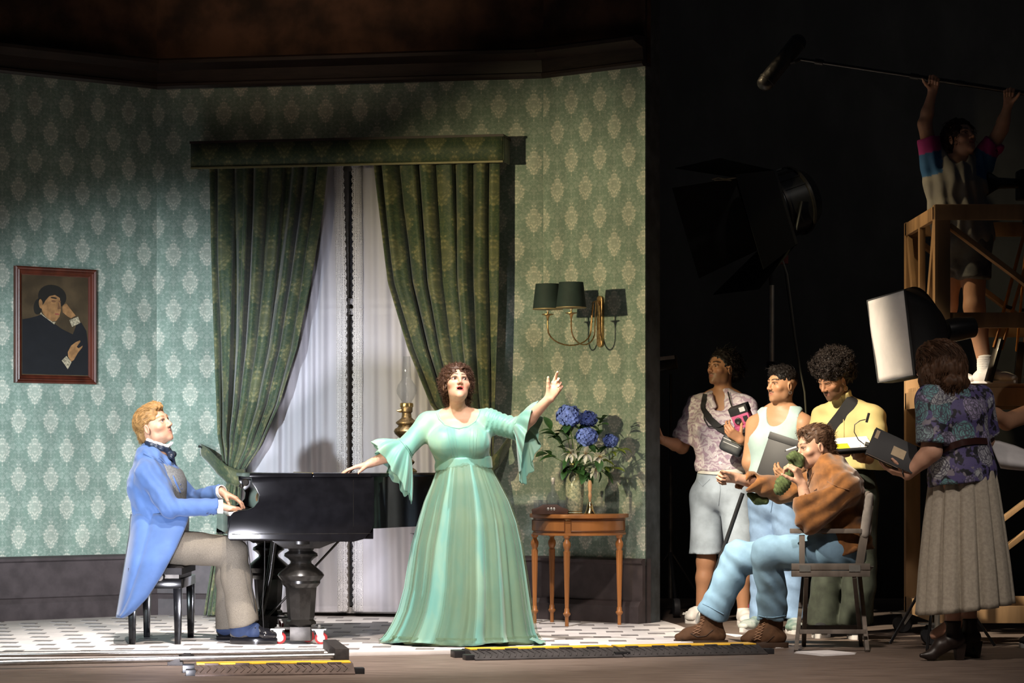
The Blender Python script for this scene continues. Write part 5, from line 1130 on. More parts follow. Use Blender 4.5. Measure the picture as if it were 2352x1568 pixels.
hair_cap(Hd, m1, dk, [('+', (0, -.02, .042), (.082, .104, .088)), ('+', (0, -.08, .06), (.065, .06, .07)), ('+', (0, -.11, .0), (.05, .05, .08)), ('-', (0, .10, -.02), (.082, .08, .088)), ('-', (0, .04, -.12), (.1, .1, .09))], 600, .07, 8, .002, lambda p: np.stack([p[:, 0], -1 + 0 * p[:, 0], -.1 + 0 * p[:, 0]], 1), (.008, (60, 60, 60)), curl=.006, wob=.2, seed=5)
lil = marbled('lilac_paisley_cotton', (.50, .45, .50), (.34, .25, .33), (.66, .62, .66))
f = Field(); tor(f, (hip + Z1 * .04, wst, cst, nck - Z1 * .02), (.16, .168, .18, .14), (.12, .125, .13, .085), sd, e=.012); f.chain((shR, nck + V((0, .01, -.02)), shL), (.072, .066, .072), .05)
f.under(co_, .008, at(0, 1086, D0).z, nck.z + .02)
for a_, b_ in ((shR, elR), (shL, elL)): sleeve(f, a_, b_, b_, (.072, .092), .14, .03, True)
f.ell(nck + V((-.04, -.075, -.02)), (.045, .06, .095), None, .008, 1); f.cut(at(1660, 1082, D0), (0, 0, -1), .4); f.warp(ridge((.7, .2, .7), .075, .9), .005).warp(folds((12, 12, 7)), .009)
sh1 = sdf_obj('shirt', f, lil, m1, .009)
f = Field(); cp = nck + V((-.012, -.02, .012))
f.chain([cp + V((-.05, -.075, -.07)), cp + V((-.075, -.05, -.01)), cp + V((-.06, .03, .025)), cp + V((.02, .06, .03)), cp + V((.07, .0, .015)), cp + V((.045, -.075, -.04))], (.016, .02, .018, .018, .02, .016), .015); sdf_obj('collar', f, lil, sh1, .006)
f = Field(); tor(f, (hip - Z1 * .02, hip + Z1 * .07, wst - Z1 * .0), (.178, .172, .160), (.13, .128, .125), sd[:3]); f.under(co_, .014, .75, wst.z + .01); pantleg(f, hpR, knR, anR, (.118, .110, .11, .11), at(1620, 1272, 17.38), (0, 0, -1), .108); pantleg(f, hpL, knL, anL, (.118, .112, .11, .11), at(1702, 1276, 17.2), (0, 0, -1), .110); f.cut(wst + Z1 * .004, (0, 0, 1), .3); f.warp(folds((11, 11, 6), 1.5), .009)
shorts = sdf_obj('denim_shorts', f, denim_l, m1, .009); sf = Surf(shorts)
strap('belt', sf, [(1604, 1081), (1640, 1084), (1670, 1085), (1715, 1080)], .034, mat('white_leather_belt', (.55, .53, .50), .5), shorts, .006, 30); seam('fly_seam', sf, [(1652, 1095), (1654, 1125), (1650, 1160)], .003, denim_l, shorts); seam('pocket_seam', sf, [(1605, 1105), (1614, 1116), (1630, 1100)], .003, denim_l, shorts)
sneaker(m1, anR, at(1570, 1428, 17.42) * 1 - V((0, .05, 0)), wsh); s_o, hl, e_, sd_ = sneaker(m1, anL, V((anL.x + .03, anL.y - .22, 0)), wsh)
MB().box((anL.x - .03, anL.y - .03, .115), (anL.x + .03, anL.y - .024, .14)).build('pink_tongue', mat('pink_felt', (.6, .05, .18), .6), s_o)
# instant camera, strap, pouch
sf = Surf(sh1); cam_c = at(1706, 958, 16.93)
ic = thing('instant_camera', 'black and pink folding instant camera held up in the hand', 'camera', cam_c)
R3 = Matrix.Rotation(math.radians(-18), 3, 'Y') @ Matrix.Rotation(math.radians(-25), 3, 'Z') @ Matrix.Rotation(math.radians(10), 3, 'X'); MC = Matrix.Translation(cam_c) @ R3.to_4x4()
pinkp = mat('pink_plastic', (.36, .07, .16), .4)
MB(MC).prism([(-.065, -.075, -.085), (.065, -.075, -.085), (.065, -.055, -.045), (.065, .02, -.02), (-.065, .02, -.02), (-.065, -.055, -.045)], (0, .05, 0)).build('body', blackp, ic, bevel=.004)
MB(MC).box((-.065, -.06, -.075), (.065, .03, -.04)).build('film_bay', pinkp, ic, bevel=.005); MB(MC).box((-.06, -.045, -.04), (.06, .03, .03)).build('lens_panel', pinkp, ic, bevel=.006)
MB(MC).box((-.065, -.04, .03), (.065, .03, .085)).build('flash_flap', blackp, ic, bevel=.006); MB(MC).box((.012, -.046, .045), (.05, -.038, .075)).build('flash_window', mat('clear_flash', (.6, .6, .62), .15, .3), ic)
MB(MC).lathe([(.003, 0), (.022, 0), (.022, .012), (.016, .014), (.003, .008)], (-.02, -.045, -.005), 20, (0, -1, 0)).build('lens', blackp, ic); MB(MC).box((.02, -.052, -.02), (.048, -.044, .015)).build('viewfinder', blackp, ic)
for u in (-.05, .0, .04): MB(MC).box((u - .006, -.066, -.068), (u + .006, -.058, -.06)).build('button', mat('grey_plastic', (.3, .3, .32), .5), ic)
strap('shoulder_strap', sf, [(1622, 905), (1616, 935), (1630, 962), (1650, 980), (1672, 992)], .045, blackw, m1, .012, 26, dflt=17.12); seam('camera_cord', sf, [(1618, 930), (1617, 962), (1626, 978), (1650, 981), (1676, 970)], .004, blackw, m1, .02, 26, dflt=17.1); seam('camera_cord', sf, [(1672, 900), (1678, 925), (1684, 942)], .005, blackw, m1, .03, 16, dflt=17.05)
pc_ = at(1682, 1022, 16.98); po = thing('belt_pouch', 'dark grey zipped pouch hanging from the strap across the lilac shirt', 'bag', pc_); R3 = Matrix.Rotation(math.radians(24), 3, 'Y') @ Matrix.Rotation(math.radians(-20), 3, 'Z'); axp = [R3 @ V(a) for a in ((1, 0, 0), (0, 1, 0), (0, 0, 1))]
f = Field(); f.box(pc_, (.078, .035, .058), axp, .025); f.warp(folds((30, 30, 30)), .003); po_b = sdf_obj('pouch_body', f, mat('dark_grey_nylon', (.028, .032, .038), .6, bump=.2, bs=200), po, .006)
mb = MB(Matrix.Translation(pc_) @ R3.to_4x4()); mb.box((-.065, -.038, .018), (.065, -.034, .024)); mb.box((-.055, -.038, -.005), (.055, -.034, .0)); mb.build('zip', mat('grey_zip', (.12, .12, .13), .4, .5), po)
# ---------- man in the tank top
m2 = thing('person', 'man with cropped black hair in a pale mint tank top and jeans', 'person', (at(1785, 1448, 16.55).x, 16.55, 0))
D0 = 16.55; sx_ = V((.82, -.57, 0)); sd = [sx_] * 4
hip, wst, cst, nck = at(1782, 1150, D0), at(1782, 1092, D0), at(1784, 1008, D0), at(1794, 948, D0)
shR, elR, wrR = at(1736, 976, 16.66), at(1722, 1062, 16.62), at(1746, 1130, 16.72); shL, elL, wrL = at(1846, 974, 16.45), at(1858, 1060, 16.40), at(1822, 1098, 16.18)
hpR, knR, anR = at(1756, 1162, 16.62), at(1758, 1300, 16.62), at(1752, 1415, 16.62); hpL, knL, anL = at(1810, 1162, 16.48), at(1818, 1300, 16.46), at(1824, 1412, 16.46)
Hd = Head(at(1796, 884, 16.5), (-.86, -.50, .03), (.02, 0, 1), .98, jaw=1.06, nose=1.05, eye=.0034)
co_ = core((hip, wst, cst, nck), (.165, .148, .172, .13), TD, sd, (shR, shL), ((hpR, knR, anR), (hpL, knL, anL)), (.056, .06, .056)); f = Field(); f.ops = list(co_.ops); f.lo, f.hi = co_.lo, co_.hi; arm(f, shR, elR, wrR, (.058, .05, .043, .03)); arm(f, shL, elL, wrL, (.058, .05, .043, .03)); Hd.into(f, nck, .056)
hand(f, wrR, (.3, -.3, -.9), (.9, 0, .3), (-.3, -1, 0), (20, 30, 20), 4); hand(f, wrL, (-.75, -.45, .2), (.2, -.3, .9), (.3, -.6, .6), (35, 50, 30), 3)
sk2 = (.42, .225, .125)
sdf_obj('body', f, SKIN(), m2, .011, [(Hd.c - Z1 * .01, (.14, .15, .16), .0032), (wrL + V((-.06, -.03, .02)), (.11, .09, .08), .0035), (cst + V((0, -.05, .07)), (.2, .16, .14), .007)], lambda v: Hd.paint(v, sk2, (.32, .12, .09), dk, (.16, .085, .05), .35, (.035, .022, .016), .062, moust=.95))
Hd.eyes(m2, (.03, .016, .01))
hair_cap(Hd, m2, dk, [('+', (0, -.012, .052), (.078, .098, .080)), ('-', (0, .11, -.01), (.082, .072, .086)), ('-', (0, -.02, -.05), (.13, .15, .085)), ('+', (0, .05, .095), (.05, .045, .028))], 700, .045, 5, .0018, lambda p: np.stack([p[:, 0] * 4, .6 + 0 * p[:, 0], .3 + 0 * p[:, 0]], 1), (.005, (80, 80, 80)), wob=.2, seed=8)
tank = mat('pale_mint_jersey', (.36, .48, .47), .8, var=.06, bump=.1, bs=300)
f = Field(); tor(f, (hip + Z1 * .02, wst, cst, nck - Z1 * .03), (.168, .152, .176, .12), (.12, .11, .122, .08), sd, e=.008); f.under(co_, .009, at(0, 1150, D0).z, nck.z + .04)
for p, c_ in ((shR, -1), (shL, 1)): f.ell(p + V((.022 * c_, .0, -.02)), (.068, .14, .115), None, .01, 1)
f.ell(nck + V((-.03, -.07, .03)), (.078, .13, .125), (V((.82, -.57, 0)), V((.57, .82, 0)), Z1), .008, 1); f.ell(nck + V((.01, .03, .06)), (.085, .10, .085), None, .008, 1); f.cut(at(1782, 1150, D0), (0, 0, -1), .3); f.warp(folds((12, 12, 5), 4), .005); tk = sdf_obj('tank_top', f, tank, m2, .008)
f = Field(); tor(f, (hip, hip + Z1 * .06, wst - Z1 * .06), (.175, .17, .16), (.13, .128, .12), sd[:3]); f.under(co_, .008, .3, 1.0); pantleg(f, hpR, knR, anR, (.105, .085, .082, .088), anR - Z1 * .02, (0, 0, -1), .088); pantleg(f, hpL, knL, anL, (.105, .085, .082, .088), anL - Z1 * .02, (0, 0, -1), .088); f.cut(at(1782, 1122, D0), (0, 0, 1), .3); f.warp(folds((11, 11, 6), 7), .009).warp(ridge((.5, 0, .8), .08), .004); j2 = sdf_obj('jeans', f, denim_m, m2, .010); seam('fly_seam', Surf(j2), [(1772, 1128), (1774, 1150), (1770, 1175)], .003, denim_m, j2)
grn = mat('white_and_green_sneaker', (.50, .53, .50), .5, col2=(.10, .17, .14), vs=12)
sneaker(m2, anR, V((anR.x - .16, anR.y - .20, 0)), grn); sneaker(m2, anL, V((anL.x - .02, anL.y - .24, 0)), grn)
MB().tube([Hd.L(-.078, -.01, -.05) + V((.009 * math.sin(a), 0, .009 * math.cos(a))) for a in np.linspace(0, 6.28, 13)], .0018, 5).build('earring', steel, m2)
fc_ = at(1786, 1062, 16.28); fo_ = thing('document_folder', 'black document folder held against the mint tank top', 'folder', fc_); R3 = Matrix.Rotation(math.radians(19), 3, 'Y') @ Matrix.Rotation(math.radians(-22), 3, 'Z'); MF = Matrix.Translation(fc_) @ R3.to_4x4()
fm_ = mat('black_card', (.016, .016, .018), .5)
MB(MF).box((-.105, -.012, -.165), (.105, .012, .165)).build('box_body', fm_, fo_, bevel=.003); MB(MF).box((-.108, -.016, .125), (.108, .014, .170)).build('flap', fm_, fo_, bevel=.003); MB(MF).box((-.10, -.008, -.168), (.10, .008, -.164)).build('paper_edge', white_cloth, fo_)
pp_ = thing('pen', 'white pen sticking out beside the black folder', 'pen', at(1815, 1030, 16.22)); MB().tube([at(1806, 1034, 16.22), at(1830, 1026, 16.2)], .006).build('barrel', white_cloth, pp_); MB().tube([at(1802, 1036, 16.22), at(1807, 1034, 16.22)], [.001, .006]).build('tip', blackp, pp_)
# ---------- man in the yellow shirt
m3 = thing('person', 'curly haired man in a loose yellow shirt reading from an open binder', 'person', (at(1945, 1460, 16.0).x, 16.0, 0))
D0 = 16.0; sx_ = V((.88, -.47, 0)); sd = [sx_] * 4
hip, wst, cst, nck = at(1945, 1138, D0), at(1946, 1078, D0), at(1946, 1004, D0), at(1942, 940, D0)
shR, elR, wrR = at(1892, 966, 16.12), at(1884, 1050, 16.0), at(1925, 1046, 15.66); shL, elL, wrL = at(2004, 962, 15.88), at(2014, 1050, 15.80), at(1978, 1052, 15.50)
hpR, knR, anR = at(1915, 1148, 16.08), at(1905, 1300, 16.08), at(1890, 1425, 16.08); hpL, knL, anL = at(1976, 1148, 15.92), at(1972, 1300, 15.94), at(1968, 1425, 15.96)
Hd = Head(at(1913, 872, 15.88), (-.70, -.55, -.42), (-.28, -.25, .93), .98, jaw=1.0, nose=1.08, eye=.0018)
co_ = core((hip, wst, cst, nck), TW, TD, sd, (shR, shL), ((hpR, knR, anR), (hpL, knL, anL)), (.05, .06, .05)); f = Field(); f.ops = list(co_.ops); f.lo, f.hi = co_.lo, co_.hi; arm(f, shR, elR, wrR); arm(f, shL, elL, wrL); Hd.into(f, nck, .054)
hand(f, wrR, (.3, -.8, .1), (0, -.1, 1), (-1, 0, .2), (20, 30, 20), 4); hand(f, wrL, (-.3, -.9, .1), (0, -.1, 1), (1, 0, .2), (20, 30, 20), 4)
sk3 = (.33, .165, .09)
sdf_obj('body', f, SKIN(), m3, .011, [(Hd.c - Z1 * .01, (.15, .15, .16), .0032)], lambda v: Hd.paint(v, sk3, (.24, .10, .075), dk, (.05, .026, .016), .75, dk, .06, moust=.8))
Hd.eyes(m3, (.03, .016, .01))
hair_cap(Hd, m3, (.018, .012, .010), [('+', (0, -.03, .075), (.115, .125, .095)), ('+', (0, .05, .10), (.09, .05, .045)), ('+', (0, -.09, .01), (.085, .05, .08)), ('-', (0, .125, -.02), (.082, .075, .082)), ('-', (0, .05, -.13), (.12, .14, .09))], 1100, .05, 10, .0024, lambda p: np.stack([p[:, 0] * 8, p[:, 1] * 8, .4 + p[:, 2] * 6], 1), (.016, (55, 55, 55)), curl=.010, cw=1.3, wob=.3, seed=9)
yel = mat('butter_yellow_cotton', (.46, .37, .155), .8, var=.08, vs=6)
f = Field(); tor(f, (hip + Z1 * .03, wst, cst, nck - Z1 * .02), (.20, .205, .20, .14), (.15, .15, .145, .09), sd, e=.012); f.chain((shR, nck + V((0, 0, -.015)), shL), (.082, .075, .082), .06); f.limb(nck - Z1 * .02, Hd.L(0, -.035, -.085), .075, .066, .03)
f.under(co_, .010, at(0, 1078, D0).z, nck.z + .03)
for a_, b_ in ((shR, elR), (shL, elL)): f.limb(a_, b_, .085, .095, .03); f.limb(b_, b_ + V((0, -.10, .0)), .09, .08, .03)
f.cut(Hd.L(0, -.02, -.098), Hd.z, .12); f.cut(at(1946, 1078, D0), (0, 0, -1), .35); f.warp(ridge((.3, 0, 1), .10, .9), .005).warp(folds((9, 9, 5), 2.7), .012); sh3 = sdf_obj('shirt', f, yel, m3, .009); sf = Surf(sh3)
strap('shoulder_strap', sf, [(1962, 912), (1952, 927), (1930, 958), (1906, 988)], .075, blackw, m3, .012, 26, dflt=15.8); seam('placket', sf, [(1932, 912), (1936, 940), (1938, 975), (1938, 1005)], .003, yel, sh3)
oli = mat('dark_olive_cotton', (.035, .042, .030), .85, var=.3)
f = Field(); tor(f, (hip, hip + Z1 * .05, wst - Z1 * .03), (.18, .18, .17), (.14, .135, .13), sd[:3]); f.under(co_, .010, .3, wst.z - .02); pantleg(f, hpR, knR, anR, (.115, .10, .10, .105), anR - Z1 * .03, (0, 0, -1), .105); pantleg(f, hpL, knL, anL, (.115, .10, .10, .105), anL - Z1 * .03, (0, 0, -1), .105); f.warp(folds((11, 11, 6), 9), .010); sdf_obj('trousers', f, oli, m3, .011)
bsn = mat('black_canvas_sneaker', (.02, .02, .022), .7)
sneaker(m3, anR, V((anR.x - .06, anR.y - .23, 0)), bsn); sneaker(m3, anL, V((anL.x - .04, anL.y - .23, 0)), bsn)
MB().tube([Hd.L(-.08, -.012, -.05) + V((.012 * math.sin(a), 0, .014 * math.cos(a) - .012)) for a in np.linspace(0, 6.28, 13)], .0018, 5).build('earring', mat('old_brass'), m3)
bc_ = at(1958, 1022, 15.45); bi = thing('ring_binder', 'open black script binder with clip-on reading lamp held by the man in yellow', 'binder', bc_); R3 = Matrix.Rotation(math.radians(-4), 3, 'Y') @ Matrix.Rotation(math.radians(14), 3, 'X'); MF = Matrix.Translation(bc_) @ R3.to_4x4()
MB(MF).box((-.12, -.16, -.012), (.115, .16, .0)).build('cover', fm_, bi, bevel=.003); MB(MF).box((-.11, -.15, 0), (.105, .15, .012)).build('pages', white_cloth, bi); MB(MF).tube([(-.12, -.16, .012), (.10, -.16, .012)], .012).build('spine', blackp, bi)
mb = MB(MF); mb.box((-.105, -.145, .012), (-.03, .0, .0145)); mb.build('yellow_note', mat('yellow_highlight', (.75, .68, .03), .6), bi)
mb = MB(); mb.tube([at(1985, 1020, 15.3), at(1972, 1010, 15.3), at(1962, 992, 15.3), at(1963, 975, 15.3), at(1975, 966, 15.3), at(1988, 963, 15.3)], .003, 7); mb.build('lamp_neck', blackp, bi); mb = MB(); mb.beam(at(1990, 970, 15.3), at(1996, 948, 15.3), .018, .014); mb.build('lamp_head', blackp, bi, bevel=.003)
mb = MB(); mb.lathe([(.002, -.03), (.013, -.03), (.014, 0), (.013, .03), (.002, .03)], at(1998, 1022, 15.28), 14, (1, 0, -.3)); mb.build('lamp_clip', steel, bi)
# ---------- director in the folding chair
m4 = thing('person', 'man in a rust suede jacket and pale jeans seated with one fist stretched out', 'person', (at(1880, 1490, 14.95).x, 14.95, 0))
D0 = 14.95; Y = V((0, 1, 0)); sd = [Y] * 4
hip, wst, cst, nck = at(1930, 1264, D0), at(1926, 1208, D0), at(1918, 1130, D0), at(1898, 1078, D0)
shL, elL, wrL = at(1938, 1120, 14.75), at(1862, 1192, 14.70), at(1842, 1112, 14.72); shR, elR, wrR = at(1886, 1112, 15.15), at(1792, 1124, 15.20), at(1692, 1098, 15.10)
hpL, knL, anL = at(1915, 1262, 14.84), at(1762, 1270, 14.90), at(1774, 1425, 15.08); hpR, knR, anR = at(1915, 1262, 15.06), at(1695, 1280, 15.20), at(1636, 1412, 15.26)
Hd = Head(at(1871, 1026, 14.9), (-.93, -.25, -.20), (-.18, .0, .98), 1.0, jaw=1.0, nose=1.08, eye=.003)
co_ = core((hip, wst, cst, nck), TW, TD, sd, (shR, shL), ((hpR, knR, anR), (hpL, knL, anL)), (.05, .06, .05)); f = Field(); f.ops = list(co_.ops); f.lo, f.hi = co_.lo, co_.hi; arm(f, shR, elR, wrR); arm(f, shL, elL, wrL); Hd.into(f, nck, .055)
hand(f, wrR, (-.95, -.05, .15), (-.2, -.3, -.9), (-.1, -.5, .85), (62, 80, 50), 1, 1.0, (.65, .35, .35), 25); hand(f, wrL, (-.35, -.1, .92), (-.8, .5, .3), (-.5, -.6, .3), (45, 60, 40), 2, 1.0, (.6, .5, .4), 20)
skin = (.46, .27, .19)
sdf_obj('body', f, SKIN(), m4, .011, [(Hd.c - Z1 * .01, (.15, .15, .16), .003), (wrR + V((-.06, 0, .0)), (.11, .08, .08), .0032), (wrL + V((-.04, 0, .08)), (.10, .09, .11), .0032)], lambda v: Hd.paint(v, skin, (.42, .17, .14), (.10, .055, .03), (.24, .13, .09), .5, (.09, .05, .03), .088))
Hd.eyes(m4, (.08, .1, .12))
hair_cap(Hd, m4, (.085, .045, .026), [('+', (0, -.022, .044), (.081, .102, .086)), ('+', (0, .03, .102), (.045, .045, .022)), ('+', (0, -.08, -.02), (.06, .04, .06)), ('-', (0, .112, -.005), (.088, .078, .098)), ('-', (0, .04, -.125), (.12, .13, .09))], 1400, .045, 6, .0016, lambda p: np.stack([p[:, 0] * 3, -.8 + 1.4 * (p[:, 1] > .03), .2 - 8 * np.clip(.05 - p[:, 2], 0, .1)], 1), (.006, (60, 120, 60)), wob=.22, seed=12)
sue = mat('rust_suede', (.175, .068, .015), .9, var=.25, vs=22, sheen=.3, bump=.1, bs=200)
f = Field(); tor(f, (hip + V((.01, 0, .03)), wst + V((.01, 0, 0)), cst + V((.008, 0, 0)), nck - Z1 * .012), TW, TD, sd, e=.040); f.chain((shR, nck + V((.01, 0, -.012)), shL), (.082, .08, .082), .06)
f.under(co_, .012, hip.z + .03, nck.z + .02); sleeve(f, shR, elR, wrR, (.088, .078, .066, .058), .12, .05); sleeve(f, shL, elL, wrL, (.090, .084, .072, .064), .30, .05)
f.ell(nck + V((-.09, 0, .03)), (.055, .05, .10), None, .01, 1); f.cut(at(1930, 1272, D0), (.25, 0, -1), .4)
cl_ = [nck + V((-.065, -.03, -.05)), nck + V((-.05, -.075, .01)), nck + V((.03, -.07, .04)), nck + V((.07, 0, .045)), nck + V((.03, .07, .04)), nck + V((-.05, .075, .01)), nck + V((-.065, .03, -.05))]; f.chain(cl_, (.016, .022, .022, .022, .022, .022, .016), .02)
f.warp(ridge((-.5, .1, .8), .075, 1.0), .007).warp(folds((13, 13, 9), 5), .011); jk = sdf_obj('suede_jacket', f, sue, m4, .008); seam('placket', Surf(jk), [(1868, 1085), (1858, 1110), (1850, 1135)], .005, sue, jk); seam('yoke_seam', Surf(jk), [(1900, 1105), (1925, 1118), (1950, 1125)], .003, sue, jk)
f = Field(); f.limb(nck + V((-.045, 0, -.03)), Hd.L(0, -.02, -.10), .066, .06, .02); f.cut(Hd.L(0, -.01, -.105), Hd.z, .14); sdf_obj('undershirt', f, mat('charcoal_jersey', (.02, .02, .022), .8), m4, .007)
f = Field(); tor(f, (hip, wst), (.172, .155), (.125, .112), sd[:2]); f.under(co_, .006, .45, wst.z - .03); pantleg(f, hpL, knL, anL, (.108, .088, .085, .092), anL - Z1 * .002, (-.02, 0, -1), .092); pantleg(f, hpR, knR, anR, (.105, .086, .084, .090), anR, (anR - knR), .090)
f.warp(ridge((.7, .1, .6), .085, .9), .006).warp(folds((10, 10, 6), 6), .010); jn = sdf_obj('jeans', f, denim_p, m4, .009); sf = Surf(jn)
seam('turn_up', sf, [(1742, 1414), (1758, 1417), (1775, 1418), (1804, 1414)], .003, denim_p, jn); seam('turn_up', sf, [(1614, 1386), (1630, 1393), (1648, 1403), (1662, 1410)], .003, denim_p, jn)
bsu = mat('brown_suede_boot', (.080, .037, .016), .85, var=.22, vs=20, bump=.08, bs=200); dsole = mat('dark_brown_sole', (.035, .018, .010), .6)
for an_, tu, tv, dd, gl_ in ((anL, 1697, 1478, 15.10, 0), (anR, 1546, 1474, 15.30, 0)):
    toe = at(tu, tv, dd); an2 = V((an_.x - .0, an_.y, .145)); f, hl, e_, sd_, n_ = shoe_fld(an2, toe, .03, shaft=.06, narrow=1.12); f.limb(an2 - Z1 * .07 + e_ * .012, an2 + Z1 * .07, .066, .066, .03); f.limb(hl + e_ * .08 + Z1 * .05, hl + e_ * (n_ * .8) + Z1 * .035, .05, .036, .03); f.cut(an2 + Z1 * .065, (0, 0, 1), .15); f.warp(folds((30, 30, 30)), .003); bo = sdf_obj('boot', f, bsu, m4, .006); sole(bo, hl - e_ * .012, e_, sd_, n_ + .015, .002, .032, dsole, 1.22)
    sb_ = Surf(bo); lc_ = mat('brown_lace', (.22, .12, .07), .8); u0, v0, u1, v1 = (1748, 1432, 1738, 1466) if an_ is anL else (1612, 1416, 1598, 1452)
    for k in range(6):
        u, v = u0 + (u1 - u0) * k / 5, v0 + (v1 - v0) * k / 5; seam('lace', sb_, [(u - 7, v - 2), (u + 9, v + 3)], .0032, lc_, bo, .002, 6); seam('lace', sb_, [(u - 6, v + 4), (u + 9, v - 3)], .0032, lc_, bo, .002, 6)
    seam('vamp_seam', sb_, [(u1 - 12, v1 + 2), (u1 + 4, v1 + 10), (u1 + 24, v1 + 8), (u1 + 40, v1 - 6)], .0025, dsole, bo, .001, 20)
bnc = at(1822, 1078, 14.80); bn_ = thing('knit_beanie', 'dark green ribbed knit hat pressed to the seated man\'s mouth', 'hat', bnc)
f = Field(); f.chain([at(1812, 1050, 14.86), at(1824, 1046, 14.84), at(1836, 1054, 14.84), at(1838, 1068, 14.84)], (.018, .025, .025, .020), .015); f.chain([at(1822, 1062, 14.88), at(1812, 1085, 14.90), at(1800, 1108, 14.90), at(1790, 1124, 14.90)], (.024, .030, .040, .030), .02)
f.warp(ridge((.85, .1, .5), .017, .15), .004).warp(folds((20, 20, 20)), .006); sdf_obj('knit_body', f, mat('moss_green_knit', (.060, .085, .030), .95, var=.3, vs=60, bump=.3, bs=160), bn_, .0035)
f = Field(); f.chain([at(1758, 1150, 15.16), at(1740, 1146, 15.18), at(1722, 1136, 15.2)], (.022, .03, .018), .02); f.warp(ridge((.8, 0, .6), .011, .1), .002); sdf_obj('knit_tail', f, mat('moss_green_knit'), bn_, .006)
# folding chair
gw = mat('grey_weathered_wood', (.13, .11, .095), .65, var=.3, vs=8, stretch=(1, 1, .3), bump=.1, bs=60); canv = mat('grey_canvas', (.22, .20, .185), .9, var=.2)
ch = thing('directors_chair', 'grey wooden folding director chair with canvas back under the seated man', 'chair', (at(1910, 1490, 14.95).x, 14.95, 0))
yn, yf = 14.72, 15.22
def q2(u, v, d): return at(u, v, d)
for d_ in (yn, yf):
    MB().beam(q2(1815, 1219, d_), q2(1978, 1219, d_), .05, .026).build('armrest', gw, ch, bevel=.003); MB().beam(q2(1842, 1228, d_), q2(1842, 1294, d_), .03, .03).build('arm_post', gw, ch, bevel=.002)
    MB().beam(q2(1970, 1320, d_), q2(1996, 1160, d_), .03, .045).build('back_post', gw, ch, bevel=.003); MB().beam(q2(1818, 1301, d_), q2(1998, 1301, d_), .035, .036).build('seat_rail', gw, ch, bevel=.003); MB().beam(q2(1818, 1317, d_), q2(1998, 1317, d_), .035, .034).build('lower_rail', gw, ch, bevel=.003)
    mb = MB(); mb.lathe([(.004, 0), (.014, .0), (.012, .012), (.017, .022), (.019, .035), (.014, .05), (.003, .056)], q2(1993, 1150, d_), 14); mb.build('finial', gw, ch)
    for u in (1848, 1962): MB().box((q2(u - 13, 1300, d_).x, d_ - .022, q2(u, 1312, d_).z), (q2(u + 13, 1300, d_).x, d_ + .022, q2(u, 1297, d_).z)).build('hinge_plate', mat('grey_hinge', (.22, .22, .21), .5, .5), ch)
for (u0, d0, u1, d1, v1) in ((1852, yn, 1846, yf, 1478), (1962, yn, 1978, yf, 1478), (1846, yf, 1828, yn, 1494), (1974, yf, 1992, yn, 1494)):
    a = q2(u0, 1322, d0); b = fl(u1, 1490, 0); b = V((q2(u1, v1, d1).x, d1, 0)); MB().beam(a, b, .034, .024, (1, 0, 0)).build('leg', gw, ch, bevel=.002)
for d_, v_ in ((yn + .03, 1450), (yf - .03, 1440)): MB().beam(q2(1836, v_, d_), q2(1990, v_, d_), .02, .024).build('stretcher', gw, ch, bevel=.002)
uvgrid('seat_canvas', lambda s_, t_: V((q2(1822 + 172 * s_, 1296, 14.95).x, yn + (yf - yn) * t_, q2(0, 1297, 14.95).z - .035 * math.sin(math.pi * t_))), 8, 12, canv, ch, thick=.004)
uvgrid('back_canvas', lambda s_, t_: V((q2(1985 - 8 * s_ + 14 * s_, 1230 - 90 * s_, 14.95).x + .03 * math.sin(math.pi * t_) + .006 * math.sin(20 * t_), yn + (yf - yn) * t_, q2(0, 1226 - 84 * s_, 14.95).z)), 8, 16, canv, ch, thick=.004)
for d_ in (yn, yf): f = Field(); f.limb(q2(1986, 1226, d_), q2(1997, 1140, d_), .027, .026, .02); f.warp(folds((50, 50, 20)), .004); sdf_obj('canvas_sleeve', f, canv, ch, .007)
# black pole leaning against him
mp = thing('monopod', 'black telescopic pole with silver tip leaning under the outstretched arm', 'pole', at(1607, 1428, 15.35))
A_, B_ = at(1608, 1416, 15.33), at(1706, 1132, 15.30); MB().tube([A_, B_], .0125, 12).build('tube', mat('black_carbon', (.015, .016, .018), .3, coat=.3), mp); MB().tube([at(1602, 1432, 15.33), at(1605, 1426, 15.33), at(1609, 1412, 15.33), at(1613, 1402, 15.33)], [.012, .022, .022, .014], 14).build('foot', mat('silver_tip', (.5, .5, .48), .4, .7), mp); MB().tube([at(1655, 1280, 15.316), at(1660, 1266, 15.315)], .016, 12).build('collar', blackp, mp)
# ---------- woman with the softbox behind her
m5 = thing('person', 'brown haired woman in a rose print blouse and pleated skirt seen from behind', 'person', (at(2205, 1510, 14.15).x, 14.15, 0))
D0 = 14.15; sx_ = V((.66, .75, 0)); sd = [sx_] * 4
hip, wst, cst, nck = at(2212, 1104, D0), at(2206, 1022, D0), at(2192, 955, D0), at(2172, 898, D0)
shL, elL, wrL = at(2138, 922, 14.04), at(2140, 1036, 13.98), at(2084, 1090, 14.02); shR, elR, wrR = at(2246, 920, 14.30), at(2262, 1010, 14.36), at(2220, 1050, 14.55)
Hd = Head(at(2150, 842, 14.16), (-.84, .48, -.12), (-.08, .06, 1), 1.0, fem=True)
co_ = core((hip, wst, cst, nck), (.165, .145, .165, .12), (.115, .108, .12, .07), sd, (shR, shL), None, (.052, .06, .052)); f = Field(); f.ops = list(co_.ops); f.lo, f.hi = co_.lo, co_.hi; arm(f, shR, elR, wrR, (.06, .052, .044, .03)); arm(f, shL, elL, wrL, (.062, .056, .046, .030)); Hd.into(f, nck, .05)
anL, anR = at(2188, 1432, 14.1), at(2226, 1418, 14.3)
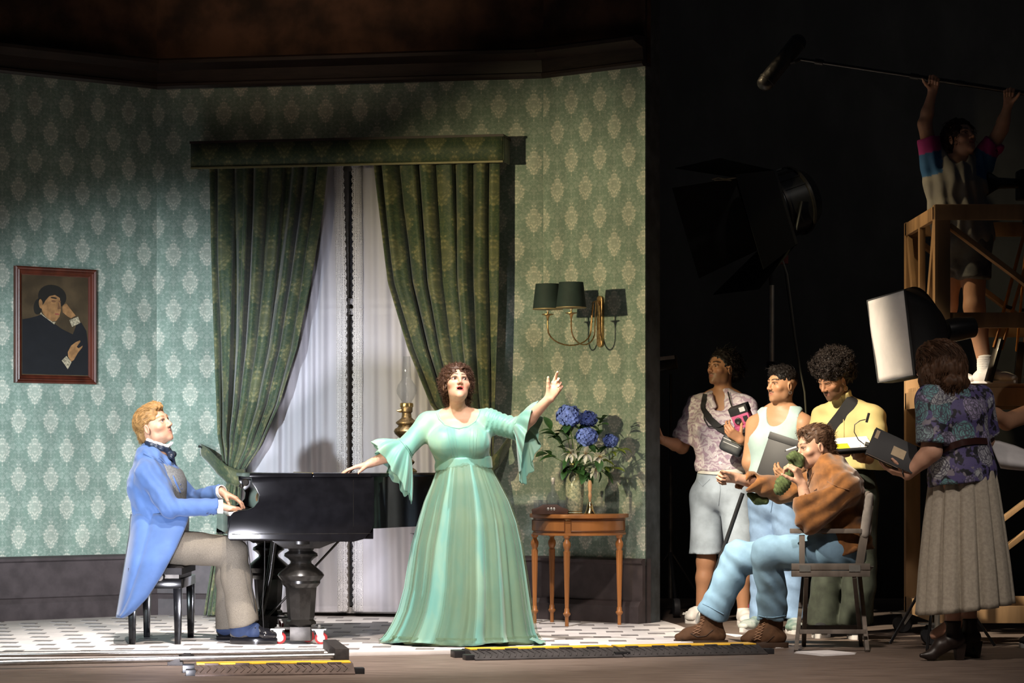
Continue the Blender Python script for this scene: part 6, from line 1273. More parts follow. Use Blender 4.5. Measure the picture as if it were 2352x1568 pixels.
for q, a_ in ((-1, anL), (1, anR)): hp_ = hip + sx_ * .08 * q; leg(f, hp_, V((a_.x * .7 + hp_.x * .3, a_.y, .52)), a_, (.085, .062, .058, .040)); f.limb(a_, a_ + V((-.09, .03, -.06)), .035, .03)
hand(f, wrL, (-.92, .2, .22), (-.1, .1, .95), (-.2, -.9, .3), (16, 22, 14), 3, .95, (.6, .5, .3)); hand(f, wrR, (-.6, .6, .2), (0, 0, 1), (0, 0, 1), (20, 30, 20), 3, .95)
skin = (.55, .31, .215)
sdf_obj('body', f, SKIN(), m5, .011, [(Hd.c - Z1 * .01, (.13, .13, .14), .004), (wrL + V((-.08, 0, .04)), (.11, .08, .08), .0032)], lambda v: Hd.paint(v, skin)); Hd.eyes(m5)
hair_cap(Hd, m5, (.105, .052, .028), [('+', (0, -.02, .05), (.105, .125, .098)), ('+', (0, -.06, -.02), (.135, .105, .10)), ('+', (0, -.08, -.10), (.135, .085, .06)), ('+', (.10, .01, -.06), (.045, .06, .075)), ('+', (-.10, .01, -.06), (.045, .06, .075)), ('-', (0, .13, -.04), (.07, .07, .10))], 4200, .13, 9, .0020,
         lambda p: np.stack([p[:, 0] * 3, -1.2 * (p[:, 2] > .05) + .0 * p[:, 0], -.9 + 0 * p[:, 0]], 1), (.012, (60, 60, 22)), wob=.17, seed=15)
flo = floral('rose_print_rayon')
f = Field(); tor(f, (hip - Z1 * .01, hip + Z1 * .05, wst, cst, nck - Z1 * .02), (.208, .20, .168, .178, .13), (.155, .15, .13, .135, .085), [sx_] * 5, e=.010); f.chain((shR, nck + V((0, 0, -.01)), shL), (.075, .07, .075), .06)
f.under(co_, .010, hip.z - .02, nck.z + .02)
for a_, b_ in ((shR, elR), (shL, elL)): sleeve(f, a_, b_, b_, (.078, .088), .14, .04, True)
f.cut(at(2212, 1110, D0), (.1, 0, -1), .4); f.warp(folds((10, 10, 6), 8), .010); bl_ = sdf_obj('blouse', f, flo, m5, .008); sf = Surf(bl_)
strap('belt', sf, [(2158, 1036), (2180, 1026), (2210, 1016), (2240, 1012), (2268, 1013)], .036, mat('oxblood_belt', (.03, .010, .008), .3, coat=.3), m5, .006, 34)
skm = mat('oatmeal_wool', (.37, .33, .27), .9, var=.12, vs=60, bump=.12, bs=260)
LP5 = [(1045, 2150), (1075, 2140), (1110, 2132), (1200, 2120), (1300, 2110), (1400, 2103)]; RP5 = [(1045, 2270), (1075, 2284), (1110, 2292), (1200, 2306), (1300, 2320), (1400, 2332)]
def pleat(s_, t_):
    v = 1045 + (1398 - 1045) * t_; ul, ur = interp(LP5, v), interp(RP5, v); a = 2 * math.pi * s_; c_ = at((ul + ur) / 2, v, D0); hw = (ur - ul) / 2 * D0 / F; hd = hw * .88
    x = (s_ * 13 + .3) % 1; g = 1 - (.05 + .15 * t_) * (math.exp(-((x - .5) / .16) ** 2)) + .02 * t_ * math.sin(3 * a)
    tilt = .06 * t_ * math.cos(a); return V((c_.x + hw * g * math.cos(a), D0 + hd * g * math.sin(a), c_.z + tilt * .55))
uvgrid('pleated_skirt', pleat, 390, 30, skm, m5, thick=.004)
bb = mat('black_brown_leather', (.018, .011, .009), .45, var=.3)
for an_, toe, hz in ((anL, at(2116, 1510, 14.05), 0), (anR, at(2205, 1500, 14.28), 0)):
    f = Field(); to_ = V((toe.x, toe.y, .03)); e_ = (V((to_.x, to_.y, 0)) - V((an_.x, an_.y, 0))).normalized(); hl = V((an_.x, an_.y, .09)) - e_ * .03
    f.limb(V((an_.x, an_.y, .21)), V((an_.x, an_.y, .12)), .046, .042, .02); f.limb(hl + V((0, 0, .02)), hl + e_ * .10 + V((0, 0, -.01)), .040, .038, .03); f.limb(hl + e_ * .10 + V((0, 0, -.01)), to_ - e_ * .06, .038, .03, .03); f.limb(to_ - e_ * .06, to_, .03, .012, .02); f.cut((an_.x, an_.y, .215), (0, 0, 1), .12); f.cut((an_.x, an_.y, .004), (0, 0, -1), .3)
    bo = sdf_obj('ankle_boot', f, bb, m5, .006); hc = hl - e_ * .01; MB().beam(V((hc.x, hc.y, 0)), V((hc.x, hc.y, .09)), .035, .04, e_, .055, .06).build('heel', bb, bo, bevel=.003)
MB().tube([at(2080, 1066, 14.05), at(2074, 1074, 13.985), at(2073, 1086, 13.98), at(2076, 1094, 14.0)], .004, 6).build('wristwatch', blackp, m5)
mb = MB(); [mb.sphere(Hd.L(-.09, .01, -.06) - Z1 * .018 * k + V((-.02, 0, 0)), .007) for k in range(5)]; mb.build('earring', mat('coral_bead', (.5, .12, .07), .4), m5)
nb_c = at(2052, 1036, 14.02); nbk = thing('notebook', 'black hardback notebook with a pasted paper label in the woman\'s hand', 'book', nb_c); R3 = Matrix.Rotation(math.radians(25), 3, 'Y') @ Matrix.Rotation(math.radians(-24), 3, 'X'); MF = Matrix.Translation(nb_c) @ R3.to_4x4()
MB(MF).box((-.135, -.012, -.082), (.135, -.008, .082)).build('front_cover', fm_, nbk, bevel=.001); MB(MF).box((-.135, .010, -.082), (.135, .014, .082)).build('back_cover', fm_, nbk, bevel=.001); MB(MF).box((-.130, -.008, -.078), (.132, .010, .078)).build('page_block', white_cloth, nbk)
MB(MF).box((-.01, -.0135, -.03), (.065, -.012, .025)).build('label', mat('kraft_label', (.42, .33, .22), .8), nbk); MB(MF).box((-.125, -.0135, .02), (-.105, -.012, .07)).build('spine_label', mat('kraft_label'), nbk)
# ------------------------------------------------------------------ flowers in the vase
petal_b = mat('hydrangea_blue', (.17, .26, .78), .7, var=.35, vs=30); leaf_m = mat('glossy_leaf', (.035, .10, .03), .45, var=.45, vs=20); stem_m = mat('green_stem', (.06, .12, .03), .6); petal_w = mat('lily_white', (.62, .63, .56), .6, var=.12)
def leaf_mesh(L, wd, m, bend=.3, name='leaf'):
    vs, fs = [], []; n = 6
    for i in range(n + 1):
        t_ = i / n; w = wd * math.sin(math.pi * min(1, t_ * .92 + .06)) ** .8; z = -bend * L * t_ * t_
        vs += [(-w, L * t_, z + w * .35), (0, L * t_, z), (w, L * t_, z + w * .35)]
    for i in range(n): b = i * 3; fs += [(b, b + 1, b + 4, b + 3), (b + 1, b + 2, b + 5, b + 4)]
    me = raw_mesh(name, vs, fs, True); me.materials.append(m); return me
LEAF = [leaf_mesh(.10, .028, leaf_m), leaf_mesh(.075, .022, leaf_m, .5), leaf_mesh(.06, .012, mat('yellow_green_leaf', (.16, .22, .03), .5), .4)]
def place(me, name, p, d, parent, roll=0.0, sc=1.0):
    o = bpy.data.objects.new(name, me); COL.objects.link(o); o.parent = parent; y = V(d).normalized(); x, z, _ = frame_of(y, (0, 0, 1)); x, z = -x, z
    R = Matrix((( -x.x, y.x, z.x), (-x.y, y.y, z.y), (-x.z, y.z, z.z))); o.matrix_local = Matrix.Translation(V(p) - BASE[parent.name]) @ (R @ Matrix.Rotation(roll, 3, 'Y')).to_4x4() @ Matrix.Scale(sc, 4); return o
mouth = vc + V((0, 0, .315)); rf = random.Random(21)
def hydrangea(u, v, d, r, lab, n=130):
    c = at(u, v, d); th_ = thing('hydrangea', lab, 'flower', mouth, 'hydrangeas in the vase')
    mid = (c + mouth) / 2 + V((0, 0, .02)); MB().tube([mouth - V((0, 0, .12)), mouth, mid, c - V((0, 0, r * .5))], .0035, 6).build('stem', stem_m, th_)
    mb = MB()
    for k in range(n):
        z = 1 - 2 * (k + .5) / n; z = z * .98; a = k * 2.39996; s_ = math.sqrt(max(0, 1 - z * z)); nrm = V((s_ * math.cos(a), s_ * math.sin(a), z * .85)); p = c + nrm * r * rf.uniform(.86, 1.08); x, y, q = frame_of(nrm + V((rf.uniform(-.4, .4), rf.uniform(-.4, .4), rf.uniform(-.4, .4)))); ro = rf.uniform(0, 1.57); pr = r * .20
        for j in range(4):
            b = ro + j * math.pi / 2; e1 = x * math.cos(b) + y * math.sin(b); e2 = y * math.cos(b) - x * math.sin(b)
            mb.add([p, p + e1 * pr * .55 + e2 * pr * .55 + q * pr * .25, p + e1 * pr * 1.1 + q * pr * .15, p + e1 * pr * .55 - e2 * pr * .55 + q * pr * .25], [(0, 1, 2, 3)])
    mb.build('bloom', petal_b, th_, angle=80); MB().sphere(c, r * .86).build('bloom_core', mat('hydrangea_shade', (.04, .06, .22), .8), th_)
    for j in range(3): a = rf.uniform(0, 6.28); place(LEAF[j % 2], 'leaf', c - V((0, 0, r * .7)), (math.cos(a), math.sin(a) * .8, -.25), th_, rf.uniform(-.4, .4), rf.uniform(.9, 1.2))
hydrangea(1307, 955, 16.72, .077, 'large blue hydrangea highest on the left of the bouquet'); hydrangea(1350, 962, 16.86, .058, 'blue hydrangea at the top behind the largest bloom'); hydrangea(1348, 1003, 16.66, .068, 'blue hydrangea in the middle of the bouquet facing the audience'); hydrangea(1402, 1012, 16.80, .048, 'small blue hydrangea at the right edge of the bouquet')
def lily(u, v, d, face, lab):
    c = at(u, v, d); th_ = thing('lily', lab, 'flower', mouth, 'white lilies in the vase'); MB().tube([mouth - V((0, 0, .1)), mouth, (c + mouth) / 2 - V((0, 0, .01)), c], .003, 6).build('stem', stem_m, th_); x, y, q = frame_of(face)
    pm = leaf_mesh(.072, .016, petal_w, .45, 'petal')
    for k in range(6): a = k * math.pi / 3 + u; place(pm, 'petal', c, (x * math.cos(a) + y * math.sin(a)) + q * .75, th_, 0, 1 if k % 2 else .9)
    mb = MB()
    for k in range(4): a = k * 1.6; mb.tube([c, c + q * .04 + (x * math.cos(a) + y * math.sin(a)) * .012], .0012, 4)
    mb.build('stamen', mat('ochre_stamen', (.4, .2, .03), .7), th_); place(LEAF[0], 'leaf', c - V((0, 0, .02)), (rf.uniform(-1, 1), rf.uniform(-.7, .3), -.4), th_)
lily(1312, 1040, 16.66, (-.4, -1, .1), 'white lily lowest on the left above the vase mouth'); lily(1345, 1042, 16.62, (0, -1, .2), 'white lily in the middle above the vase mouth'); lily(1375, 1048, 16.64, (.4, -1, 0), 'white lily with the longest petals on the right of the bouquet'); lily(1368, 1075, 16.68, (.3, -1, -.5), 'drooping white lily under the bouquet on the right')
for k, (us, lab) in enumerate((([(1265, 985), (1280, 1000), (1258, 1042), (1290, 1020)], 'leafy spray reaching furthest left of the bouquet'), ([(1420, 1032), (1436, 1030), (1404, 1055), (1412, 1075)], 'leafy spray reaching furthest right of the bouquet'), ([(1330, 1000), (1385, 960), (1300, 990), (1370, 1000)], 'leafy spray between the hydrangea heads'), ([(1300, 1080), (1322, 1072), (1395, 1085), (1345, 1085)], 'short leafy spray round the rim of the vase'))):
    th_ = thing('greenery_spray', lab, 'foliage', mouth, 'greenery in the vase')
    for j, (u, v) in enumerate(us):
        p = at(u, v, 16.74 + .04 * (j % 3 - 1)); MB().tube([mouth - V((0, 0, .05)), (mouth + p) / 2 + V((0, 0, -.01)), p], .0022, 5).build('stem', stem_m, th_); d = (p - mouth).normalized()
        for i in range(4): place(LEAF[(i + j) % 2 if k != 1 else 2], 'leaf', p - d * .02 * i, d + V((rf.uniform(-1, 1), rf.uniform(-1, .4), rf.uniform(-.6, .5))), th_, rf.uniform(-.5, .5), rf.uniform(.8, 1.15))
# ------------------------------------------------------------------ camera track, cable ramps, papers
tk_ = thing('dolly_track', 'steel camera dolly track with a black end block on the floor in front', 'track', (-2, 13.9, 0)); rail_m = mat('brushed_steel_tube', (.42, .41, .40), .3, 1, var=.2, vs=4, stretch=(1, 30, 30))
rA = [(-3.6, 13.98, .034), (at(744, 1497, 14.30).x, 14.30, .034)]; rB = [(-3.6, 13.22, .034), (at(776, 1514, 13.98).x, 13.98, .034)]
for r_ in (rA, rB): MB().tube(r_, .0155, 18).build('rail', rail_m, tk_)
bk = mat('black_painted_steel', (.022, .018, .017), .6, var=.4, vs=40); a_, b_ = V((at(757, 1480, 14.66).x, 14.66, 0)), V((at(786, 1505, 13.93).x, 13.93, 0)); MB().beam(a_ + Z1 * .038, b_ + Z1 * .038, .075, .074).build('end_block', bk, tk_, bevel=.003)
for x in (-3.1, at(395, 1530, 13.6).x): 
    for r_ in (rA, rB): k = (x - r_[0][0]) / (r_[1][0] - r_[0][0]); y = r_[0][1] + (r_[1][1] - r_[0][1]) * k; MB().box((x - .04, y - .02, 0), (x + .04, y + .02, .02)).build('foot', bk, tk_, bevel=.002); MB().box((x - .025, y - .017, .02), (x + .025, y + .017, .034)).build('saddle', bk, tk_)
rubb = mat('black_ribbed_rubber', (.030, .026, .026), .7, var=.3, vs=14); rubc = mat('brown_dusty_rubber', (.085, .06, .05), .75, var=.3, vs=14); yelp = mat('yellow_plastic_lid', (.72, .42, .03), .5, var=.2, vs=16)
def ramp(lab, pa, pb_, m, group='cable ramps on the stage'):
    pa, pb_ = V(pa), V(pb_); L = (pb_ - pa).length; ex_ = (pb_ - pa).normalized(); ey_ = V((-ex_.y, ex_.x, 0)); th_ = thing('cable_ramp', lab, 'cable protector', (pa + pb_) / 2, group)
    Mx = Matrix(((ex_.x, ey_.x, 0, pa.x), (ex_.y, ey_.y, 0, pa.y), (0, 0, 1, 0), (0, 0, 0, 1)))
    MB(Mx).prism([(0, 0, 0), (0, .0, .008), (0, .14, .046), (0, .29, .046), (0, .42, .008), (0, .42, 0)], (L, 0, 0)).build('ramp_body', m, th_, bevel=.002)
    MB(Mx).box((.01, .152, .046), (L - .01, .28, .053)).build('lid', yelp, th_, bevel=.003)
    mb = MB(Mx); n = int(L / .036)
    for k in range(n):
        x = .02 + (L - .04) * k / n
        for y0, y1, s_ in ((.02, .075, 1), (.075, .13, -1)):
            z0, z1 = .008 + y0 * .271 + .001, .008 + y1 * .271 + .001; xa, xb = (x, x + .02) if s_ > 0 else (x + .02, x); mb.beam((xa, y0, z0), (xb, y1, z1), .007, .006)
    tr = mb.build('tread', m, th_)
    for k in range(int(L / .155)): x = .05 + k * .155; MB(Mx).box((x, .128, .044), (x + .07, .155, .0535)).build('lid_tab', m, th_, bevel=.001)
    for x in (-.045, L): MB(Mx).box((x, .03, 0), (x + .05, .11, .03)).build('connector', blackp, th_, bevel=.003)
    for x in (-.06, ): MB(Mx).box((x, .22, 0), (x + .07, .32, .04)).build('connector', blackp, th_, bevel=.004)
ramp('brown cable ramp with yellow lid in front of the camera track', fl(448, 1553), fl(816, 1549), rubc); ramp('black cable ramp with yellow lid in front of the green gown', fl(1092, 1517), fl(1432, 1510), rubb); ramp('black cable ramp with yellow lid under the outstretched brown boot', fl(1436, 1510), fl(1764, 1503), rubb)
pap = mat('white_paper', (.75, .73, .74), .8, var=.05)
def paper(lab, pts, z=.002, n=3):
    th_ = thing('paper_sheets', lab, 'paper', fl(*pts[0]))
    for k in range(n): q = [fl(u, v) + V((.004 * k, .012 * k, z + .0022 * k)) for u, v in pts]; MB().prism(q, (0, 0, .0012)).build('sheet', pap, th_)
paper('loose white script pages lying in front of the director chair', [(1824, 1500), (1890, 1507), (1964, 1503), (1898, 1497)], .001, 4); paper('white page under the boots of the seated man', [(1758, 1480), (1782, 1489), (1812, 1487), (1800, 1484)], .001, 2); paper('folded white page between the two brown boots', [(1664, 1467), (1690, 1474), (1722, 1474), (1700, 1470)], .03, 2)
# ------------------------------------------------------------------ big studio lamp with barn doors on a stand
ls = thing('studio_lamp', 'large black film lamp with barn doors on a tall stand', 'lamp', (at(1770, 1400, 18.6).x, 18.6, 0)); lamp_m = mat('black_enamel', (.010, .010, .011), .32, var=.2, coat=.2); DL = 18.6
hc = at(1800, 470, DL); ax_ = V((-.86, -.38, -.32)).normalized(); ex1, ex2, ez_ = frame_of(ax_)
def hp(x, y, z): return hc + ex1 * x + ex2 * y + ez_ * z
Rl = .24; MB().lathe([(.02, -.24), (.12, -.235), (.19, -.20), (Rl, -.12), (Rl, .10), (Rl * 1.04, .11), (Rl * 1.04, .13), (Rl * 1.02, .14), (.02, .145)], hc, 40, ax_).build('housing', lamp_m, ls, angle=30)
for h_ in (-.10, .095): MB().lathe([(Rl * .98, -.012), (Rl * 1.05, -.01), (Rl * 1.05, .01), (Rl * .98, .012)], hc + ez_ * h_, 40, ax_).build('band', mat('worn_black_edge', (.05, .045, .04), .3, .6), ls)
for k in range(9): a = math.pi * (.15 + k * .1); d = ex1 * math.cos(a) + ex2 * math.sin(a); MB().beam(hc + d * Rl * 1.0 - ez_ * .09, hc + d * Rl * 1.0 + ez_ * .085, .012, .02, d).build('cooling_fin', lamp_m, ls)
MB().lathe([(.02, 0), (Rl * .9, 0), (Rl * .9, .01), (.02, .03)], hc + ez_ * .145, 36, ax_).build('lens', mat('dark_lens_glass', (.03, .03, .035), .08, coat=.5), ls)
sq = .27
for (a, b_) in (((-1, -1), (1, -1)), ((1, -1), (1, 1)), ((1, 1), (-1, 1)), ((-1, 1), (-1, -1))):
    p0, p1 = hp(a[0] * sq, a[1] * sq, .15), hp(b_[0] * sq, b_[1] * sq, .15); o_ = (p0 + p1) / 2 - hp(0, 0, .15); o_.normalize(); fl_ = ez_ * .42 + o_ * .20; q = [p0, p1, p1 + fl_ + (p1 - p0).normalized() * .07, p0 + fl_ - (p1 - p0).normalized() * .07]; MB().prism(q, o_ * .004).build('barn_door', mat('matt_black_sheet', (.004, .004, .004), .7), ls)
p_ = [hp(-.27, -.27, .15), hp(.27, -.27, .15), hp(.27, .27, .15), hp(-.27, .27, .15)]; mb = MB(); [mb.beam(p_[k], p_[(k + 1) % 4], .02, .02, ez_) for k in range(4)]; mb.build('door_frame', lamp_m, ls)
yk = V((at(1770, 600, DL).x, DL, at(1770, 600, DL).z)); mb = MB(); mb.tube([hc + ex1 * .26, hc + ex1 * .27 + (yk - hc) * .5, yk + ex1 * .12, yk - ex1 * .12, hc - ex1 * .27 + (yk - hc) * .5, hc - ex1 * .26], .013, 8); mb.build('yoke', lamp_m, ls)
MB().box((yk.x + .02, yk.y - .05, yk.z - .02), (yk.x + .12, yk.y + .02, yk.z + .04)).build('red_switch_box', mat('dark_red_box', (.10, .012, .01), .5), ls)
sxp = yk.x; chrome = mat('chromed_tube', (.62, .58, .50), .42, .8); mb = MB(); mb.tube([(sxp, DL, .35), (sxp, DL, yk.z)], .012, 12); mb.build('riser', lamp_m, ls); zz = lambda v: at(0, v, DL).z
MB().tube([(sxp + .008, DL - .01, zz(830)), (sxp + .008, DL - .01, zz(655))], .017, 14).build('upper_tube', chrome, ls); MB().tube([(sxp, DL, zz(1010)), (sxp, DL, zz(850))], .022, 14).build('middle_tube', chrome, ls)
for v in (840, 1010): MB().lathe([(.02, -.03), (.032, -.025), (.032, .025), (.02, .03)], (sxp, DL, zz(v)), 14).build('clamp_collar', lamp_m, ls)
MB().tube([(sxp, DL, .25), (sxp, DL, zz(1010))], .028, 14).build('lower_tube', lamp_m, ls)
for k in range(3): a = .5 + k * 2.094; p = V((sxp + .55 * math.cos(a), DL + .55 * math.sin(a), .05)); MB().tube([(sxp, DL, .75), p], .012, 8).build('stand_leg', lamp_m, ls); MB().lathe([(.01, -.015), (.05, -.015), (.05, .015), (.01, .015)], p, 16, (-math.sin(a), math.cos(a), 0)).build('caster', blackp, ls)
mb = MB(); mb.tube([at(u, v, DL - .1) for u, v in ((1795, 590), (1808, 630), (1816, 690), (1826, 770), (1838, 850), (1848, 900), (1852, 960))], .007, 6); mb.build('power_cable', mat('grey_cable', (.13, .125, .11), .5), ls); mb = MB(); mb.tube([at(u, v, DL - .05) for u, v in ((1800, 600), (1812, 690), (1828, 800), (1846, 900))], .006, 6); mb.build('power_cable', mat('black_cable'), ls)
mb = MB(); mb.tube([at(u, v, DL - .25) for u, v in ((1635, 412), (1650, 408), (1668, 411), (1690, 408), (1715, 412), (1740, 416))], .006, 6); mb.tube([at(u, v, DL - .25) for u, v in ((1640, 414), (1660, 413), (1680, 414))], .005, 6); mb.build('tie_cord', mat('sash_cord', (.30, .26, .18), .8), ls)
# small lamp on a wheeled stand just behind the end of the wall
l2 = thing('wheeled_lamp_stand', 'dark wheeled lamp stand behind the end of the wallpapered wall', 'stand', (at(1538, 1410, 18.3).x, 18.3, 0)); b2 = V((at(1540, 1410, 18.3).x, 18.3, 0)); zz2 = lambda v: at(0, v, 18.3).z
MB().tube([(b2.x, b2.y, .12), (b2.x, b2.y, zz2(1070))], .017, 12).build('pole', dsteel, l2); MB().tube([(b2.x, b2.y, zz2(1070)), (b2.x, b2.y, zz2(860))], .012, 12).build('upper_pole', lamp_m, l2); hq = at(1528, 835, 18.2); MB().beam(hq + V((-.10, 0, -.01)), hq + V((.08, 0, .012)), .14, .10).build('lamp_head', lamp_m, l2, bevel=.01); MB().beam(hq + V((-.10, -.075, .025)), hq + V((.06, -.075, .043)), .01, .025).build('metal_trim', mat('pale_alloy', (.5, .45, .38), .35, .8), l2)
for k in range(3): a = .6 + k * 2.094; p = b2 + V((.3 * math.cos(a), .3 * math.sin(a), .07)); MB().tube([(b2.x, b2.y, .45), p], .01, 8).build('stand_leg', lamp_m, l2); MB().lathe([(.012, -.02), (.062, -.02), (.066, 0), (.062, .02), (.012, .02)], p, 20, (-math.sin(a), math.cos(a), 0)).build('wheel', mat('grey_rubber_wheel', (.05, .05, .055), .5), l2)
# ------------------------------------------------------------------ softbox
sb = thing('softbox', 'white fronted softbox lamp with black sides behind the brown haired woman', 'lamp', (at(2100, 1400, 14.9).x, 14.9, 0))
cr = [at(1993, 690, 15.06), at(2078, 665, 14.66), at(2100, 862, 14.66), at(2018, 878, 15.06)]; n_ = (cr[1] - cr[0]).cross(cr[3] - cr[0]).normalized(); n_ = n_ if n_.x < 0 else -n_; apex = sum(cr, V()) / 4 - n_ * .42
def face(s_, t_): p = (cr[0] * (1 - s_) + cr[1] * s_) * (1 - t_) + (cr[3] * (1 - s_) + cr[2] * s_) * t_; return p + n_ * (.03 * math.sin(math.pi * s_) * math.sin(math.pi * t_) + .006 * math.sin(9 * s_ + 5 * t_) * math.sin(math.pi * t_))
dfm = mat('white_diffusion_cloth', (.46, .42, .385), .85, var=.05); dfb = dfm.node_tree.nodes['Principled BSDF']; dfb.inputs['Emission Color'].default_value = (1, .90, .82, 1); dfb.inputs['Emission Strength'].default_value = .03
uvgrid('diffuser', face, 16, 16, dfm, sb, thick=.003)
for k in range(4):
    a, b_ = cr[k], cr[(k + 1) % 4]; c_, d_ = apex + (a - apex).normalized() * .09, apex + (b_ - apex).normalized() * .09
    uvgrid('side_panel', lambda s_, t_: (a * (1 - s_) + b_ * s_) * (1 - t_) + (c_ * (1 - s_) + d_ * s_) * t_ + ((a + b_) / 2 - sum(cr, V()) / 4).normalized() * .09 * math.sin(math.pi * t_), 6, 10, mat('black_nylon', (.010, .010, .011), .65), sb, thick=.003)
    MB().beam(a, b_, .006, .012, n_).build('front_hem', mat('grey_hem', (.05, .05, .05), .7), sb)
MB().lathe([(.03, -.12), (.06, -.12), (.07, .0), (.06, .06), (.03, .06)], apex, 20, n_).build('lamp_body', blackp, sb)
px_ = apex.x - .10; py_ = apex.y
MB().tube([apex, (px_, py_, apex.z - .12), (px_, py_, .75)], .012, 12).build('upper_pole', mat('brassy_tube', (.42, .30, .12), .25, 1), sb); MB().tube([(px_, py_, .08), (px_, py_, .8)], .016, 12).build('lower_pole', chrome, sb)
for k in range(3): a = .2 + k * 2.094; MB().tube([(px_, py_, .5), (px_ + .35 * math.cos(a), py_ + .35 * math.sin(a), .012)], .009, 8).build('stand_leg', lamp_m, sb)
# ------------------------------------------------------------------ timber camera tower
pine = mat('pine_timber', (.30, .18, .085), .7, var=.3, vs=7, stretch=(1, 1, .15), bump=.1, bs=40)
tw_ = thing('timber_tower', 'raw timber camera tower on casters at the side of the stage', 'platform', (3.1, 15.9, 0)); x0, x1, y0, y1 = 2.47, 3.9, 15.3, 16.42; ZT_, ZD, ZM = 2.575, 1.53, 1.90
for x, y in ((x0, y0), (x0, y1), (x1, y0), (x1, y1)): MB().box((x - .0, y - .045, .12), (x + .09, y + .045, ZT_)).build('post', pine, tw_, bevel=.003)
for y in (y0, y1):
    MB().box((x0, y - .05, ZT_ - .09), (x1 + .09, y - .02, ZT_)).build('top_rail', pine, tw_, bevel=.003); MB().box((x0 + .09, y - .03, ZM - .045), (x1, y + .0, ZM + .045)).build('mid_rail', pine, tw_, bevel=.003); MB().box((x0, y - .05, ZD - .13), (x1 + .09, y - .0, ZD - .025)).build('deck_beam', pine, tw_, bevel=.003); MB().box((x0, y - .05, .13), (x1 + .09, y, .23)).build('bottom_rail', pine, tw_, bevel=.003)
    MB().beam((x0 + .09, y + .01, ZT_ - .12), (x1 - .2, y + .01, ZM + .05 - .35), .028, .09, (0, 1, 0)).build('brace', pine, tw_, bevel=.002); MB().beam((x0 + .05, y + .02, .28), (x1, y + .02, ZD - .2), .028, .09, (0, 1, 0)).build('brace', pine, tw_, bevel=.002)
for x in (x0, x1 + .06):
    MB().box((x, y0, ZT_ - .085), (x + .03, y1, ZT_ - .005)).build('side_top_rail', pine, tw_, bevel=.003); MB().box((x, y0, ZD - .13), (x + .03, y1, ZD - .025)).build('side_deck_beam', pine, tw_, bevel=.003); MB().box((x, y0, .13), (x + .03, y1, .23)).build('side_bottom_rail', pine, tw_, bevel=.003)
    ym = (y0 + y1) / 2; MB().box((x, ym - .03, ZD), (x + .035, ym + .03, ZT_ - .08)).build('stud', pine, tw_, bevel=.002); MB().beam((x + .02, y1 - .05, ZT_ - .1), (x + .02, ym + .05, ZD + .05), .07, .028, (1, 0, 0)).build('side_brace', pine, tw_, bevel=.002); MB().beam((x + .02, y0 + .05, ZT_ - .1), (x + .02, ym - .05, ZD + .05), .07, .028, (1, 0, 0)).build('side_brace', pine, tw_, bevel=.002)
for k in range(8): MB().box((x0 + .01, y0 - .04 + k * .151, ZD - .025), (x1 + .08, y0 - .04 + k * .151 + .146, ZD)).build('deck_plank', pine, tw_, bevel=.002)
for x, y in ((x0 + .0, y0 + .0), (x0, y1), (x1, y0), (x1, y1)):
    c_ = V((x - .02, y - .03, 0)); mb = MB(); mb.box((c_.x - .07, c_.y - .05, .122), (c_.x + .10, c_.y + .06, .132)); mb.prism([(c_.x - .01, c_.y - .03, .122), (c_.x + .06, c_.y - .03, .122), (c_.x + .01, c_.y - .03, .05)], (0, .006, 0)); mb.prism([(c_.x - .01, c_.y + .03, .122), (c_.x + .06, c_.y + .03, .122), (c_.x + .01, c_.y + .03, .05)], (0, .006, 0)); fk = mb.build('caster_fork', steel, tw_)
    MB().lathe([(.03, -.02), (.055, -.022), (.062, -.012), (.062, .012), (.055, .022), (.03, .02)], (c_.x, c_.y, .062), 22, (0, 1, 0)).build('tyre', mat('black_tyre', (.012, .012, .014), .5), fk); MB().lathe([(.004, -.018), (.036, -.018), (.036, .018), (.004, .018)], (c_.x, c_.y, .062), 18, (0, 1, 0)).build('wheel_hub', mat('grey_hub', (.16, .16, .17), .45), fk)
# ------------------------------------------------------------------ film camera on a wooden tripod
ft = thing('film_camera', 'black film camera on an orange wooden tripod standing on the timber tower', 'camera', (3.05, 15.85, ZD)); oak = mat('orange_varnished_oak', (.42, .17, .03), .4, coat=.3, var=.2)
apx = V((at(2375, 520, 15.85).x, 15.85, at(0, 500, 15.85).z)); feet = [at(2270, 850, 15.62), V((3.3, 15.6, ZD + .03)), V((3.15, 16.3, ZD + .03))]
feet[0].z = ZD + .02
for fp in feet:
    d = (fp - apx).normalized(); sd_ = d.cross(V((0, -1, .2))).normalized() * .022; m_ = apx + (fp - apx) * .80
    for s_ in (-1, 1): MB().beam(apx + sd_ * s_ * 1.5, m_ + sd_ * s_, .014, .018).build('leg_slat', oak, ft, bevel=.002)
    MB().beam(m_ - d * .06, fp, .045, .03).build('leg_foot', lamp_m, ft, bevel=.004); MB().beam(apx + (fp - apx) * .55 + sd_ * 1.3, apx + (fp - apx) * .55 - sd_ * 1.3, .01, .02).build('leg_clamp', lamp_m, ft)
MB().lathe([(.04, -.05), (.07, -.04), (.07, .03), (.09, .04), (.09, .06), (.03, .07)], apx, 20).build('tripod_head', lamp_m, ft)
cb = V((apx.x, apx.y, at(0, 425, 15.85).z)); MB().box((cb.x - .10, cb.y - .08, cb.z - .09), (cb.x + .25, cb.y + .08, cb.z + .09)).build('camera_body', lamp_m, ft, bevel=.012); MB().box((cb.x - .02, cb.y - .06, apx.z + .06), (cb.x + .08, cb.y + .06, cb.z - .085)).build('mount_plate', lamp_m, ft)
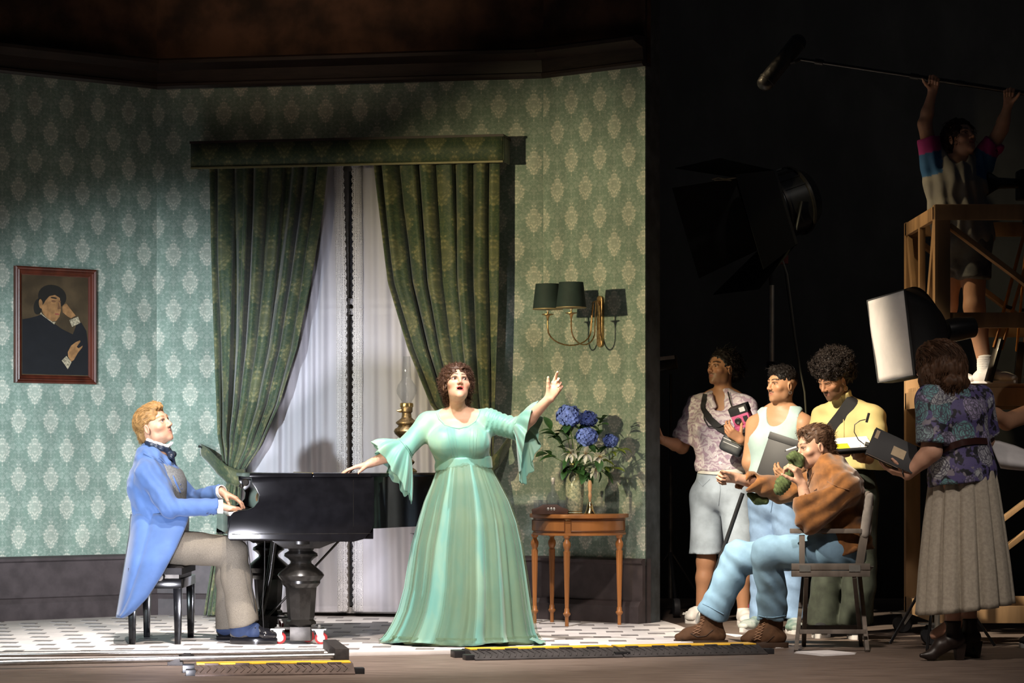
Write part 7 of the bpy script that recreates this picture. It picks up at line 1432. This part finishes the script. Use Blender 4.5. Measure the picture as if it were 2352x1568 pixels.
MB().lathe([(.03, 0), (.035, .12), (.045, .14), (.085, .20), (.09, .205), (.082, .205), (.04, .15), (.02, .10)], cb + V((-.10, 0, .01)), 24, (-1, -.1, 0)).build('lens_hood', lamp_m, ft)
# ------------------------------------------------------------------ boom pole
bp_ = thing('boom_microphone', 'long black boom pole carrying a cylindrical microphone windshield', 'microphone', at(2150, 190, 15.72))
P0, P1 = at(1838, 136, 15.95), at(2420, 224, 15.60); MB().tube([P0, P0 + (P1 - P0) * .45], .011, 12).build('thin_section', lamp_m, bp_); MB().tube([P0 + (P1 - P0) * .44, P1], .0155, 12).build('thick_section', lamp_m, bp_)
for k in (.06, .44, .62): c_ = P0 + (P1 - P0) * k; MB().tube([c_, c_ + (P1 - P0).normalized() * .05], .019, 12).build('locking_collar', blackp, bp_)
a_, b_ = at(1832, 98, 16.0), at(1758, 190, 15.98); f = Field(); f.limb(a_, b_, .052, .050, .01); f.warp(folds((80, 80, 80)), .002); sdf_obj('windshield', f, mat('black_mesh_windshield', (.012, .012, .013), .45, coat=.2), bp_, .007); d_ = (a_ - b_).normalized()
for c_ in (a_ - d_ * .0, b_ + d_ * .02): MB().lathe([(.049, -.008), (.055, -.006), (.055, .006), (.049, .008)], c_, 26, d_).build('end_ring', blackp, bp_)
MB().tube([P0, P0 + V((-.03, 0, -.015)), (a_ * .45 + b_ * .55) + V((.05, 0, .01))], .012, 8).build('swivel_mount', blackp, bp_)
# ---------- boom operator on the tower
m6 = thing('person', 'person in a tie-dye T-shirt and denim shorts holding the boom pole overhead', 'person', (at(2225, 870, 15.8).x, 15.8, ZD)); D0 = 15.8; X = V((1, 0, 0)); sd = [X] * 4
hip, wst, cst, nck = at(2212, 545, D0), at(2203, 490, D0), at(2196, 420, D0), at(2198, 368, D0); shR, elR, wrR = at(2144, 378, D0), at(2124, 285, 15.80), at(2142, 210, 15.79); shL, elL, wrL = at(2256, 376, D0), at(2300, 296, 15.74), at(2316, 240, 15.69)
hpR, knR, anR = at(2190, 560, D0), at(2175, 700, 15.85), at(2170, 822, 15.9); hpL, knL, anL = at(2236, 560, D0), at(2238, 705, 15.75), at(2262, 838, 15.72)
Hd = Head(at(2206, 318, 15.78), (.52, -.75, .28), (-.16, .25, .95), .97, fem=True, eye=.0035)
co_ = core((hip, wst, cst, nck), (.165, .13, .155, .12), (.115, .095, .11, .07), sd, (shR, shL), ((hpR, knR, anR), (hpL, knL, anL)), (.045, .05, .045)); f = Field(); f.ops = list(co_.ops); f.lo, f.hi = co_.lo, co_.hi; arm(f, shR, elR, wrR, (.05, .043, .038, .026)); arm(f, shL, elL, wrL, (.05, .043, .038, .026)); Hd.into(f, nck, .048)
bd_ = (P1 - P0).normalized()
hand(f, wrR, (.12, -.25, .95), (-.1, -.8, -.3), bd_ * -1, (78, 75, 45), 1, .93, (.4, .5, .6), 30); hand(f, wrL, (.05, -.25, .95), (0, -.8, -.3), bd_, (72, 72, 45), 2, .93, (.5, .5, .5), 30)
skin = (.50, .29, .19); sdf_obj('body', f, SKIN(), m6, .011, [(Hd.c - Z1 * .01, (.14, .15, .15), .0032), (wrR + V((.0, -.02, .07)), (.08, .09, .09), .0032), (wrL + V((.0, -.02, .07)), (.08, .09, .09), .0032)], lambda v: Hd.paint(v, skin, (.38, .15, .12), (.05, .03, .02))); Hd.eyes(m6)
hair_cap(Hd, m6, (.035, .018, .012), [('+', (0, -.02, .042), (.088, .11, .088)), ('+', (-.06, -.06, -.05), (.05, .06, .09)), ('+', (.05, -.07, -.05), (.05, .05, .08)), ('-', (0, .11, -.02), (.08, .075, .095))], 700, .06, 7, .002, lambda p: np.stack([p[:, 0] * 3, -.5 + 0 * p[:, 0], -.8 + 0 * p[:, 0]], 1), (.012, (50, 50, 50)), curl=.006, wob=.2, seed=17)
def tie(v):
    out = np.tile(np.array([.24, .24, .22]), (len(v), 1))
    for a, b in ((shR, elR), (shL, elL)):
        k = ((v - na(a)) @ na((b - a).normalized())) / .16; r = np.linalg.norm(v - na(a) - np.clip(k, -.5, 2)[:, None] * .16 * na((b - a).normalized()), axis=1) < .13
        sl = r & (k > -.42) & (np.abs(v[:, 0] - nck.x) > .10); out[sl] = (.03, .12, .28); out[sl & (k > .45)] = (.35, .03, .18)
    return out
f = Field(); tor(f, (hip + Z1 * .02, wst, cst, nck - Z1 * .02), (.175, .165, .165, .12), (.12, .115, .12, .08), sd, e=.012); f.under(co_, .008, hip.z - .03, nck.z); sleeve(f, shR, elR, elR, (.070, .066), .35, .04, True); sleeve(f, shL, elL, elL, (.070, .066), .35, .04, True); f.ell(nck + V((0, -.05, .03)), (.07, .08, .06), None, .008, 1); f.cut(at(2205, 575, D0), (0, 0, -1), .3); f.warp(ridge((1, 0, .2), .07, 1), .006).warp(folds((12, 12, 5)), .008); sdf_obj('t_shirt', f, mat('dyed_jersey', (1, 1, 1), .85, attr=True, var=.1), m6, .009, (), tie)
f = Field(); tor(f, (hip, wst - Z1 * .05), (.182, .16), (.13, .115), sd[:2]); f.under(co_, .010, at(0, 640, D0).z, wst.z - .06); pantleg(f, hpR, knR, anR, (.105, .10, .1, .1), at(2180, 640, D0), (0, 0, -1), .10); pantleg(f, hpL, knL, anL, (.105, .10, .1, .1), at(2237, 640, D0), (0, 0, -1), .10); f.warp(folds((11, 11, 6), 3), .007); sdf_obj('denim_shorts', f, mat('dark_faded_denim', (.045, .055, .085), .85, var=.5, vs=6, col2=(.16, .17, .16)), m6, .010)
for an_ in (anR, anL): sk_o = Field(); sk_o.limb(an_ + Z1 * .06, an_ - Z1 * .06, .048, .046, .01); sk_o.cut(an_ + Z1 * .06, (0, 0, 1), .1); sk_o.warp(ridge((0, 0, 1), .014, .2), .002); sdf_obj('sock', sk_o, white_cloth, m6, .006); so2, hl, e_, sd_ = sneaker(m6, V((an_.x, an_.y, ZD + .1)), V((an_.x + .17, an_.y - .15, ZD)), wsh, ZD)
# ---------- person at the right edge unrolling a chart
m7 = thing('person', 'bare armed person at the edge of the picture holding a large white sheet', 'person', (at(2430, 1490, 15.0).x, 15.0, 0)); D0 = 15.0; sx_ = V((.5, .86, 0)); sd = [sx_] * 4
hip, wst, cst, nck = at(2440, 1130, D0), at(2440, 1060, D0), at(2432, 970, D0), at(2412, 910, D0); shR, elR, wrR = at(2400, 935, 15.15), at(2312, 968, 14.95), at(2236, 925, 14.75); shL, elL, wrL = at(2420, 950, 14.85), at(2440, 1060, 14.75), at(2372, 1050, 14.70)
hpR, knR, anR = at(2415, 1140, 15.1), at(2415, 1290, 15.1), at(2415, 1430, 15.1); hpL, knL, anL = at(2465, 1140, 14.9), at(2465, 1290, 14.9), at(2465, 1430, 14.9); Hd = Head(at(2392, 845, 14.95), (-.86, .3, -.25), (-.2, 0, 1), 1.0, fem=True)
co_ = core((hip, wst, cst, nck), TW, TD, sd, (shR, shL), ((hpR, knR, anR), (hpL, knL, anL))); f = Field(); f.ops = list(co_.ops); f.lo, f.hi = co_.lo, co_.hi; arm(f, shR, elR, wrR, (.055, .05, .042, .03)); arm(f, shL, elL, wrL, (.055, .05, .042, .03)); Hd.into(f, nck, .05); hand(f, wrR, (-.9, 0, -.2), (0, 0, -1), (0, -1, .3), (20, 30, 20), 3, .95); hand(f, wrL, (-.95, -.1, .02), (0, .3, -1), (0, -1, .4), (20, 30, 20), 4, .95)
skin = (.46, .25, .155); sdf_obj('body', f, SKIN(), m7, .011, [(wrL + V((-.08, 0, 0)), (.11, .08, .07), .0035)], lambda v: Hd.paint(v, skin)); Hd.eyes(m7)
hair_cap(Hd, m7, (.03, .018, .012), CAP + [('+', (0, -.08, -.06), (.08, .06, .09))], 400, .08, 6, .002, lambda p: np.stack([p[:, 0], -.5 + 0 * p[:, 0], -.8 + 0 * p[:, 0]], 1), seed=19)
f = Field(); tor(f, (hip - Z1 * .05, wst, cst, nck - Z1 * .03), TW, TD, sd, e=.015); f.under(co_, .010, hip.z - .05, nck.z - .02); f.warp(folds((10, 10, 6)), .008); sdf_obj('dark_vest', f, mat('charcoal_jersey', (.02, .02, .022), .8), m7, .011)
f = Field(); tor(f, (hip, wst), (.175, .16), (.13, .12), sd[:2]); f.under(co_, .008, .3, wst.z - .03); pantleg(f, hpR, knR, anR, (.105, .09, .09, .095), anR, (0, 0, -1), .095); pantleg(f, hpL, knL, anL, (.105, .09, .09, .095), anL, (0, 0, -1), .095); sdf_obj('trousers', f, mat('black_twill', (.012, .012, .013), .8), m7, .011)
for an_ in (anR, anL): sneaker(m7, an_, V((an_.x - .2, an_.y - .05, 0)), bsn)
ws = thing('paper_chart', 'large curling white sheet held at the right edge of the picture', 'paper', at(2330, 1050, 14.6)); ctl = [(2272, 1010), (2295, 1012), (2330, 1022), (2380, 1042), (2420, 1062)]
def sheet(s_, t_):
    k = s_ * 4; i = min(int(k), 3); f_ = k - i; u = ctl[i][0] * (1 - f_) + ctl[i + 1][0] * f_; v = ctl[i][1] * (1 - f_) + ctl[i + 1][1] * f_; lo_v = 1075 + 10 * s_; v2 = v + (lo_v - v) * t_; return at(u + 26 * t_ * (1 - s_), v2, 14.72 - .30 * math.sin(t_ * math.pi / 2) + .10 * t_ ** 3)
uvgrid('sheet', sheet, 20, 14, pap, ws, thick=.0012)
